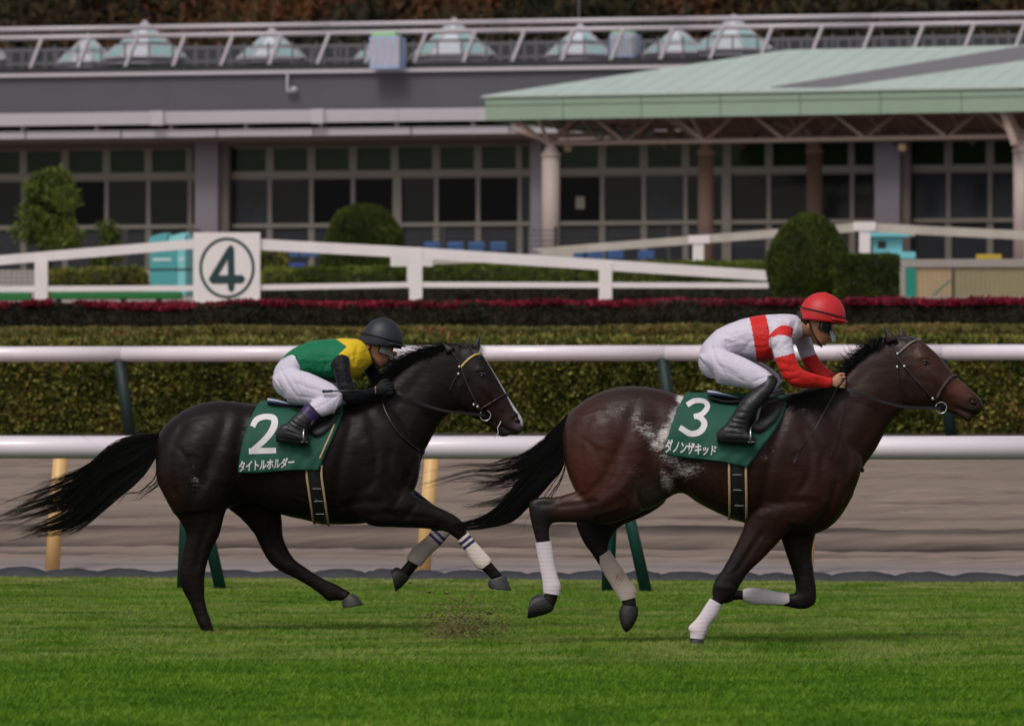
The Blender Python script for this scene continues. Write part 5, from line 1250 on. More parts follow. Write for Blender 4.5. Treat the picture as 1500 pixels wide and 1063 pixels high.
# ================================================================ horse 2
F2 = Fig(46.5)
def paint2(F, V, N_, C_):
    PX, PY = F.px(V); y = np.abs(V[:, 1]-F.Y)
    bl = [(713, 528), (722, 540), (733, 556), (743, 574), (752, 592), (761, 606), (765, 616)]; d, t = seg_dist(PX, PY, bl)
    k = ((d < 7) & (y < 0.022+0.012*t)).astype(float)[:, None]; C_ = C_*(1-k)+np.array(srgb(196, 190, 200))*k
    w = (np.exp(-(np.hypot(PX-760, PY-624)/9)**2)*0.5)[:, None]; C_ = C_*(1-w)+np.array(srgb(120, 104, 104))*w
    return C_
blk2 = (0.0120, 0.0076, 0.0062)
H3['dim'] = .60
H2 = dict(dim=.72, label='nearly black racehorse behind with a white blaze, wearing saddle cloth 2 and striped socks', foot=(306, 930), base=blk2, mat=m_coat2,
    torso=[(228, 655, 229, 692, .06), (235, 632, 237, 718, .17), (252, 613, 254, 742, .235), (277, 597, 281, 752, .27), (308, 588, 310, 754, .28), (340, 588, 342, 742, .265), (372, 592, 371, 738, .255), (408, 595, 404, 751, .285), (445, 597, 440, 760, .30), (480, 595, 475, 767, .295), (512, 588, 510, 768, .27), (545, 580, 535, 766, .25), (572, 586, 562, 762, .235), (592, 608, 586, 752, .20), (606, 642, 602, 728, .14), (614, 672, 611, 705, .08)],
    neck=[(510, 592, 580, 745, .19), (540, 582, 610, 708, .16), (560, 566, 618, 672, .128), (578, 547, 629, 648, .105), (600, 527, 638, 630, .09), (626, 512, 650, 612, .08), (652, 503, 665, 604, .074), (674, 502, 680, 598, .07)],
    extra=[[(315, 610, 245, 640, .10, -.12), (340, 625, 232, 670, .135, -.135), (350, 670, 231, 702, .15, -.14), (345, 712, 244, 730, .14, -.145), (330, 745, 256, 752, .11, -.145)],
        [(315, 610, 245, 640, .10, .12), (340, 625, 232, 670, .135, .135), (360, 670, 240, 702, .15, .14), (385, 705, 290, 725, .13, .145), (405, 735, 320, 735, .10, .145)],
        [(525, 610, 560, 600, .04, -.14), (512, 655, 580, 645, .07, -.165), (502, 700, 590, 692, .085, -.16), (505, 738, 590, 735, .075, -.155), (530, 760, 575, 768, .05, -.15)],
        [(525, 610, 560, 600, .04, .14), (512, 655, 580, 645, .07, .165), (502, 700, 590, 692, .085, .16), (505, 738, 590, 735, .075, .155), (530, 760, 575, 768, .05, .15)],
        [(585, 640, 616, 665, .07, -.06), (580, 690, 613, 700, .085, -.07), (565, 735, 602, 730, .08, -.07)],
        [(585, 640, 616, 665, .07, .06), (580, 690, 613, 700, .085, .07), (565, 735, 602, 730, .08, .07)]],
    legs=[[(345, 690, 238, 715, .12, -.14), (340, 725, 250, 742, .11, -.145), (331, 752, 264, 762, .082, -.145), (324, 780, 273, 780, .062, -.145), (315, 798, 269, 803, .05, -.145), (307, 818, 265, 824, .043, -.145), (302.5, 838, 264, 842, .040, -.145), (301.5, 854, 268, 862, .035, -.145), (302, 874, 278, 880, .028, -.145), (306, 893, 286, 900, .026, -.145), (311, 908, 292, 914, .031, -.145), (314, 917, 296, 921, .029, -.145), (316, 925, 298, 926, .034, -.145)],
        [(390, 690, 300, 710, .12, .13), (408, 730, 330, 742, .10, .14), (412, 758, 352, 760, .075, .14), (414, 785, 371, 782, .056, .14), (421, 803, 382, 805, .046, .14), (430, 818, 393, 823, .041, .14), (440, 826, 408, 836, .036, .14), (452, 834, 428, 846, .029, .14), (469, 845, 451, 859, .025, .14), (484, 852, 469, 872, .028, .14), (495, 857, 480, 881, .031, .14), (505, 863, 493, 880, .028, .14), (514, 868, 500, 881, .035, .14)],
        [(560, 680, 515, 745, .11, -.12), (590, 708, 540, 768, .10, -.125), (613, 728, 580, 772, .078, -.125), (636, 739, 622, 773.5, .055, -.125), (656, 748, 648, 776, .045, -.125), (671, 757, 659, 782, .041, -.125), (681, 768, 666, 787, .035, -.125), (685, 781, 672, 791, .028, -.125), (695, 794, 682, 806, .025, -.125), (708, 808, 692, 822, .029, -.125), (717, 818, 699, 829, .032, -.125), (724, 827, 711, 838, .028, -.125), (732, 836, 718, 846, .028, -.125), (738, 842, 717, 849, .034, -.125)],
        [(575, 690, 540, 745, .10, .12), (605, 715, 575, 765, .085, .125), (630, 735, 605, 768, .06, .125), (650, 750, 632, 776, .046, .125), (660, 764, 636, 778, .04, .125), (655, 781, 633, 779, .032, .125), (642, 799, 622, 791, .027, .125), (628, 813, 606, 805, .027, .125), (619, 825, 598, 817, .032, .125), (613, 830, 596, 822, .028, .125), (603, 842, 586, 833, .027, .125), (599, 847, 584, 833, .034, .125)]],
    head=[[(664, 508, 662, 592, .06), (686, 507, 680, 603, .085), (706, 519, 693, 610, .10), (718, 536, 703, 612, .096), (728, 552, 711, 614, .078), (738, 569, 719, 618, .060), (748, 586, 726, 624, .053), (757, 600, 734, 630, .052), (765.5, 614, 744, 635, .048), (766.5, 625, 754, 637, .034), (763, 633, 758, 637, .015)],
          [(700, 590, 691, 611, .05), (715, 604, 706, 617, .042), (726, 614, 717, 625, .036), (736, 623, 726, 633, .034), (744, 632, 733, 639, .031), (748, 636, 741, 640, .018)]],
    ears=[(654, 520, 666, 510, 650, 503, -.055, .022), (688, 511, 702, 514, 703.5, 488, .055, .022)],
    eye=(706, 551), nostril=(757, 616),
    mat_ear=mat('black_ear', (0.010, 0.008, 0.008), 0.5, bump=.1),
    strokes=[([(703, 612), (692, 600), (684, 575), (690, 550)], 6, -.006), ([(712, 565), (726, 588), (737, 603)], 5, .007), ([(706, 572), (722, 598)], 5, -.005), ([(706, 551)], 8, -.006), ([(698, 541), (711, 542)], 4, .008),
        ([(757, 616)], 6, -.008), ([(750, 609), (760, 607), (765, 615)], 3.5, .006), ([(760, 636), (744, 630), (732, 622)], 2.6, -.010),
        ([(668, 604), (640, 632), (612, 675), (595, 715)], 7, -.010), ([(640, 560), (610, 610), (585, 665)], 13, .008), ([(625, 540), (590, 580), (560, 610)], 9, -.006),
        ([(535, 595), (560, 640), (590, 700)], 8, -.010), ([(520, 605), (505, 660), (495, 715), (492, 755)], 8, -.012), ([(535, 640), (560, 700)], 12, .010), ([(565, 735), (530, 735), (500, 742)], 7, -.009), ([(612, 735), (590, 760), (560, 745)], 5, -.006),
        ([(335, 600), (322, 650), (300, 700), (285, 735)], 9, -.012), ([(360, 610), (352, 660), (352, 715), (348, 745)], 10, -.022), ([(275, 615), (256, 650), (250, 700), (262, 735)], 7, -.009), ([(300, 620), (285, 670)], 16, .008), ([(335, 655), (325, 710)], 14, .010),
        ([(310, 760), (296, 800), (288, 835)], 5, -.007, -2), ([(395, 760), (402, 800), (425, 828)], 5, -.006, 1), ([(560, 750), (610, 756), (655, 768)], 5, -.006, -2), ([(470, 700), (470, 755)], 5, -.004), ([(440, 690), (436, 745)], 6, -.004), ([(405, 680), (405, 735)], 6, -.004), ([(500, 742), (480, 738), (450, 735), (420, 722)], 2, .004), ([(540, 620), (552, 660), (548, 700), (535, 722)], 6, -.008), ([(572, 655), (572, 695), (585, 725)], 6, -.008), ([(600, 690), (590, 720), (575, 745)], 5, -.006), ([(612, 760), (650, 762)], 2, .003, -2), ([(700, 575), (712, 598)], 1.8, .003), ([(680, 600), (672, 580), (674, 558)], 5, .006), ([(735, 565), (748, 590)], 3, .003), ([(255, 650), (272, 665), (285, 700)], 4, -.005), ([(305, 650), (310, 690), (300, 715)], 4, -.005), ([(690, 795), (705, 818)], 3, -.004, -2)],
    coat=[(300, 620, 50, (0.014, 0.0112, 0.0105)), (248, 720, 26, (0.034, 0.013, 0.008)), (300, 700, 45, (0.013, 0.008, 0.007)), (560, 660, 60, (0.014, 0.009, 0.008)), (440, 745, 40, (0.014, 0.009, 0.0075)), (725, 590, 25, (0.035, 0.017, 0.014)), (740, 615, 14, (0.045, 0.026, 0.022)), (745, 634, 9, (0.05, 0.042, 0.04)), (700, 535, 20, (0.018, 0.014, 0.014)), (610, 600, 30, (0.014, 0.011, 0.011))],
    paint=paint2, foam=[(289, 703, 9, 8, -.6, .50), (285, 682, 4, 4, 0, .40), (330, 698, 5, 1.5, 0, .45), (318, 765, 5, 1.5, .3, .45), (292, 712, 14, 12, 0, .3), (476, 756, 4, 4, 0, .3)],
    hooves=[([(316, 922, 297, 923, .040, -.145), (319, 930, 296, 930, .050, -.145), (322, 938, 296, 938, .055, -.145)], m_hoofd), ([(515, 869, 500, 881, .040, .14), (524, 874, 501, 887, .050, .14), (532, 886, 502, 891, .056, .14)], m_hoof),
            ([(740, 841, 715, 849, .040, -.125), (745, 852, 715, 856, .050, -.125), (749.5, 864, 718, 861, .056, -.125)], m_hoof), ([(600, 847, 585, 832, .040, .125), (590, 858, 579, 831, .050, .125), (579, 867, 572, 836, .055, .125)], m_hoofd)],
    wraps=[])
NV = np.array(srgb(36, 34, 92)); W2 = np.array(srgb(216, 200, 190)); W2b = np.array(srgb(172, 158, 152))
def stripe(ax, ay, bx, by_, bands, base_):
    L = math.hypot(bx-ax, by_-ay); ux, uy = (bx-ax)/L, (by_-ay)/L
    def fn_(x, y, t):
        s_ = (x-ax)*ux+(y-ay)*uy
        for a, b in bands:
            if a < s_ < b: return NV
        return base_(s_) if callable(base_) else base_
    return fn_
H2['wraps'] = [('striped_sock', [(686, 779, 670, 792, .033, -.125), (696, 792, 681, 806, .029, -.125), (709, 806, 691, 822, .033, -.125), (718.5, 817, 698, 830, .036, -.125), (720, 822, 704, 834, .034, -.125)], m_band, stripe(678, 785, 712, 828, [(4.5, 9), (12.5, 17)], W2)),
    ('striped_sock', [(660, 782, 637, 773, .033, .125), (645, 799, 622, 788, .031, .125), (630, 813, 604, 803, .032, .125), (620, 825, 596, 816, .036, .125), (616, 830, 596, 820, .033, .125)], m_band, stripe(648, 778, 608, 822, [(5, 9.5), (13.5, 18)], W2b))]
# dense columns on the striped socks so that the stripes stay crisp
h2, bvh2, org2, tb2, Fc2 = horse(F2, H2)

# ---------------------------------------------------------------- tails and manes
def P2(F, pts, yo): return [F.p(x, y, yo) for x, y in pts]
VEINS = 1
sp = hair_fan(F3, [(832, 606), (812, 622), (790, 643), (765, 656), (735, 664), (700, 675)], [(829, 645), (824, 682), (800, 708), (770, 738), (735, 763), (670, 774)], 1300, 4, .045, .0030, .55, 1.0, 2.5, bias=.75)
sp += hair_fan(F3, [(832, 612), (800, 650), (770, 690), (740, 730), (705, 757), (660, 768)], [(829, 645), (824, 682), (800, 712), (772, 740), (737, 767), (660, 779)], 1100, 14, .035, .0030, .85, 1.06, 1.5)
sp += hair_fan(F3, [(832, 604), (800, 634), (765, 657), (725, 666), (680, 671), (618, 684)], [(830, 625), (815, 680), (780, 710), (735, 730), (690, 728), (625, 750)], 150, 5, .05, .0019, .8, 1.05, 6, wfreq=1.0)
sp += hair_fan(F3, [(829, 655), (823, 685), (806, 712), (790, 735), (778, 750), (765, 772)], [(829, 665), (828, 690), (820, 710), (806, 730), (795, 748), (785, 762)], 22, 6, .05, .0016, .7, 1.1, 4)
strands(F3, sp, m_hair, 'tail', h3, org3)
sp = hair_fan(F2, [(236, 636), (205, 640), (165, 655), (125, 690), (80, 712), (12, 738)], [(229, 668), (205, 700), (165, 732), (130, 760), (95, 784), (40, 794)], 2400, 7, .045, .0030, .62, 1.1, 4.5, bias=1.0)
sp += hair_fan(F2, [(235, 640), (200, 650), (160, 680), (120, 715), (85, 745), (30, 768)], [(229, 664), (205, 692), (165, 722), (130, 750), (95, 772), (45, 786)], 700, 17, .03, .0030, .6, 1.0, 2)
sp += hair_fan(F2, [(236, 640), (200, 645), (150, 670), (100, 705), (50, 722), (6, 742)], [(232, 660), (200, 700), (150, 730), (100, 752), (60, 760), (20, 778)], 110, 8, .05, .002, .85, 1.05, 8, wfreq=1.2)
sp += hair_fan(F2, [(229, 680), (226, 700), (208, 715), (190, 722), (180, 728), (168, 736)], [(231, 690), (234, 708), (228, 715), (215, 724), (205, 728), (195, 730)], 34, 9, .05, .0017, .7, 1.2, 4)
sp += [([F2.p(145-i*3.4, 655-i*2.4-0.0*i+0.05*i*i*0, 0) for i in range(10)][::-1], .0014)]
strands(F2, sp, m_hair, 'tail', h2, org2)

def mane(F, crest, n, L0, L1, ang0, ang1, seed, side=-1, hw=.03, r0=.0026, curl=3.0, fall=0.0):
    r = random.Random(seed); C_ = cr(crest, 12); out = []
    for k in range(n):
        t = r.random(); q = t*(len(C_)-1); i = int(min(q, len(C_)-2)); a = C_[i]+(C_[i+1]-C_[i])*(q-i)
        L = r.uniform(L0, L1); an = R(r.uniform(ang0, ang1)); yo = side*hw*r.uniform(-.3, 1); ph = r.uniform(0, 6.28); cu = r.uniform(.3, 1)*curl; dr = fall*r.uniform(.6, 1.3); pts = []
        for j in range(10):
            u = j/9; x = a[0]+math.cos(an)*L*u; y = a[1]+5-math.sin(an)*L*u+dr*u*u+cu*math.sin(ph+u*6)*u
            pts.append(F.p(x+cu*math.cos(ph+u*5)*u*.6, y, yo+side*(0.03*u+0.02*u*u)))
        out.append((pts, r0*r.uniform(.6, 1.2)))
    return out
sp = mane(F3, [(1236, 552), (1252, 528), (1272, 509), (1292, 498), (1306, 492)], 900, 10, 30, 150, 200, 21, -1, .035, .0028, 5, 10)
sp += mane(F3, [(1236, 548), (1252, 524), (1275, 505), (1296, 494)], 90, 18, 36, 115, 165, 22, -1, .03, .0018, 7, -2)
sp += mane(F3, [(1150, 580), (1185, 570), (1215, 563), (1240, 548)], 1700, 18, 62, 178, 215, 23, -1, .15, .0030, 3, 26)
sp += mane(F3, [(1312, 492), (1328, 492)], 160, 12, 26, -20, 30, 24, -1, .02, .0022, 3, 10)
strands(F3, sp, m_hair, 'mane', h3, org3)
sp = mane(F2, [(566, 560), (585, 540), (608, 522), (635, 509), (668, 503)], 1300, 18, 42, 165, 200, 31, -1, .035, .0028, 4, 9)
sp += mane(F2, [(590, 530), (615, 515), (645, 504), (670, 501)], 120, 26, 48, 160, 185, 32, -1, .03, .0018, 7, -1)
sp += mane(F2, [(500, 590), (530, 582), (560, 568)], 800, 14, 50, 180, 220, 33, -1, .13, .0028, 3, 18)
sp += mane(F2, [(668, 502), (694, 508)], 200, 14, 24, -20, 50, 34, -1, .02, .0022, 3, 10)
strands(F2, sp, m_hair, 'mane', h2, org2)

# ---------------------------------------------------------------- saddle cloth, girth, saddle, bridle
def clothfn(F, bvh, left, right, ytop_of):
    """cloth grid: columns between the left and right outline, laid over the back and down both sides"""
    pass

def saddle_cloth(F, bvh, rt, org, left, right, xc, axis_z, n=34, rows=46, binding=None):
    """left/right: outlines from the spine down, as px points; each column wraps over the back"""
    Lc = cr(left, 8); Rc = cr(right, 8)
    def at_(C_, t): q = t*(len(C_)-1); i = int(min(q, len(C_)-2)); return C_[i]+(C_[i+1]-C_[i])*(q-i)
    G = {}
    for side in (-1, 1):
        for j in range(rows+1):
            t = j/rows; a = at_(Lc, t); b = at_(Rc, t)
            for i in range(n+1):
                u = i/n; x = a[0]*(1-u)+b[0]*u; y = a[1]*(1-u)+b[1]*u
                if t > .9: y += math.sin(u*7)*1.2*(t-.9)*10
                o = F.p(x, y, 0)
                hit = bvh.ray_cast(Vector((o[0], F.Y+side*3, o[2])), Vector((0, -side, 0)))
                yv = (hit[0].y-F.Y)*side if hit[0] is not None else 0.0
                G[(side, j, i)] = [o[0], yv, o[2]]
    # smooth, keep clear of the skin, and bring the top row to the spine
    v = []; idx = {}
    order = [(-1, j) for j in range(rows, 0, -1)]+[(1, j) for j in range(0, rows+1)]
    M = np.array([[[G[(s_, j, i)][0], s_*G[(s_, j, i)][1], G[(s_, j, i)][2]] for i in range(n+1)] for s_, j in order])
    raw = M.copy()
    for _ in range(3):
        M[1:-1] = 0.5*M[1:-1]+0.25*(M[:-2]+M[2:]); M[:, 1:-1, 1] = 0.5*M[:, 1:-1, 1]+0.25*(M[:, :-2, 1]+M[:, 2:, 1])
    for k, (s_, j) in enumerate(order):
        lift = 0.016+0.010*min(1, j/rows)
        M[k, :, 1] = np.where(np.abs(M[k, :, 1])*1 > np.abs(raw[k, :, 1]), M[k, :, 1], raw[k, :, 1])+(s_*lift if j > 2 else 0)
        M[k, :, 2] += 0.010*max(0, 1-j/12)
        for i in range(n+1):
            t = j/rows; M[k, i, 1] += s_*0.006*t*math.sin(i*0.55+j*0.12)*mnoise.noise(Vector((i*.15, j*.1, 2)))*2
    M[:, :, 1] += F.Y
    m_ = len(order); v = M.reshape(-1, 3)
    f = [(k*(n+1)+i, k*(n+1)+i+1, (k+1)*(n+1)+i+1, (k+1)*(n+1)+i) for k in range(m_-1) for i in range(n)]
    o = mesh_obj('saddle_cloth', v, f, m_cloth, rt, True, org)
    sm = o.modifiers.new('thick', 'SOLIDIFY'); sm.thickness = 0.006; sm.offset = 0
    return o, BVHTree.FromPolygons([Vector(q) for q in v], f)

def printed(F, cb, rt_parent, org, V_, f, fn_, name, lift=0.006, m=None):
    """flat print laid on the cloth: 2D verts mapped by fn_ to px, then on to the surface"""
    out = []; last = -0.3
    for q in V_:
        x, y = fn_(q[0], q[1]); o = F.p(x, y, 0); hit = cb.ray_cast(Vector((o[0], F.Y-3, o[2])), Vector((0, 1, 0)))
        if hit[0] is not None:
            nn = hit[1] if hit[1].y < 0 else -hit[1]; q_ = hit[0]+nn*lift; last = hit[0].y-F.Y; out.append(tuple(q_))
        else: out.append((o[0], F.Y+last-lift, o[2]))
    return mesh_obj(name, out, f, m or m_print, rt_parent, False, org)

def numeral(F, cb, par, org, strokes, name='number'):
    mb = MB()
    for pts, wid in strokes:
        C_ = cr([list(p_)+[wid] if not hasattr(wid, '__len__') else list(p_)+[w_] for p_, w_ in zip(pts, wid if hasattr(wid, '__len__') else [wid]*len(pts))], 6)
        v, f = flat_stroke([c[:2] for c in C_], [c[2] for c in C_], lambda x, y: (x, y, 0)); mb.add(v, f)
    return printed(F, cb, par, org, mb.v, mb.f, lambda a, b: (a, b), name)

def katakana(F, cb, par, org, txt, quad_, name='lettering'):
    """quad_: px corners top-left, top-right, bottom-right, bottom-left"""
    V_, f = text_mesh(txt, 0.030); lo = V_.min(0); hi = V_.max(0); q = [np.array(p_, float) for p_ in quad_]
    def fn_(x, y):
        u = (x-lo[0])/(hi[0]-lo[0]); w = 1-(y-lo[1])/(hi[1]-lo[1])
        a = q[0]*(1-u)*(1-w)+q[1]*u*(1-w)+q[2]*u*w+q[3]*(1-u)*w; return a[0], a[1]
    return printed(F, cb, par, org, V_, f, fn_, name, lift=.007)

sc3, cb3 = saddle_cloth(F3, bvh3, h3, org3, [(1006, 577), (997, 588), (986, 612), (977, 640), (971, 664)], [(1150, 578), (1150, 592), (1137, 624), (1112, 657), (1092, 683)], 0, 0)
numeral(F3, cb3, sc3, org3, [([(1005, 594), (1017, 588), (1031, 589), (1035, 597), (1027, 607), (1015, 611)], 7.6), ([(1016, 610), (1025, 613), (1030, 621), (1024, 632), (1010, 635), (994, 626)], [7, 7.6, 9, 9, 8.6, 7.6])])
katakana(F3, cb3, sc3, org3, 'ダノンザキッド', [(974, 642), (1048, 652), (1046, 667), (972, 663)])
sc2, cb2 = saddle_cloth(F2, bvh2, h2, org2, [(382, 589), (376, 597), (364, 625), (355, 660), (350.5, 692)], [(502, 590), (503, 606), (492, 634), (480, 662), (468, 688)], 0, 0)
numeral(F2, cb2, sc2, org2, [([(372, 625), (378, 615), (390, 611), (402, 613), (404, 622), (398, 635), (386, 648), (373, 659)], [8, 8.6, 8, 9, 10, 9.4, 8.6, 8.6]), ([(367, 660.5), (386, 660), (407, 659.5)], 8.4)])
katakana(F2, cb2, sc2, org2, 'タイトルホルダー', [(353, 674), (434, 669), (433, 683), (352, 691)])

q = strap(F2, cb2, [(491, 622), (485, 638), (476, 658), (470, 672)], .004); mb = MB(); mb.tube(q, .007, 8); mb.build('cloth_piping', m_tan, sc2, True, org2)

def girth(F, bvh, rt, org, top, bot, wid, buckles):
    """band from the saddle down and under the belly, with tan edging and elastic insets"""
    (x0, y0), (x1, y1) = top, bot; g = MB(); e1 = MB(); e2 = MB()
    def ringpts(dx, off):
        out = []; c = F.p(x1+dx, (y0+y1)/2-20, 0)
        for a in np.linspace(-0.25, math.pi+.25, 40):
            t = 0.5*(1-math.sin(a)) ; dirv_ = Vector(((x1-x0)/F.s*0.0, -math.cos(a), -math.sin(a)))
            xx = c[0]+(x0-x1)/F.s*max(0, 1-max(0, math.sin(a))**1)*1.0
            hit = bvh.ray_cast(Vector((xx, c[1], c[2]))+dirv_*1.2, -dirv_)
            if hit[0] is not None: out.append(hit[0]+dirv_*off)
        return out
    for dx0, dx1, mb_, off in ((-wid/2, wid/2, g, .008),):
        A = ringpts(dx0, off); B = ringpts(dx1, off); n_ = min(len(A), len(B)); Ao = ringpts(dx0, 0.001); Bo = ringpts(dx1, 0.001)
        v = []; 
        for i in range(n_): v += [A[i], B[i], Bo[i], Ao[i]]
        mb_.add(v, [(i*4+k, i*4+(k+1) % 4, (i+1)*4+(k+1) % 4, (i+1)*4+k) for i in range(n_-1) for k in range(4)])
    o = g.build('girth', m_leather, rt, True, org)
    for dx, mb_ in ((-wid/2-.2, e1), (wid/2+.2, e2)):
        A = ringpts(dx, .009); mb_.tube(A, .008, 8); mb_.build('girth_edging', m_tan, o, True, org)
    k = MB()
    for (bx, by_) in buckles:
        q = cast(bvh, F, bx, by_, off=.012)
        if q: ribbon(k, [q+Vector((-.028, 0, 0)), q+Vector((.028, 0, 0))], .005, .004)
    o2 = k.build('girth_hook', m_metal, o, False, org)
    return o
girth(F3, tb3, h3, org3, (1078, 660), (1080, 764), 24, [(1077, 694), (1078, 716), (1081, 738)])
girth(F2, tb2, h2, org2, (462, 670), (471, 764), 21, [(466, 714), (468, 732), (470, 750)])

def saddle(F, bvh, rt, org, top, flap, label=None):
    """small racing saddle: raised rear pad, seat, and a dark flap on each side"""
    o = lofts_obj('saddle', [loft(F, top, 20, 5, 2.2)], m_leather, rt, org)
    cantle = [(top[0][0]-4, top[0][1]-5, top[0][0]-3, top[0][1]+1, .10), (top[0][0]+8, top[0][1]-3.5, top[0][0]+8, top[0][1]+2.0, .13), (top[0][0]+26, top[0][1]+1.0, top[0][0]+26, top[0][1]+5.6, .12), (top[0][0]+42, top[0][1]+5.5, top[0][0]+42, top[0][1]+8.0, .06)]
    lofts_obj('rear_pad', [loft(F, cantle, 18, 5)], m_padb, o, org)
    nav = [(a[0]-1, a[1]+3.2, a[2]-.5, a[3]+2.6, a[4]*.97) for a in cantle]; lofts_obj('pad_edge', [loft(F, nav, 18, 5)], m_navy, o, org)
    for sd_ in (-1, 1):
        C_ = cr(flap, 5); cen = np.mean(C_, 0); vv = []
        for ring_ in (1.0, .66, .33):
            for q in C_[:-1]:
                x, y = cen+(q-cen)*ring_; w_ = F.p(x, y); hit = bvh.ray_cast(Vector((w_[0], F.Y-3, w_[2])), Vector((0, 1, 0)))
                yy = (F.Y-hit[0].y) if hit[0] is not None else .2
                vv.append((w_[0], F.Y+sd_*(yy+.012), w_[2]))
        n_ = len(C_)-1; w_ = F.p(*cen); hit = bvh.ray_cast(Vector((w_[0], F.Y-3, w_[2])), Vector((0, 1, 0))); vv.append((w_[0], F.Y+sd_*((F.Y-hit[0].y) +.012), w_[2]))
        ff = [(r_*n_+k, r_*n_+(k+1) % n_, (r_+1)*n_+(k+1) % n_, (r_+1)*n_+k) for r_ in range(2) for k in range(n_)]+[(2*n_+k, 2*n_+(k+1) % n_, 3*n_) for k in range(n_)]
        fo = mesh_obj('flap', vv, ff, m_leather, o, True, org); fo.modifiers.new('t', 'SOLIDIFY').thickness = .006
    return o
sd3 = saddle(F3, cb3, h3, org3, [(1040, 576, 1042, 588, .09), (1062, 582, 1062, 594, .10), (1095, 580, 1095, 594, .10), (1130, 572, 1132, 590, .09), (1148, 568, 1150, 586, .06)], [(1100, 584), (1146, 584), (1142, 604), (1128, 622), (1108, 634), (1094, 622), (1090, 600), (1100, 584)])
sd2 = saddle(F2, cb2, h2, org2, [(396, 588, 398, 598, .09), (420, 592, 420, 602, .10), (450, 592, 450, 604, .10), (482, 586, 484, 602, .09), (500, 584, 502, 598, .06)], [(452, 596), (496, 596), (494, 614), (482, 630), (466, 640), (452, 630), (446, 612), (452, 596)])

def stirrup(F, rt, org, top, ring_, yo):
    mb = MB(); ribbon(mb, [F.p(*top, yo+.02), F.p((top[0]+ring_[0])/2+1, (top[1]+ring_[1])/2, yo-.01), F.p(ring_[0], ring_[1]-12, yo)], .016); mb.build('stirrup_leather', m_leather, rt, False, org)
    mb = MB(); c = F.p(*ring_, yo); pts = []
    for a in np.linspace(-2.2, 2.2, 20): pts.append(Vector((c[0]+.004*math.sin(a), c[1]+.055*math.sin(a), c[2]+.058*math.cos(a)-.0)))
    pts.append(pts[0]); mb.tube(pts, .006, 8, cap=False); ribbon(mb, [Vector((c[0]-.02, c[1], c[2]-.036)), Vector((c[0]+.025, c[1], c[2]-.036))], .09, .008, (0, 0, 1)); mb.build('stirrup_iron', m_metal, rt, True, org)
stirrup(F3, sd3, org3, (1112, 590), (1097, 640), -.355); stirrup(F3, sd3, org3, (1112, 590), (1097, 640), .355)
stirrup(F2, sd2, org2, (466, 602), (448, 640), -.355); stirrup(F2, sd2, org2, (466, 602), (448, 640), .355)

def bridle(F, bvh, rt, org, S_, hand, fancy):
    br = None
    def line(name, pts, r_, m, off=.004, flat=1.0):
        nonlocal br
        q = strap(F, bvh, pts, off); mb = MB(); mb.tube(q, r_, 8); o = mb.build(name, m, br or rt, True, org)
        if br is None: br = o
        if name != 'bit_strap': # far side twin
            q2 = [Vector((a.x, 2*F.Y-a.y, a.z)) for a in q]; mb = MB(); mb.tube(q2, r_, 8); mb.build(name, m, br, True, org)
        return q
    line('bridle', S_['cheek'], .007, m_tack)
    line('browband', S_['brow'], .0085, fancy[0], .006); line('noseband', S_['nose'], .010 if fancy[1] else .006, fancy[2], .005)
    line('throat_lash', S_['throat'], .005, m_tack); line('crownpiece', S_['crown'], .007, m_tack)
    bx, by_ = S_['bit']; q = cast(bvh, F, bx, by_, off=.012)
    if q is None: w_ = F.p(bx, by_); q = Vector((w_[0], F.Y-.04, w_[2]))
    for sd_ in (-1, 1):
        mb = MB(); mb.ring((q.x, F.Y+sd_*(F.Y-q.y), q.z), .036, .0045, 'y', 24, 8); mb.build('bit_ring', m_metal, br, True, org)
    for (x, y) in S_['buckles']:
        q1 = cast(bvh, F, x, y, off=.012)
        if q1: v, f = icosphere(tuple(q1), (.010, .006, .012), 2); mesh_obj('buckle', v, f, m_metal, br, True, org)
    # reins, sagging a little, to the hand
    for sd_ in (-1, 1):
        a = Vector((q.x, F.Y+sd_*(F.Y-q.y+.008), q.z)); h_ = F.p(*hand, sd_*.12); pts = []
        cp = [(a.x, a.y, a.z)]+[tuple(F.p(x, y, sd_*yo)) for x, y, yo in S_['rein']]+[tuple(h_)]
        mb = MB(); ribbon(mb, [Vector(p_) for p_ in cr(cp, 6)], .018, .004); mb.build('rein', m_leather, br, False, org)
    return br
bridle(F3, bvh3, h3, org3, dict(cheek=[(1313, 521), (1322, 535), (1340, 556), (1362, 581), (1372, 588)], brow=[(1313, 520), (1320, 514), (1332, 504), (1344, 498.5), (1348, 497.5)], nose=[(1371, 583), (1378, 570), (1388, 556), (1397, 550.5), (1400, 551)],
    throat=[(1314, 540), (1315, 560), (1318, 585), (1320, 594)], crown=[(1304, 498), (1309, 510), (1314, 521), (1314, 540)], bit=(1378, 596), buckles=[(1314.5, 519), (1314, 538), (1364.5, 583), (1324, 537)],
    rein=[(1360, 597, .09), (1325, 596, .12), (1290, 588, .13), (1250, 574, .14)]), (1234, 567), (mat('grey_browband', srgb(112, 100, 96), .5), True, mat('brown_fleece_noseband', srgb(62, 50, 50), .8)))
bridle(F2, bvh2, h2, org2, dict(cheek=[(676, 538), (682, 556), (692, 578), (700, 594), (706, 602)], brow=[(676, 538), (684, 529), (695, 521), (704, 519)], nose=[(702, 600), (715, 592), (730, 583), (742, 577), (745, 578)],
    throat=[(672, 546), (664, 560), (659, 573)], crown=[(660, 512), (668, 524), (675, 538)], bit=(711, 607), buckles=[(673.5, 538), (672, 548), (700, 595), (695, 592)],
    rein=[(690, 606, .09), (655, 602, .12), (620, 592, .13), (590, 578, .14)]), (577, 572), (mat('gold_browband', srgb(200, 168, 96), .4), False, m_tack))
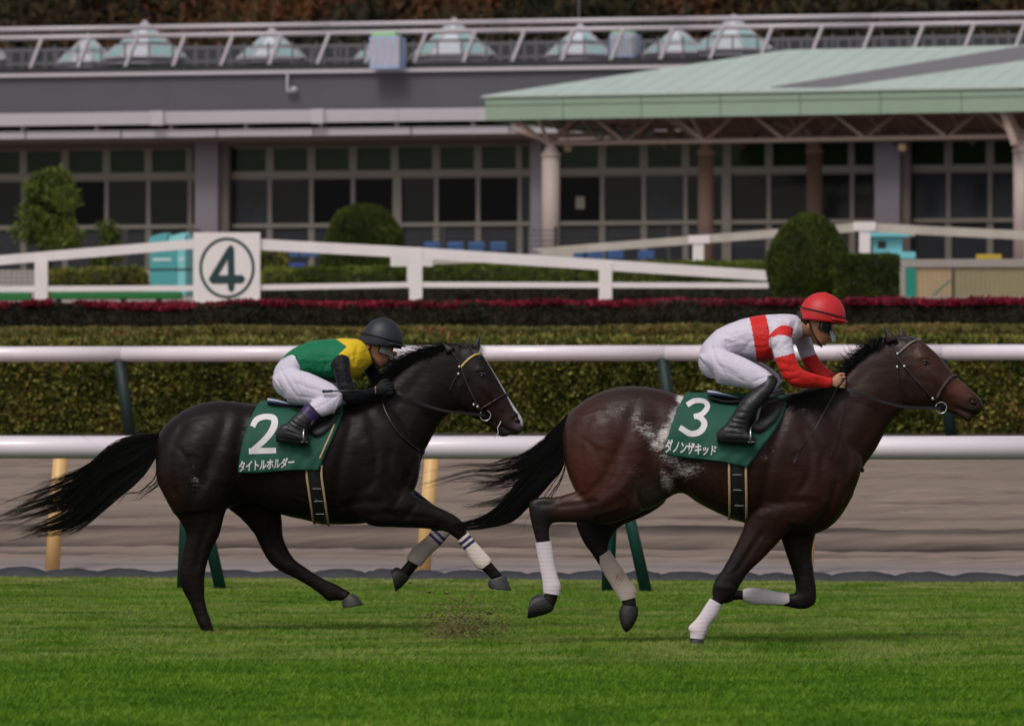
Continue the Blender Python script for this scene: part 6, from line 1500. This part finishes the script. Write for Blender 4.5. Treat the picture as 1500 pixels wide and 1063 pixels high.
# martingale neck strap on the dark horse, with a navy stopper at the chest
q = strap(F2, bvh2, [(556, 578), (566, 605), (582, 632), (600, 650), (614, 661)], .006); mb = MB(); mb.tube(q, .0075, 8); mb.build('neck_strap', m_leather, h2, True, org2)
v, f = icosphere(tuple(F2.p(619, 661, 0)), (.018, .03, .024), 2); mesh_obj('strap_stopper', v, f, m_navy, h2, True, org2)
v, f = icosphere(tuple(F3.p(1263, 688, 0)), (.014, .03, .018), 2); mesh_obj('strap_stopper', v, f, m_leather, h3, True, org3)
mb = MB(); mb.tube([F2.p(734, 617, -.045), F2.p(729, 626, -.05), F2.p(730, 634, -.05), F2.p(724, 641, -.05)], .0025, 6); mb.build('saliva_string', m_print, h2, True, org2)
# ---------------------------------------------------------------- jockeys
m_skin = mat('skin', srgb(176, 128, 100), 0.5, attr='Col', bump=0.05, bscale=60, spec=0.4)
m_silk = mat('racing_silk', (0.5, 0.5, 0.5), 0.6, spec=.3, attr='Col', bump=1.0, bscale=11, stretch=(1, 1, 1.6), dist=0.02, sheen=0.1)
m_silk2 = mat('green_silk_fabric', (0.5, 0.5, 0.5), 0.6, spec=.22, attr='Col', bump=1.0, bscale=12, stretch=(1, 1, 1.6), dist=0.02, sheen=0.1)
m_breech = mat('white_breeches', srgb(206, 198, 214), 0.65, var=0.03, vscale=6, bump=0.5, bscale=9, stretch=(2.8, 1, 0.7), dist=0.015)
m_boot = mat('black_boot_leather', (0.012, 0.012, 0.014), 0.42, attr='Col', var=0.2, vscale=12, bump=0.6, bscale=26, dist=0.006, spec=0.35)
m_helm3 = mat('red_helmet_cover', srgb(196, 32, 38), 0.5, var=0.06, vscale=6, bump=0.15, bscale=24)
m_helm2 = mat('black_helmet_cover', srgb(34, 36, 44), 0.5, var=0.08, vscale=6, bump=0.15, bscale=24)
m_strapd = mat('dark_elastic_strap', (0.02, 0.012, 0.014), 0.6)
m_lens = mat('dark_goggle_lens', (0.01, 0.01, 0.012), 0.08, spec=0.7)
m_clear = mat('clear_visor', srgb(170, 180, 184), 0.1, spec=0.8); m_clear.node_tree.nodes['Principled BSDF'].inputs['Alpha'].default_value = 0.45
m_glove = mat('black_glove', (0.010, 0.010, 0.012), 0.7, spec=.25, bump=.3)
m_hairj = mat('black_hair', (0.012, 0.010, 0.010), 0.6, bump=.5, bscale=80)
SK = np.array(srgb(178, 126, 98)); SKD = np.array(srgb(140, 84, 66))

def shorten(st, a, b): return st[a:b]

def fist(F, wrist, knuck, yo, side=-1, s=1.0):
    """a closed hand seen from the side: palm block, four curled fingers stacked downwards, thumb along the top"""
    wx, wy = wrist; kx, ky = knuck; P = []
    d = np.array([kx-wx, ky-wy], float); L = np.linalg.norm(d); d /= L; nrm = np.array([-d[1], d[0]])   # nrm points down the stack
    q = lambda a, b, y: F.p(wx+d[0]*a*s+nrm[0]*b*s, wy+d[1]*a*s+nrm[1]*b*s, y)
    P.append(loft(F, [(*(np.array(wrist)-nrm*6*s), *(np.array(wrist)+nrm*6*s), .021, yo), (*(np.array(wrist)+d*7*s-nrm*8.2*s), *(np.array(wrist)+d*7*s+nrm*8.5*s), .020, yo), (*(np.array(knuck)-nrm*9*s), *(np.array(knuck)+nrm*8.5*s), .017, yo)], 16, 4, 2.5))
    y1 = yo-side*0.002
    for k in range(4):
        b = -7+4.7*k; ln = (1.0, 1.08, 1.0, .82)[k]; r_ = .0095-(.001 if k == 3 else 0)
        pts = [q(L/s-4, b, yo+side*.006), q(L/s+1, b, yo+side*.008), q(L/s+6.5*ln, b+.5, yo-side*.006), q(L/s+6*ln, b+1, yo-side*.030), q(L/s+.5, b+1.3, yo-side*.044), q(L/s-4, b+1.3, yo-side*.036)]
        P.append(finger(cr(pts, 3), [r_*1.02]*6+[r_]*5+[r_*.9]*5))
    pts = [q(3, -5, yo-side*.012), q(9, -10, yo-side*.016), q(15, -12, yo-side*.020), q(20, -11, yo-side*.026)]
    P.append(finger(cr(pts, 3), [.013, .013, .0125, .012, .0115, .011, .0105, .010, .009, .008]))
    return P

def jockey(F, J):
    org = tuple(F.p(*J['org'], 0)); rt = empty('person', org, 0, J['label'], 'person')
    T = J['torso']; sh = 0.86
    # body: one continuous figure under the clothes
    parts = [loft(F, T, 24, 4, 2.2, shrink=sh), loft(F, J['pelvis'], 24, 4, 2.2, shrink=sh), loft(F, J['neck'], 16, 4, 2.0)]
    for st in J['thigh']+J['calf']+J['foot']+J['arm']+J['farm']: parts.append(loft(F, st, 16, 4, 2.0, shrink=sh))
    for st in J['face']: parts.append(loft(F, st, 24, 5, 2.1))
    for b in J['facebits']: parts.append(ball(F, *b))
    for w_, k_, yo, sd_ in J['hands']: parts += fist(F, w_, k_, yo, sd_)
    V, N_, Fc = fuse(parts, .0048, 2, .5)
    V = sculpt(F, V, N_, J['facestrokes'])
    PX, PY = F.px(V); C_ = np.tile(SK, (len(V), 1))
    for (x, y, r_, c, s_) in J['skin']: w = (s_*np.exp(-(np.hypot(PX-x, PY-y)/r_)**2))[:, None]; C_ = C_*(1-w)+np.array(c)*w
    skin_obj('body', V, Fc, m_skin, rt, org, C_)
    # silks
    parts = [loft(F, T, 28, 5, 2.25)]+[loft(F, st, 20, 5, 2.05) for st in J['arm']+J['farm']]
    arms = np.array([c[0] for q in parts[1:] for c in q[2]]); ar = np.array([max(c[1], c[2]) for q in parts[1:] for c in q[2]])
    V, N_, Fc = fuse(parts, .0055, 4, .5)
    w = nz3(V, 9, 11)*.6+nz3(V, 20, 5)*.4; V = V+N_*(w*.0045)[:, None]
    V = sculpt(F, V, N_, J['silkstrokes'])
    PX, PY = F.px(V); y = V[:, 1]-F.Y
    isarm = np.zeros(len(V), bool)
    for i in range(0, len(arms)):
        isarm |= np.linalg.norm(V-arms[i], axis=1) < ar[i]*1.22
    colsx = J['silk'](PX, PY, y, isarm, N_)
    skin_obj('silks', V, Fc, J['silkmat'], rt, org, colsx)
    # breeches
    V, N_, Fc = fuse([ball(F, J['butt'][0], J['butt'][1], sd_*.075, .105, .10, .108) for sd_ in (-1, 1)]+[loft(F, J['pelvis'], 28, 5, 2.2)]+[loft(F, st, 22, 5, 2.05) for st in J['thigh']+J['kneelow']], .006, 5, .5)
    w = nz3(V, 8, 31)*.6+nz3(V, 18, 15)*.4; V = V+N_*(w*.0018)[:, None]; V = sculpt(F, V, N_, J['breechstrokes'])
    skin_obj('breeches', V, Fc, m_breech, rt, org)
    # boots, one mesh each
    for sgn in (0, 1):
        V, N_, Fc = fuse([loft(F, J['calf'][sgn], 22, 5, 2.05), loft(F, J['foot'][sgn], 20, 5, 2.3)], .005, 3, .5)
        V = sculpt(F, V, N_, J['bootstrokes']); w = nz3(V, 22, 8); V = V+N_*(w*.0022)[:, None]
        PX, PY = F.px(V); C_ = np.tile(np.array([.011, .011, .013]), (len(V), 1)); C_ = J['bootcol'](PX, PY, C_)
        skin_obj('boot', V, Fc, m_boot, rt, org, C_)
    # helmet
    hc, rx, ry, tilt = J['helmet']; c = F.p(*hc, 0); r1 = rx/F.s; r2 = ry/F.s; v = []; f = []; n_ = 22; m_ = 44
    for i in range(n_+1):
        a = math.pi/2*i/n_*1.16
        for k in range(m_):
            b = 2*math.pi*k/m_; q = Vector((math.cos(b)*math.sin(a)*r1*(1.0+.05*math.cos(b)), math.sin(b)*math.sin(a)*r1*.84, math.cos(a)*r2)); q.z -= .012*math.cos(b)*(-1)*max(0, i/n_-.7)*2
            v.append(q)
    rotm = Matrix.Rotation(tilt, 3, 'Y'); v = [rotm @ q+Vector(c) for q in v]
    f = [(i*m_+k, (i+1)*m_+k, (i+1)*m_+(k+1) % m_, i*m_+(k+1) % m_) for i in range(n_) for k in range(m_)]
    he = mesh_obj('helmet', v, f, J['hm'], rt, True, org); he.modifiers.new('t', 'SOLIDIFY').thickness = .006
    # brim
    v = []; f = []; kk = 18
    for i in range(kk+1):
        b = -1.15+2.3*i/kk; e = (math.cos(b*1.35))**.8 if abs(b*1.35) < 1.57 else 0
        for (g, dz) in ((.97, .006), (1.0+.16*e, -.004), (1.0+.16*e, -.011), (.97, -.005)):
            v.append(rotm @ Vector((math.cos(b)*r1*g*1.04, math.sin(b)*r1*.84*g, dz-.004))+Vector(c))
    f = [(i*4+k, (i+1)*4+k, (i+1)*4+(k+1) % 4, i*4+(k+1) % 4) for i in range(kk) for k in range(4)]+[(0, 1, 2, 3), (kk*4+3, kk*4+2, kk*4+1, kk*4)]
    mesh_obj('brim', v, f, J['hm'], he, True, org)
    pts = [rotm @ Vector((math.cos(b)*r1*1.03, math.sin(b)*r1*.865, .022-.01*math.cos(b)))+Vector(c) for b in np.linspace(0, 2*math.pi, 44)]
    mb = MB(); ribbon_loop = pts; mb.tube(pts, .0075, 6, cap=False, flat=.5); mb.build('helmet_band', m_strapd, he, True, org)
    v, f = icosphere(tuple(Vector(c)+rotm @ Vector((0, 0, r2+.002))), (.008, .008, .004), 2); mesh_obj('helmet_button', v, f, J['hm'], he, True, org)
    # goggles: curved lens with strap
    gx, gy, gw, gh, gt = J['goggle']; g = F.p(gx, gy, 0); rg = Matrix.Rotation(gt, 3, 'Y'); v = []; f = []; a_ = 20; b_ = 6
    for j in range(b_+1):
        for i in range(a_+1):
            th_ = -1.75+3.5*i/a_; w_ = (j/b_-.5); hh = gh/F.s*(1-.35*abs(th_/1.75)**2)
            v.append(rg @ Vector((math.cos(th_)*.078*(1-.10*(2*w_)**2)-.02, math.sin(th_)*.080, w_*hh))+Vector(g))
    f = [(j*(a_+1)+i, j*(a_+1)+i+1, (j+1)*(a_+1)+i+1, (j+1)*(a_+1)+i) for j in range(b_) for i in range(a_)]
    go = mesh_obj('goggles', v, f, J['lens'], rt, True, org); go.modifiers.new('t', 'SOLIDIFY').thickness = .004
    rim = [rg @ Vector((math.cos(t)*.080-.02, math.sin(t)*.082, gh/F.s*.5*(1-.35*abs(t/1.75)**2)))+Vector(g) for t in np.linspace(-1.75, 1.75, 20)]
    rim2 = [rg @ Vector((math.cos(t)*.077-.02, math.sin(t)*.080, -gh/F.s*.5*(1-.35*abs(t/1.75)**2)))+Vector(g) for t in np.linspace(1.75, -1.75, 20)]
    mb = MB(); mb.tube(rim+rim2+[rim[0]], .0045, 6, cap=False); mb.build('goggle_frame', m_strapd, go, True, org)
    # chin strap and hair
    for sd_ in (-1, 1):
        mb = MB(); mb.tube(cr([F.p(x, y, sd_*yo) for x, y, yo in J['chin']], 5), .005, 6); mb.build('chin_strap', m_strapd, rt, True, org)
    lofts_obj('hair', [loft(F, J['hair'], 20, 4, 2.1)], m_hairj, rt, org)
    # eyes closed behind the lenses: small dark lids keep the face readable
    for sd_ in (-1, 1):
        q = F.p(*J['eyepx'], sd_*.034); v, f = icosphere(tuple(q), (.012, .010, .009), 2); mesh_obj('eye', v, f, m_eye, rt, True, org)
    if J.get('gloves'):
        for w_, k_, yo, sd_ in J['hands']:
            G = fist(F, w_, k_, yo, sd_, 1.0); V, N_, Fc = fuse(G, .0045, 2, .5); V = V+N_*.0035
            ok = None; skin_obj('glove', V, Fc, m_glove, rt, org)
            mb = MB(); a = np.array(w_); mb.ring(tuple(F.p(w_[0]-1, w_[1], yo)), .027, .004, 'x', 18, 6); mb.build('glove_cuff', m_greyfr, rt, True, org)
    return rt, org

RED = np.array(srgb(206, 34, 30)); WHT = np.array(srgb(210, 202, 216)); GRN = np.array(srgb(14, 110, 72)); YEL = np.array(srgb(222, 186, 34)); BLKS = np.array(srgb(18, 18, 23))
def mir(st, dx=0): return [(a+dx, b, c+dx, d, w, -o) for (a, b, c, d, w, o) in st]

def silk3(PX, PY, y, arm, N_):
    C_ = np.tile(WHT, (len(PX), 1))
    tl = 1097+(PY-465)*.17; tr_ = 1121+(PY-461)*.16
    band = (PX > tl) & (PX < tr_) & ~(arm & (PY < 500) & (PX > 1126)); C_[band & ~arm] = RED
    C_[band & arm & (PX < 1125)] = RED
    near = arm & (y < 0)
    # cap band on the sleeve
    up = 477+(np.abs(PX-1148)**2)*.028; lowb = 496-3.5*np.exp(-((PX-1142)/12.)**2)*1.4
    C_[near & (PY > up) & (PY < lowb) & (PX > 1123)] = RED
    cut = 525-(PX-1132)*.25; C_[near & (PY > cut) & (PX > 1128)] = RED
    far = arm & (y > 0.02); cutf = 526-(PX-1173)*.33; C_[far & (PY > cutf) & (PX > 1168)] = RED
    return C_
arm3 = [(1122, 468, 1158, 474, .062, -.13), (1124, 488, 1158, 491, .062, -.19), (1130, 515, 1161, 513, .057, -.225), (1136, 535, 1166, 529, .052, -.24), (1145, 554, 1172, 540, .048, -.24), (1160, 567, 1182, 545, .044, -.23), (1185, 569, 1196, 549, .037, -.20), (1205, 569, 1208, 552, .031, -.17), (1217, 568, 1218, 553.5, .029, -.15)]
farm3 = [(1152, 470, 1180, 478, .055, .13), (1162, 490, 1188, 488, .056, .19), (1169, 508, 1193, 503, .053, .22), (1175, 524, 1198, 517, .048, .23), (1184, 541, 1207, 532, .042, .22), (1200, 551, 1217, 541, .035, .19), (1217, 556, 1225, 546, .03, .16), (1226, 558, 1230, 549, .027, .14)]
thighN = [(1022, 520, 1048, 552, .10, -.08), (1045, 510, 1050, 561, .105, -.13), (1075, 518, 1072, 566, .095, -.18), (1102, 531, 1090, 569, .08, -.225), (1122, 543, 1106, 573, .068, -.25), (1134, 556, 1119, 577, .055, -.265)]
thighF = [(1024, 520, 1050, 552, .10, .08), (1050, 510, 1056, 560, .105, .13), (1085, 518, 1084, 564, .095, .18), (1114, 528, 1104, 568, .08, .225), (1136, 542, 1122, 574, .068, .25), (1149, 556, 1134, 579, .055, .265)]
calfN3 = [(1131, 549, 1114, 553, .045, -.262), (1137, 558, 1106, 565, .060, -.27), (1130, 573, 1094, 576, .058, -.30), (1117, 590, 1081, 590, .056, -.32), (1104, 607, 1069, 609, .049, -.335), (1096, 620, 1060, 622, .044, -.345), (1092, 632, 1056, 634, .042, -.35)]
footN3 = [(1047, 634, 1048, 648, .026, -.345), (1058, 624, 1058, 649.5, .038, -.35), (1074, 622, 1074, 650, .043, -.355), (1089, 629, 1089, 651, .045, -.36), (1099, 638, 1099, 651.5, .040, -.36), (1104, 644, 1104, 651, .018, -.36)]
J3 = dict(butt=(1047, 530), org=(1075, 560), label='jockey in white silks with red bands and red helmet, crouching over the leading horse',
    torso=[(1040, 492, 1058, 528, .13), (1050, 483, 1064, 527, .155), (1073, 472, 1083, 525, .168), (1098, 464.5, 1108, 530, .178), (1122, 461, 1131, 528, .19), (1146, 460, 1151, 512, .185), (1163, 461, 1166, 500, .13), (1172, 464, 1177, 492, .07)],
    neck=[(1150, 464, 1160, 498, .07), (1166, 463, 1172, 492, .062), (1182, 462, 1188, 494, .058)],
    pelvis=[(1070, 480, 1085, 522, .13), (1053, 482, 1071, 522, .16), (1038, 494, 1066, 538, .172), (1027, 508, 1058, 551, .172), (1023, 528, 1043, 555, .13)],
    thigh=[thighN, thighF], kneelow=[[(1128, 550, 1104, 570, .06, -.258), (1133, 558, 1108, 575, .055, -.268)], [(1143, 550, 1119, 572, .06, .258), (1149, 558, 1126, 580, .055, .268)]],
    calf=[calfN3, mir(calfN3, 12)], foot=[footN3, mir(footN3, 10)], arm=[arm3], farm=[farm3],
    face=[[(1172, 452, 1180, 476, .05), (1182, 438, 1187, 490, .074), (1197, 432, 1197, 500, .078), (1210, 436, 1206, 504, .068), (1220, 450, 1211, 502, .054), (1224, 464, 1214, 494, .040)],
          [(1192, 478, 1190, 497, .055), (1202, 482, 1198, 506, .048), (1209, 489, 1204, 507.5, .030)]],
    facebits=[(1221.5, 487, 0, .016, .013, .018), (1216.5, 496, 0, .010, .020, .006), (1215, 499.5, 0, .009, .018, .006), (1208, 503.5, 0, .013, .018, .012), (1183, 478, -.080, .012, .008, .022), (1183, 478, .080, .012, .008, .022), (1205, 488, -.045, .02, .018, .018), (1205, 488, .045, .02, .018, .018)],
    facestrokes=[([(1212, 497.8), (1218, 497.6)], 1.3, -.003), ([(1183, 474), (1184, 481)], 2, -.004), ([(1190, 493), (1200, 505)], 3, -.003)],
    hands=[((1217, 560.5), (1229, 560), -.15, -1), ((1228, 554), (1240, 556), .13, 1)],
    skin=[(1211, 492, 6, SKD, .4), (1183, 478, 5, SKD, .5), (1216, 498, 3, np.array(srgb(140, 70, 62)), .6), (1200, 503, 8, SKD, .4)],
    silk=silk3, silkmat=m_silk,
    silkstrokes=[([(1100, 498), (1085, 515), (1065, 522)], 3, -.004), ([(1140, 500), (1128, 515), (1118, 530)], 3, -.005), ([(1060, 495), (1090, 505)], 3, .004), ([(1130, 530), (1160, 535)], 3, -.004), ([(1136, 545), (1165, 545)], 2.5, -.004), ([(1155, 555), (1175, 552)], 2.5, -.003), ([(1105, 475), (1140, 478)], 4, .003), ([(1165, 470), (1158, 495)], 3, -.005), ([(1060, 505), (1080, 500)], 2, -.003)],
    breechstrokes=[([(1040, 505), (1048, 530), (1062, 550)], 3, -.006), ([(1055, 515), (1085, 530), (1115, 548)], 3, -.005), ([(1050, 535), (1080, 550)], 2.5, -.004), ([(1062, 545), (1090, 560)], 2.2, -.004), ([(1075, 525), (1105, 545)], 2, .004), ([(1030, 530), (1045, 545)], 2.5, -.004), ([(1100, 560), (1120, 552)], 2, -.004)],
    bootstrokes=[([(1072, 612), (1090, 616)], 1.6, -.004), ([(1066, 618), (1090, 622)], 1.6, -.004), ([(1062, 626), (1086, 628)], 1.6, -.004), ([(1060, 634), (1090, 636)], 1.6, -.003), ([(1075, 603), (1098, 606)], 1.6, -.003), ([(1050, 643), (1100, 645)], 1.2, -.003)],
    bootcol=lambda PX, PY, C_: C_, helmet=((1203, 462.5), 34.0, 34.5, R(10)), hm=m_helm3, goggle=(1207.5, 478, 30, 18, R(14)), lens=m_lens,
    chin=[(1184, 466, .074), (1188, 482, .070), (1195, 496, .062), (1204, 508, .02)], hair=[(1167, 458, 1172, 476, .045), (1176, 452, 1180, 482, .072), (1188, 450, 1189, 478, .079), (1196, 450, 1194, 470, .079)], eyepx=(1213, 480))
j3, jo3 = jockey(F3, J3)

def silk2(PX, PY, y, arm, N_):
    C_ = np.tile(GRN, (len(PX), 1))
    bx = np.where(PY < 508, 492.6+(PY-496.5)*1.42, 509-(PY-508)*1.0)
    C_[(PX > bx) & (PY < 552)] = YEL
    low = (PY > 519) & (PX < 514) & ~arm; C_[low] = GRN
    C_[(PX > 512) & ~arm & (PY < 560)] = YEL
    near = arm & (y < 0)
    top = 519.5+((PX-502)**2)*.045
    C_[near & ((PY > top) & (PX < 512+(PY-520)*.10))] = BLKS; C_[near & (PY > 545)] = BLKS
    C_[arm & (y > .05)] = BLKS
    return C_
arm2 = [(488, 516, 514, 512, .055, -.13), (487, 531, 513, 527, .062, -.19), (492, 552, 514, 543, .056, -.22), (498, 574, 519, 560, .051, -.235), (507, 590, 524, 570, .047, -.235), (522, 591, 531, 571, .043, -.22), (537, 587, 540, 569, .036, -.19), (549, 580, 550, 566, .030, -.16)]
farm2 = [(510, 515, 540, 518, .055, .13), (524, 530, 548, 530, .056, .19), (535, 548, 556, 542, .05, .22), (545, 562, 563, 552, .044, .22), (558, 571, 570, 558, .036, .18), (570, 574, 577, 562, .030, .14)]
thN2 = [(399, 552, 420, 584, .10, -.08), (420, 540, 425, 591, .105, -.13), (448, 544, 446, 594, .095, -.18), (474, 555, 463, 597, .08, -.225), (492, 565, 480, 602, .068, -.25), (503, 579, 490, 608, .055, -.265)]
calfN2 = [(503, 583, 478, 571, .056, -.27), (489, 603, 463, 587, .056, -.29), (471, 612, 452, 590, .054, -.31), (461, 622, 441, 602, .049, -.33), (455, 630, 428, 613, .044, -.345), (451, 639, 419, 626, .042, -.35)]
footN2 = [(406, 633, 407, 647, .026, -.345), (417, 621, 418, 649, .038, -.35), (432, 622, 433, 651, .043, -.355), (444, 630, 445, 652.5, .045, -.36), (452, 638, 452, 652.5, .040, -.36), (456, 645, 456, 651, .018, -.36)]
J2 = dict(butt=(422, 558), org=(450, 575), label='jockey in green and yellow silks with black sleeves and black helmet on horse 2',
    torso=[(412, 526, 430, 552, .12), (424, 514, 441, 550, .15), (445, 503, 454, 553, .168), (470, 497.5, 477, 558, .178), (495, 496, 501, 561, .19), (514, 495.5, 522, 553, .185), (528, 497, 536, 541, .13), (537, 502, 546, 532, .07)],
    neck=[(515, 500, 528, 535, .07), (530, 499, 540, 528, .062), (544, 498, 550, 526, .058)],
    pelvis=[(445, 508, 455, 548, .13), (427, 514, 443, 550, .16), (412, 526, 442, 566, .172), (402, 541, 434, 580, .172), (399, 560, 417, 584, .13)],
    thigh=[thN2, mir(thN2, 10)], kneelow=[[(503, 576, 478, 590, .06, -.262), (502, 590, 472, 580, .058, -.272), (488, 605, 461, 586, .056, -.29), (473, 611, 455, 591, .053, -.305)], [(513, 576, 488, 590, .06, .262), (512, 590, 482, 580, .058, .272), (498, 605, 471, 586, .056, .29), (483, 611, 465, 591, .053, .305)]],
    calf=[calfN2[2:], mir(calfN2[2:], 10)], foot=[footN2, mir(footN2, 8)], arm=[arm2], farm=[farm2],
    face=[[(530, 492, 537, 508, .05), (541, 478, 545, 522, .074), (554, 470, 554, 530, .078), (567, 474, 563, 535, .068), (576, 488, 568, 534, .054), (580, 500, 571, 526, .040)],
          [(548, 510, 546, 528, .055), (558, 514, 554, 537, .048), (566, 521, 560, 539, .030)]],
    facebits=[(578.5, 518, 0, .016, .013, .018), (573.5, 527, 0, .010, .020, .006), (572, 530.5, 0, .009, .018, .006), (565, 534.5, 0, .013, .018, .012), (540, 507, -.080, .012, .008, .022), (540, 507, .080, .012, .008, .022), (562, 518, -.045, .02, .018, .018), (562, 518, .045, .02, .018, .018)],
    facestrokes=[([(569, 528.8), (575, 528.6)], 1.3, -.003), ([(540, 503), (541, 510)], 2, -.004), ([(547, 524), (556, 535)], 3, -.003)],
    hands=[((552, 572), (569, 569), -.16, -1), ((573, 568), (584, 566), .13, 1)], gloves=True,
    skin=[(568, 523, 6, SKD, .5), (540, 507, 5, SKD, .6), (573, 529, 3, np.array(srgb(140, 70, 62)), .6), (557, 532, 9, SKD, .5)],
    silk=silk2, silkmat=m_silk2,
    silkstrokes=[([(425, 520), (440, 540)], 3, -.006), ([(430, 512), (450, 545)], 2.5, .004), ([(480, 530), (470, 555)], 3, -.005), ([(455, 505), (470, 530)], 3, -.004), ([(500, 515), (490, 545)], 3, -.005), ([(495, 560), (518, 560)], 2.5, -.004), ([(500, 575), (520, 575)], 2.5, -.004), ([(525, 505), (520, 535)], 3, -.005), ([(422, 528), (436, 520)], 2, -.004), ([(470, 545), (500, 540)], 2.5, .004)],
    breechstrokes=[([(412, 540), (425, 565), (440, 585)], 2.6, -.006), ([(425, 545), (440, 575)], 2, -.004), ([(430, 560), (460, 570), (490, 578)], 2.5, -.004), ([(405, 555), (420, 580)], 2.2, -.005), ([(440, 580), (470, 585)], 2, -.004), ([(445, 555), (455, 590)], 2, -.003), ([(480, 590), (497, 578)], 2, -.004), ([(460, 600), (480, 590)], 2, -.003)],
    bootstrokes=[([(432, 610), (450, 622)], 1.6, -.004), ([(428, 616), (448, 628)], 1.6, -.004), ([(424, 622), (446, 632)], 1.6, -.004), ([(420, 630), (446, 638)], 1.6, -.003), ([(408, 641), (452, 647)], 1.2, -.003)],
    bootcol=lambda PX, PY, C_: np.where((((PX-462)*-.75+(PY-602)*.66) < 13)[:, None], np.array(srgb(52, 34, 84)), C_), helmet=((558.5, 499), 30.5, 34, R(10)), hm=m_helm2, goggle=(563, 512, 30, 17, R(14)), lens=m_clear,
    chin=[(541, 498, .074), (541, 512, .070), (547, 526, .062), (556, 540, .02)], hair=[(524, 495, 529, 508, .045), (533, 487, 537, 514, .072), (545, 484, 547, 512, .079), (553, 484, 552, 503, .079)], eyepx=(570, 511))
j2, jo2 = jockey(F2, J2)
# nose cups of the goggles / clear visor in front of the lips
for F, jj, oo, c in ((F3, j3, jo3, (1218, 492)), (F2, j2, jo2, (572, 519))):
    v = []; f = []; a_, b_ = 14, 8; q0 = Vector(F.p(*c, 0))
    for j in range(b_+1):
        for i in range(a_+1):
            th_ = -1.2+2.4*i/a_; z = (j/b_-.5)*.075; v.append(q0+Vector((math.cos(th_)*.045-.022-z*.30-.25*z*z/.075, math.sin(th_)*.052, z)))
    f = [(j*(a_+1)+i, j*(a_+1)+i+1, (j+1)*(a_+1)+i+1, (j+1)*(a_+1)+i) for j in range(b_) for i in range(a_)]
    vo = mesh_obj('visor', v, f, m_clear, jj, True, oo); vo.modifiers.new('t', 'SOLIDIFY').thickness = .002

# whips
def whip(F, label, grip, tip, yo0, yo1, r0, butt):
    a = Vector(F.p(*grip, yo0)); b = Vector(F.p(*tip, yo1)); rt = empty('riding_whip', tuple(a), 0, label, 'whip')
    c = Vector(F.p(*butt, yo0-.0)); mb = MB(); mb.tube([c, a], [r0*1.9, r0*1.7], 10); mb.build('handle', m_navy if F is F2 else m_leather, rt, True, tuple(a))
    mb = MB(); mb.tube([a, a.lerp(b, .5)+Vector((0.004, -.075 if F is F3 else 0, -.006)), b], [r0, r0*.8, r0*.6], 8); mb.build('shaft', m_leather, rt, True, tuple(a))
    mb = MB(); d = (b-a).normalized(); ribbon(mb, [b-d*.05, b+d*.02], .014, .005); mb.build('flap', m_leather, rt, False, tuple(a))
    mb = MB(); v, f = icosphere(tuple(c), (r0*2.3, r0*2.3, r0*2.3), 2); mb.add(v, f); mb.build('knob', m_strapd, rt, True, tuple(a))
whip(F3, 'thin black whip held down along the shoulder of the leading horse', (1223, 571), (1161, 673), -.20, -.37, .0045, (1233, 556))
whip(F2, 'whip with a dark blue handle sticking out behind the sleeve of the second jockey', (489, 573.0), (566, 569), -.34, -.19, .0050, (476, 573.5))
# ---------------------------------------------------------------- turf kicked up by the leading horse
m_clod = mat('turf_clod', srgb(104, 92, 58), 0.95, var=0.4, vscale=20)
r = random.Random(99); mb = MB()
Yk_ = 45.0
for k in range(3600):
    t = r.random(); x = r.gauss(650, 23)+r.random()**2*75; y = 948-abs(r.gauss(0, 1))*38-(x-640)*.15; 
    if y < 872: continue
    q = W(x, y, Yk_+r.gauss(0, .35)); s_ = r.uniform(.0022, .0085)*(2.6 if r.random() < .03 else 1)
    if q.z < .01: q.z = .01
    mb.add([(q.x+r.uniform(-1, 1)*s_*1.4, q.y+r.uniform(-1, 1)*s_, q.z+r.uniform(-1, 1)*s_) for _ in range(4)], [(0, 1, 2), (0, 2, 3), (0, 3, 1), (1, 3, 2)])
for x, y in ((662, 876), (668, 879), (655, 868), (628, 866), (612, 858), (690, 872), (645, 884), (600, 852)):
    q = W(x, y, Yk_); v, f = icosphere(tuple(q), (r.uniform(.012, .026), .014, .008), 1); mb.add([(a+r.uniform(-.004, .004), b, c+r.uniform(-.004, .004)) for a, b, c in v], f)
o = mb.build('turf_clods', m_clod); tag(o, 'spray of brown turf and soil thrown up behind the leading horse', 'soil', kind='stuff')
# bare divot where the hoof tore the turf
mb = MB(); c = W(640, 944, 45.0)
v = []; f = []; n_ = 30
for j in range(5):
    for i in range(n_):
        a = 2*math.pi*i/n_; g = (j/4)*(1+.35*mnoise.noise(Vector((math.cos(a)*1.5, math.sin(a)*1.5, 3)))); v.append((c.x+math.cos(a)*.22*g, c.y+math.sin(a)*.5*g, .034*(1-(j/4)**2)+.006+.008*mnoise.noise(Vector((i, j, 0)))))
f = [(j*n_+i, j*n_+(i+1) % n_, (j+1)*n_+(i+1) % n_, (j+1)*n_+i) for j in range(4) for i in range(n_)]
o = mesh_obj('divot', v, f, m_clod, None, True); tag(o, 'patch of torn brown soil in the turf under the flying clods', 'divot', kind='stuff')
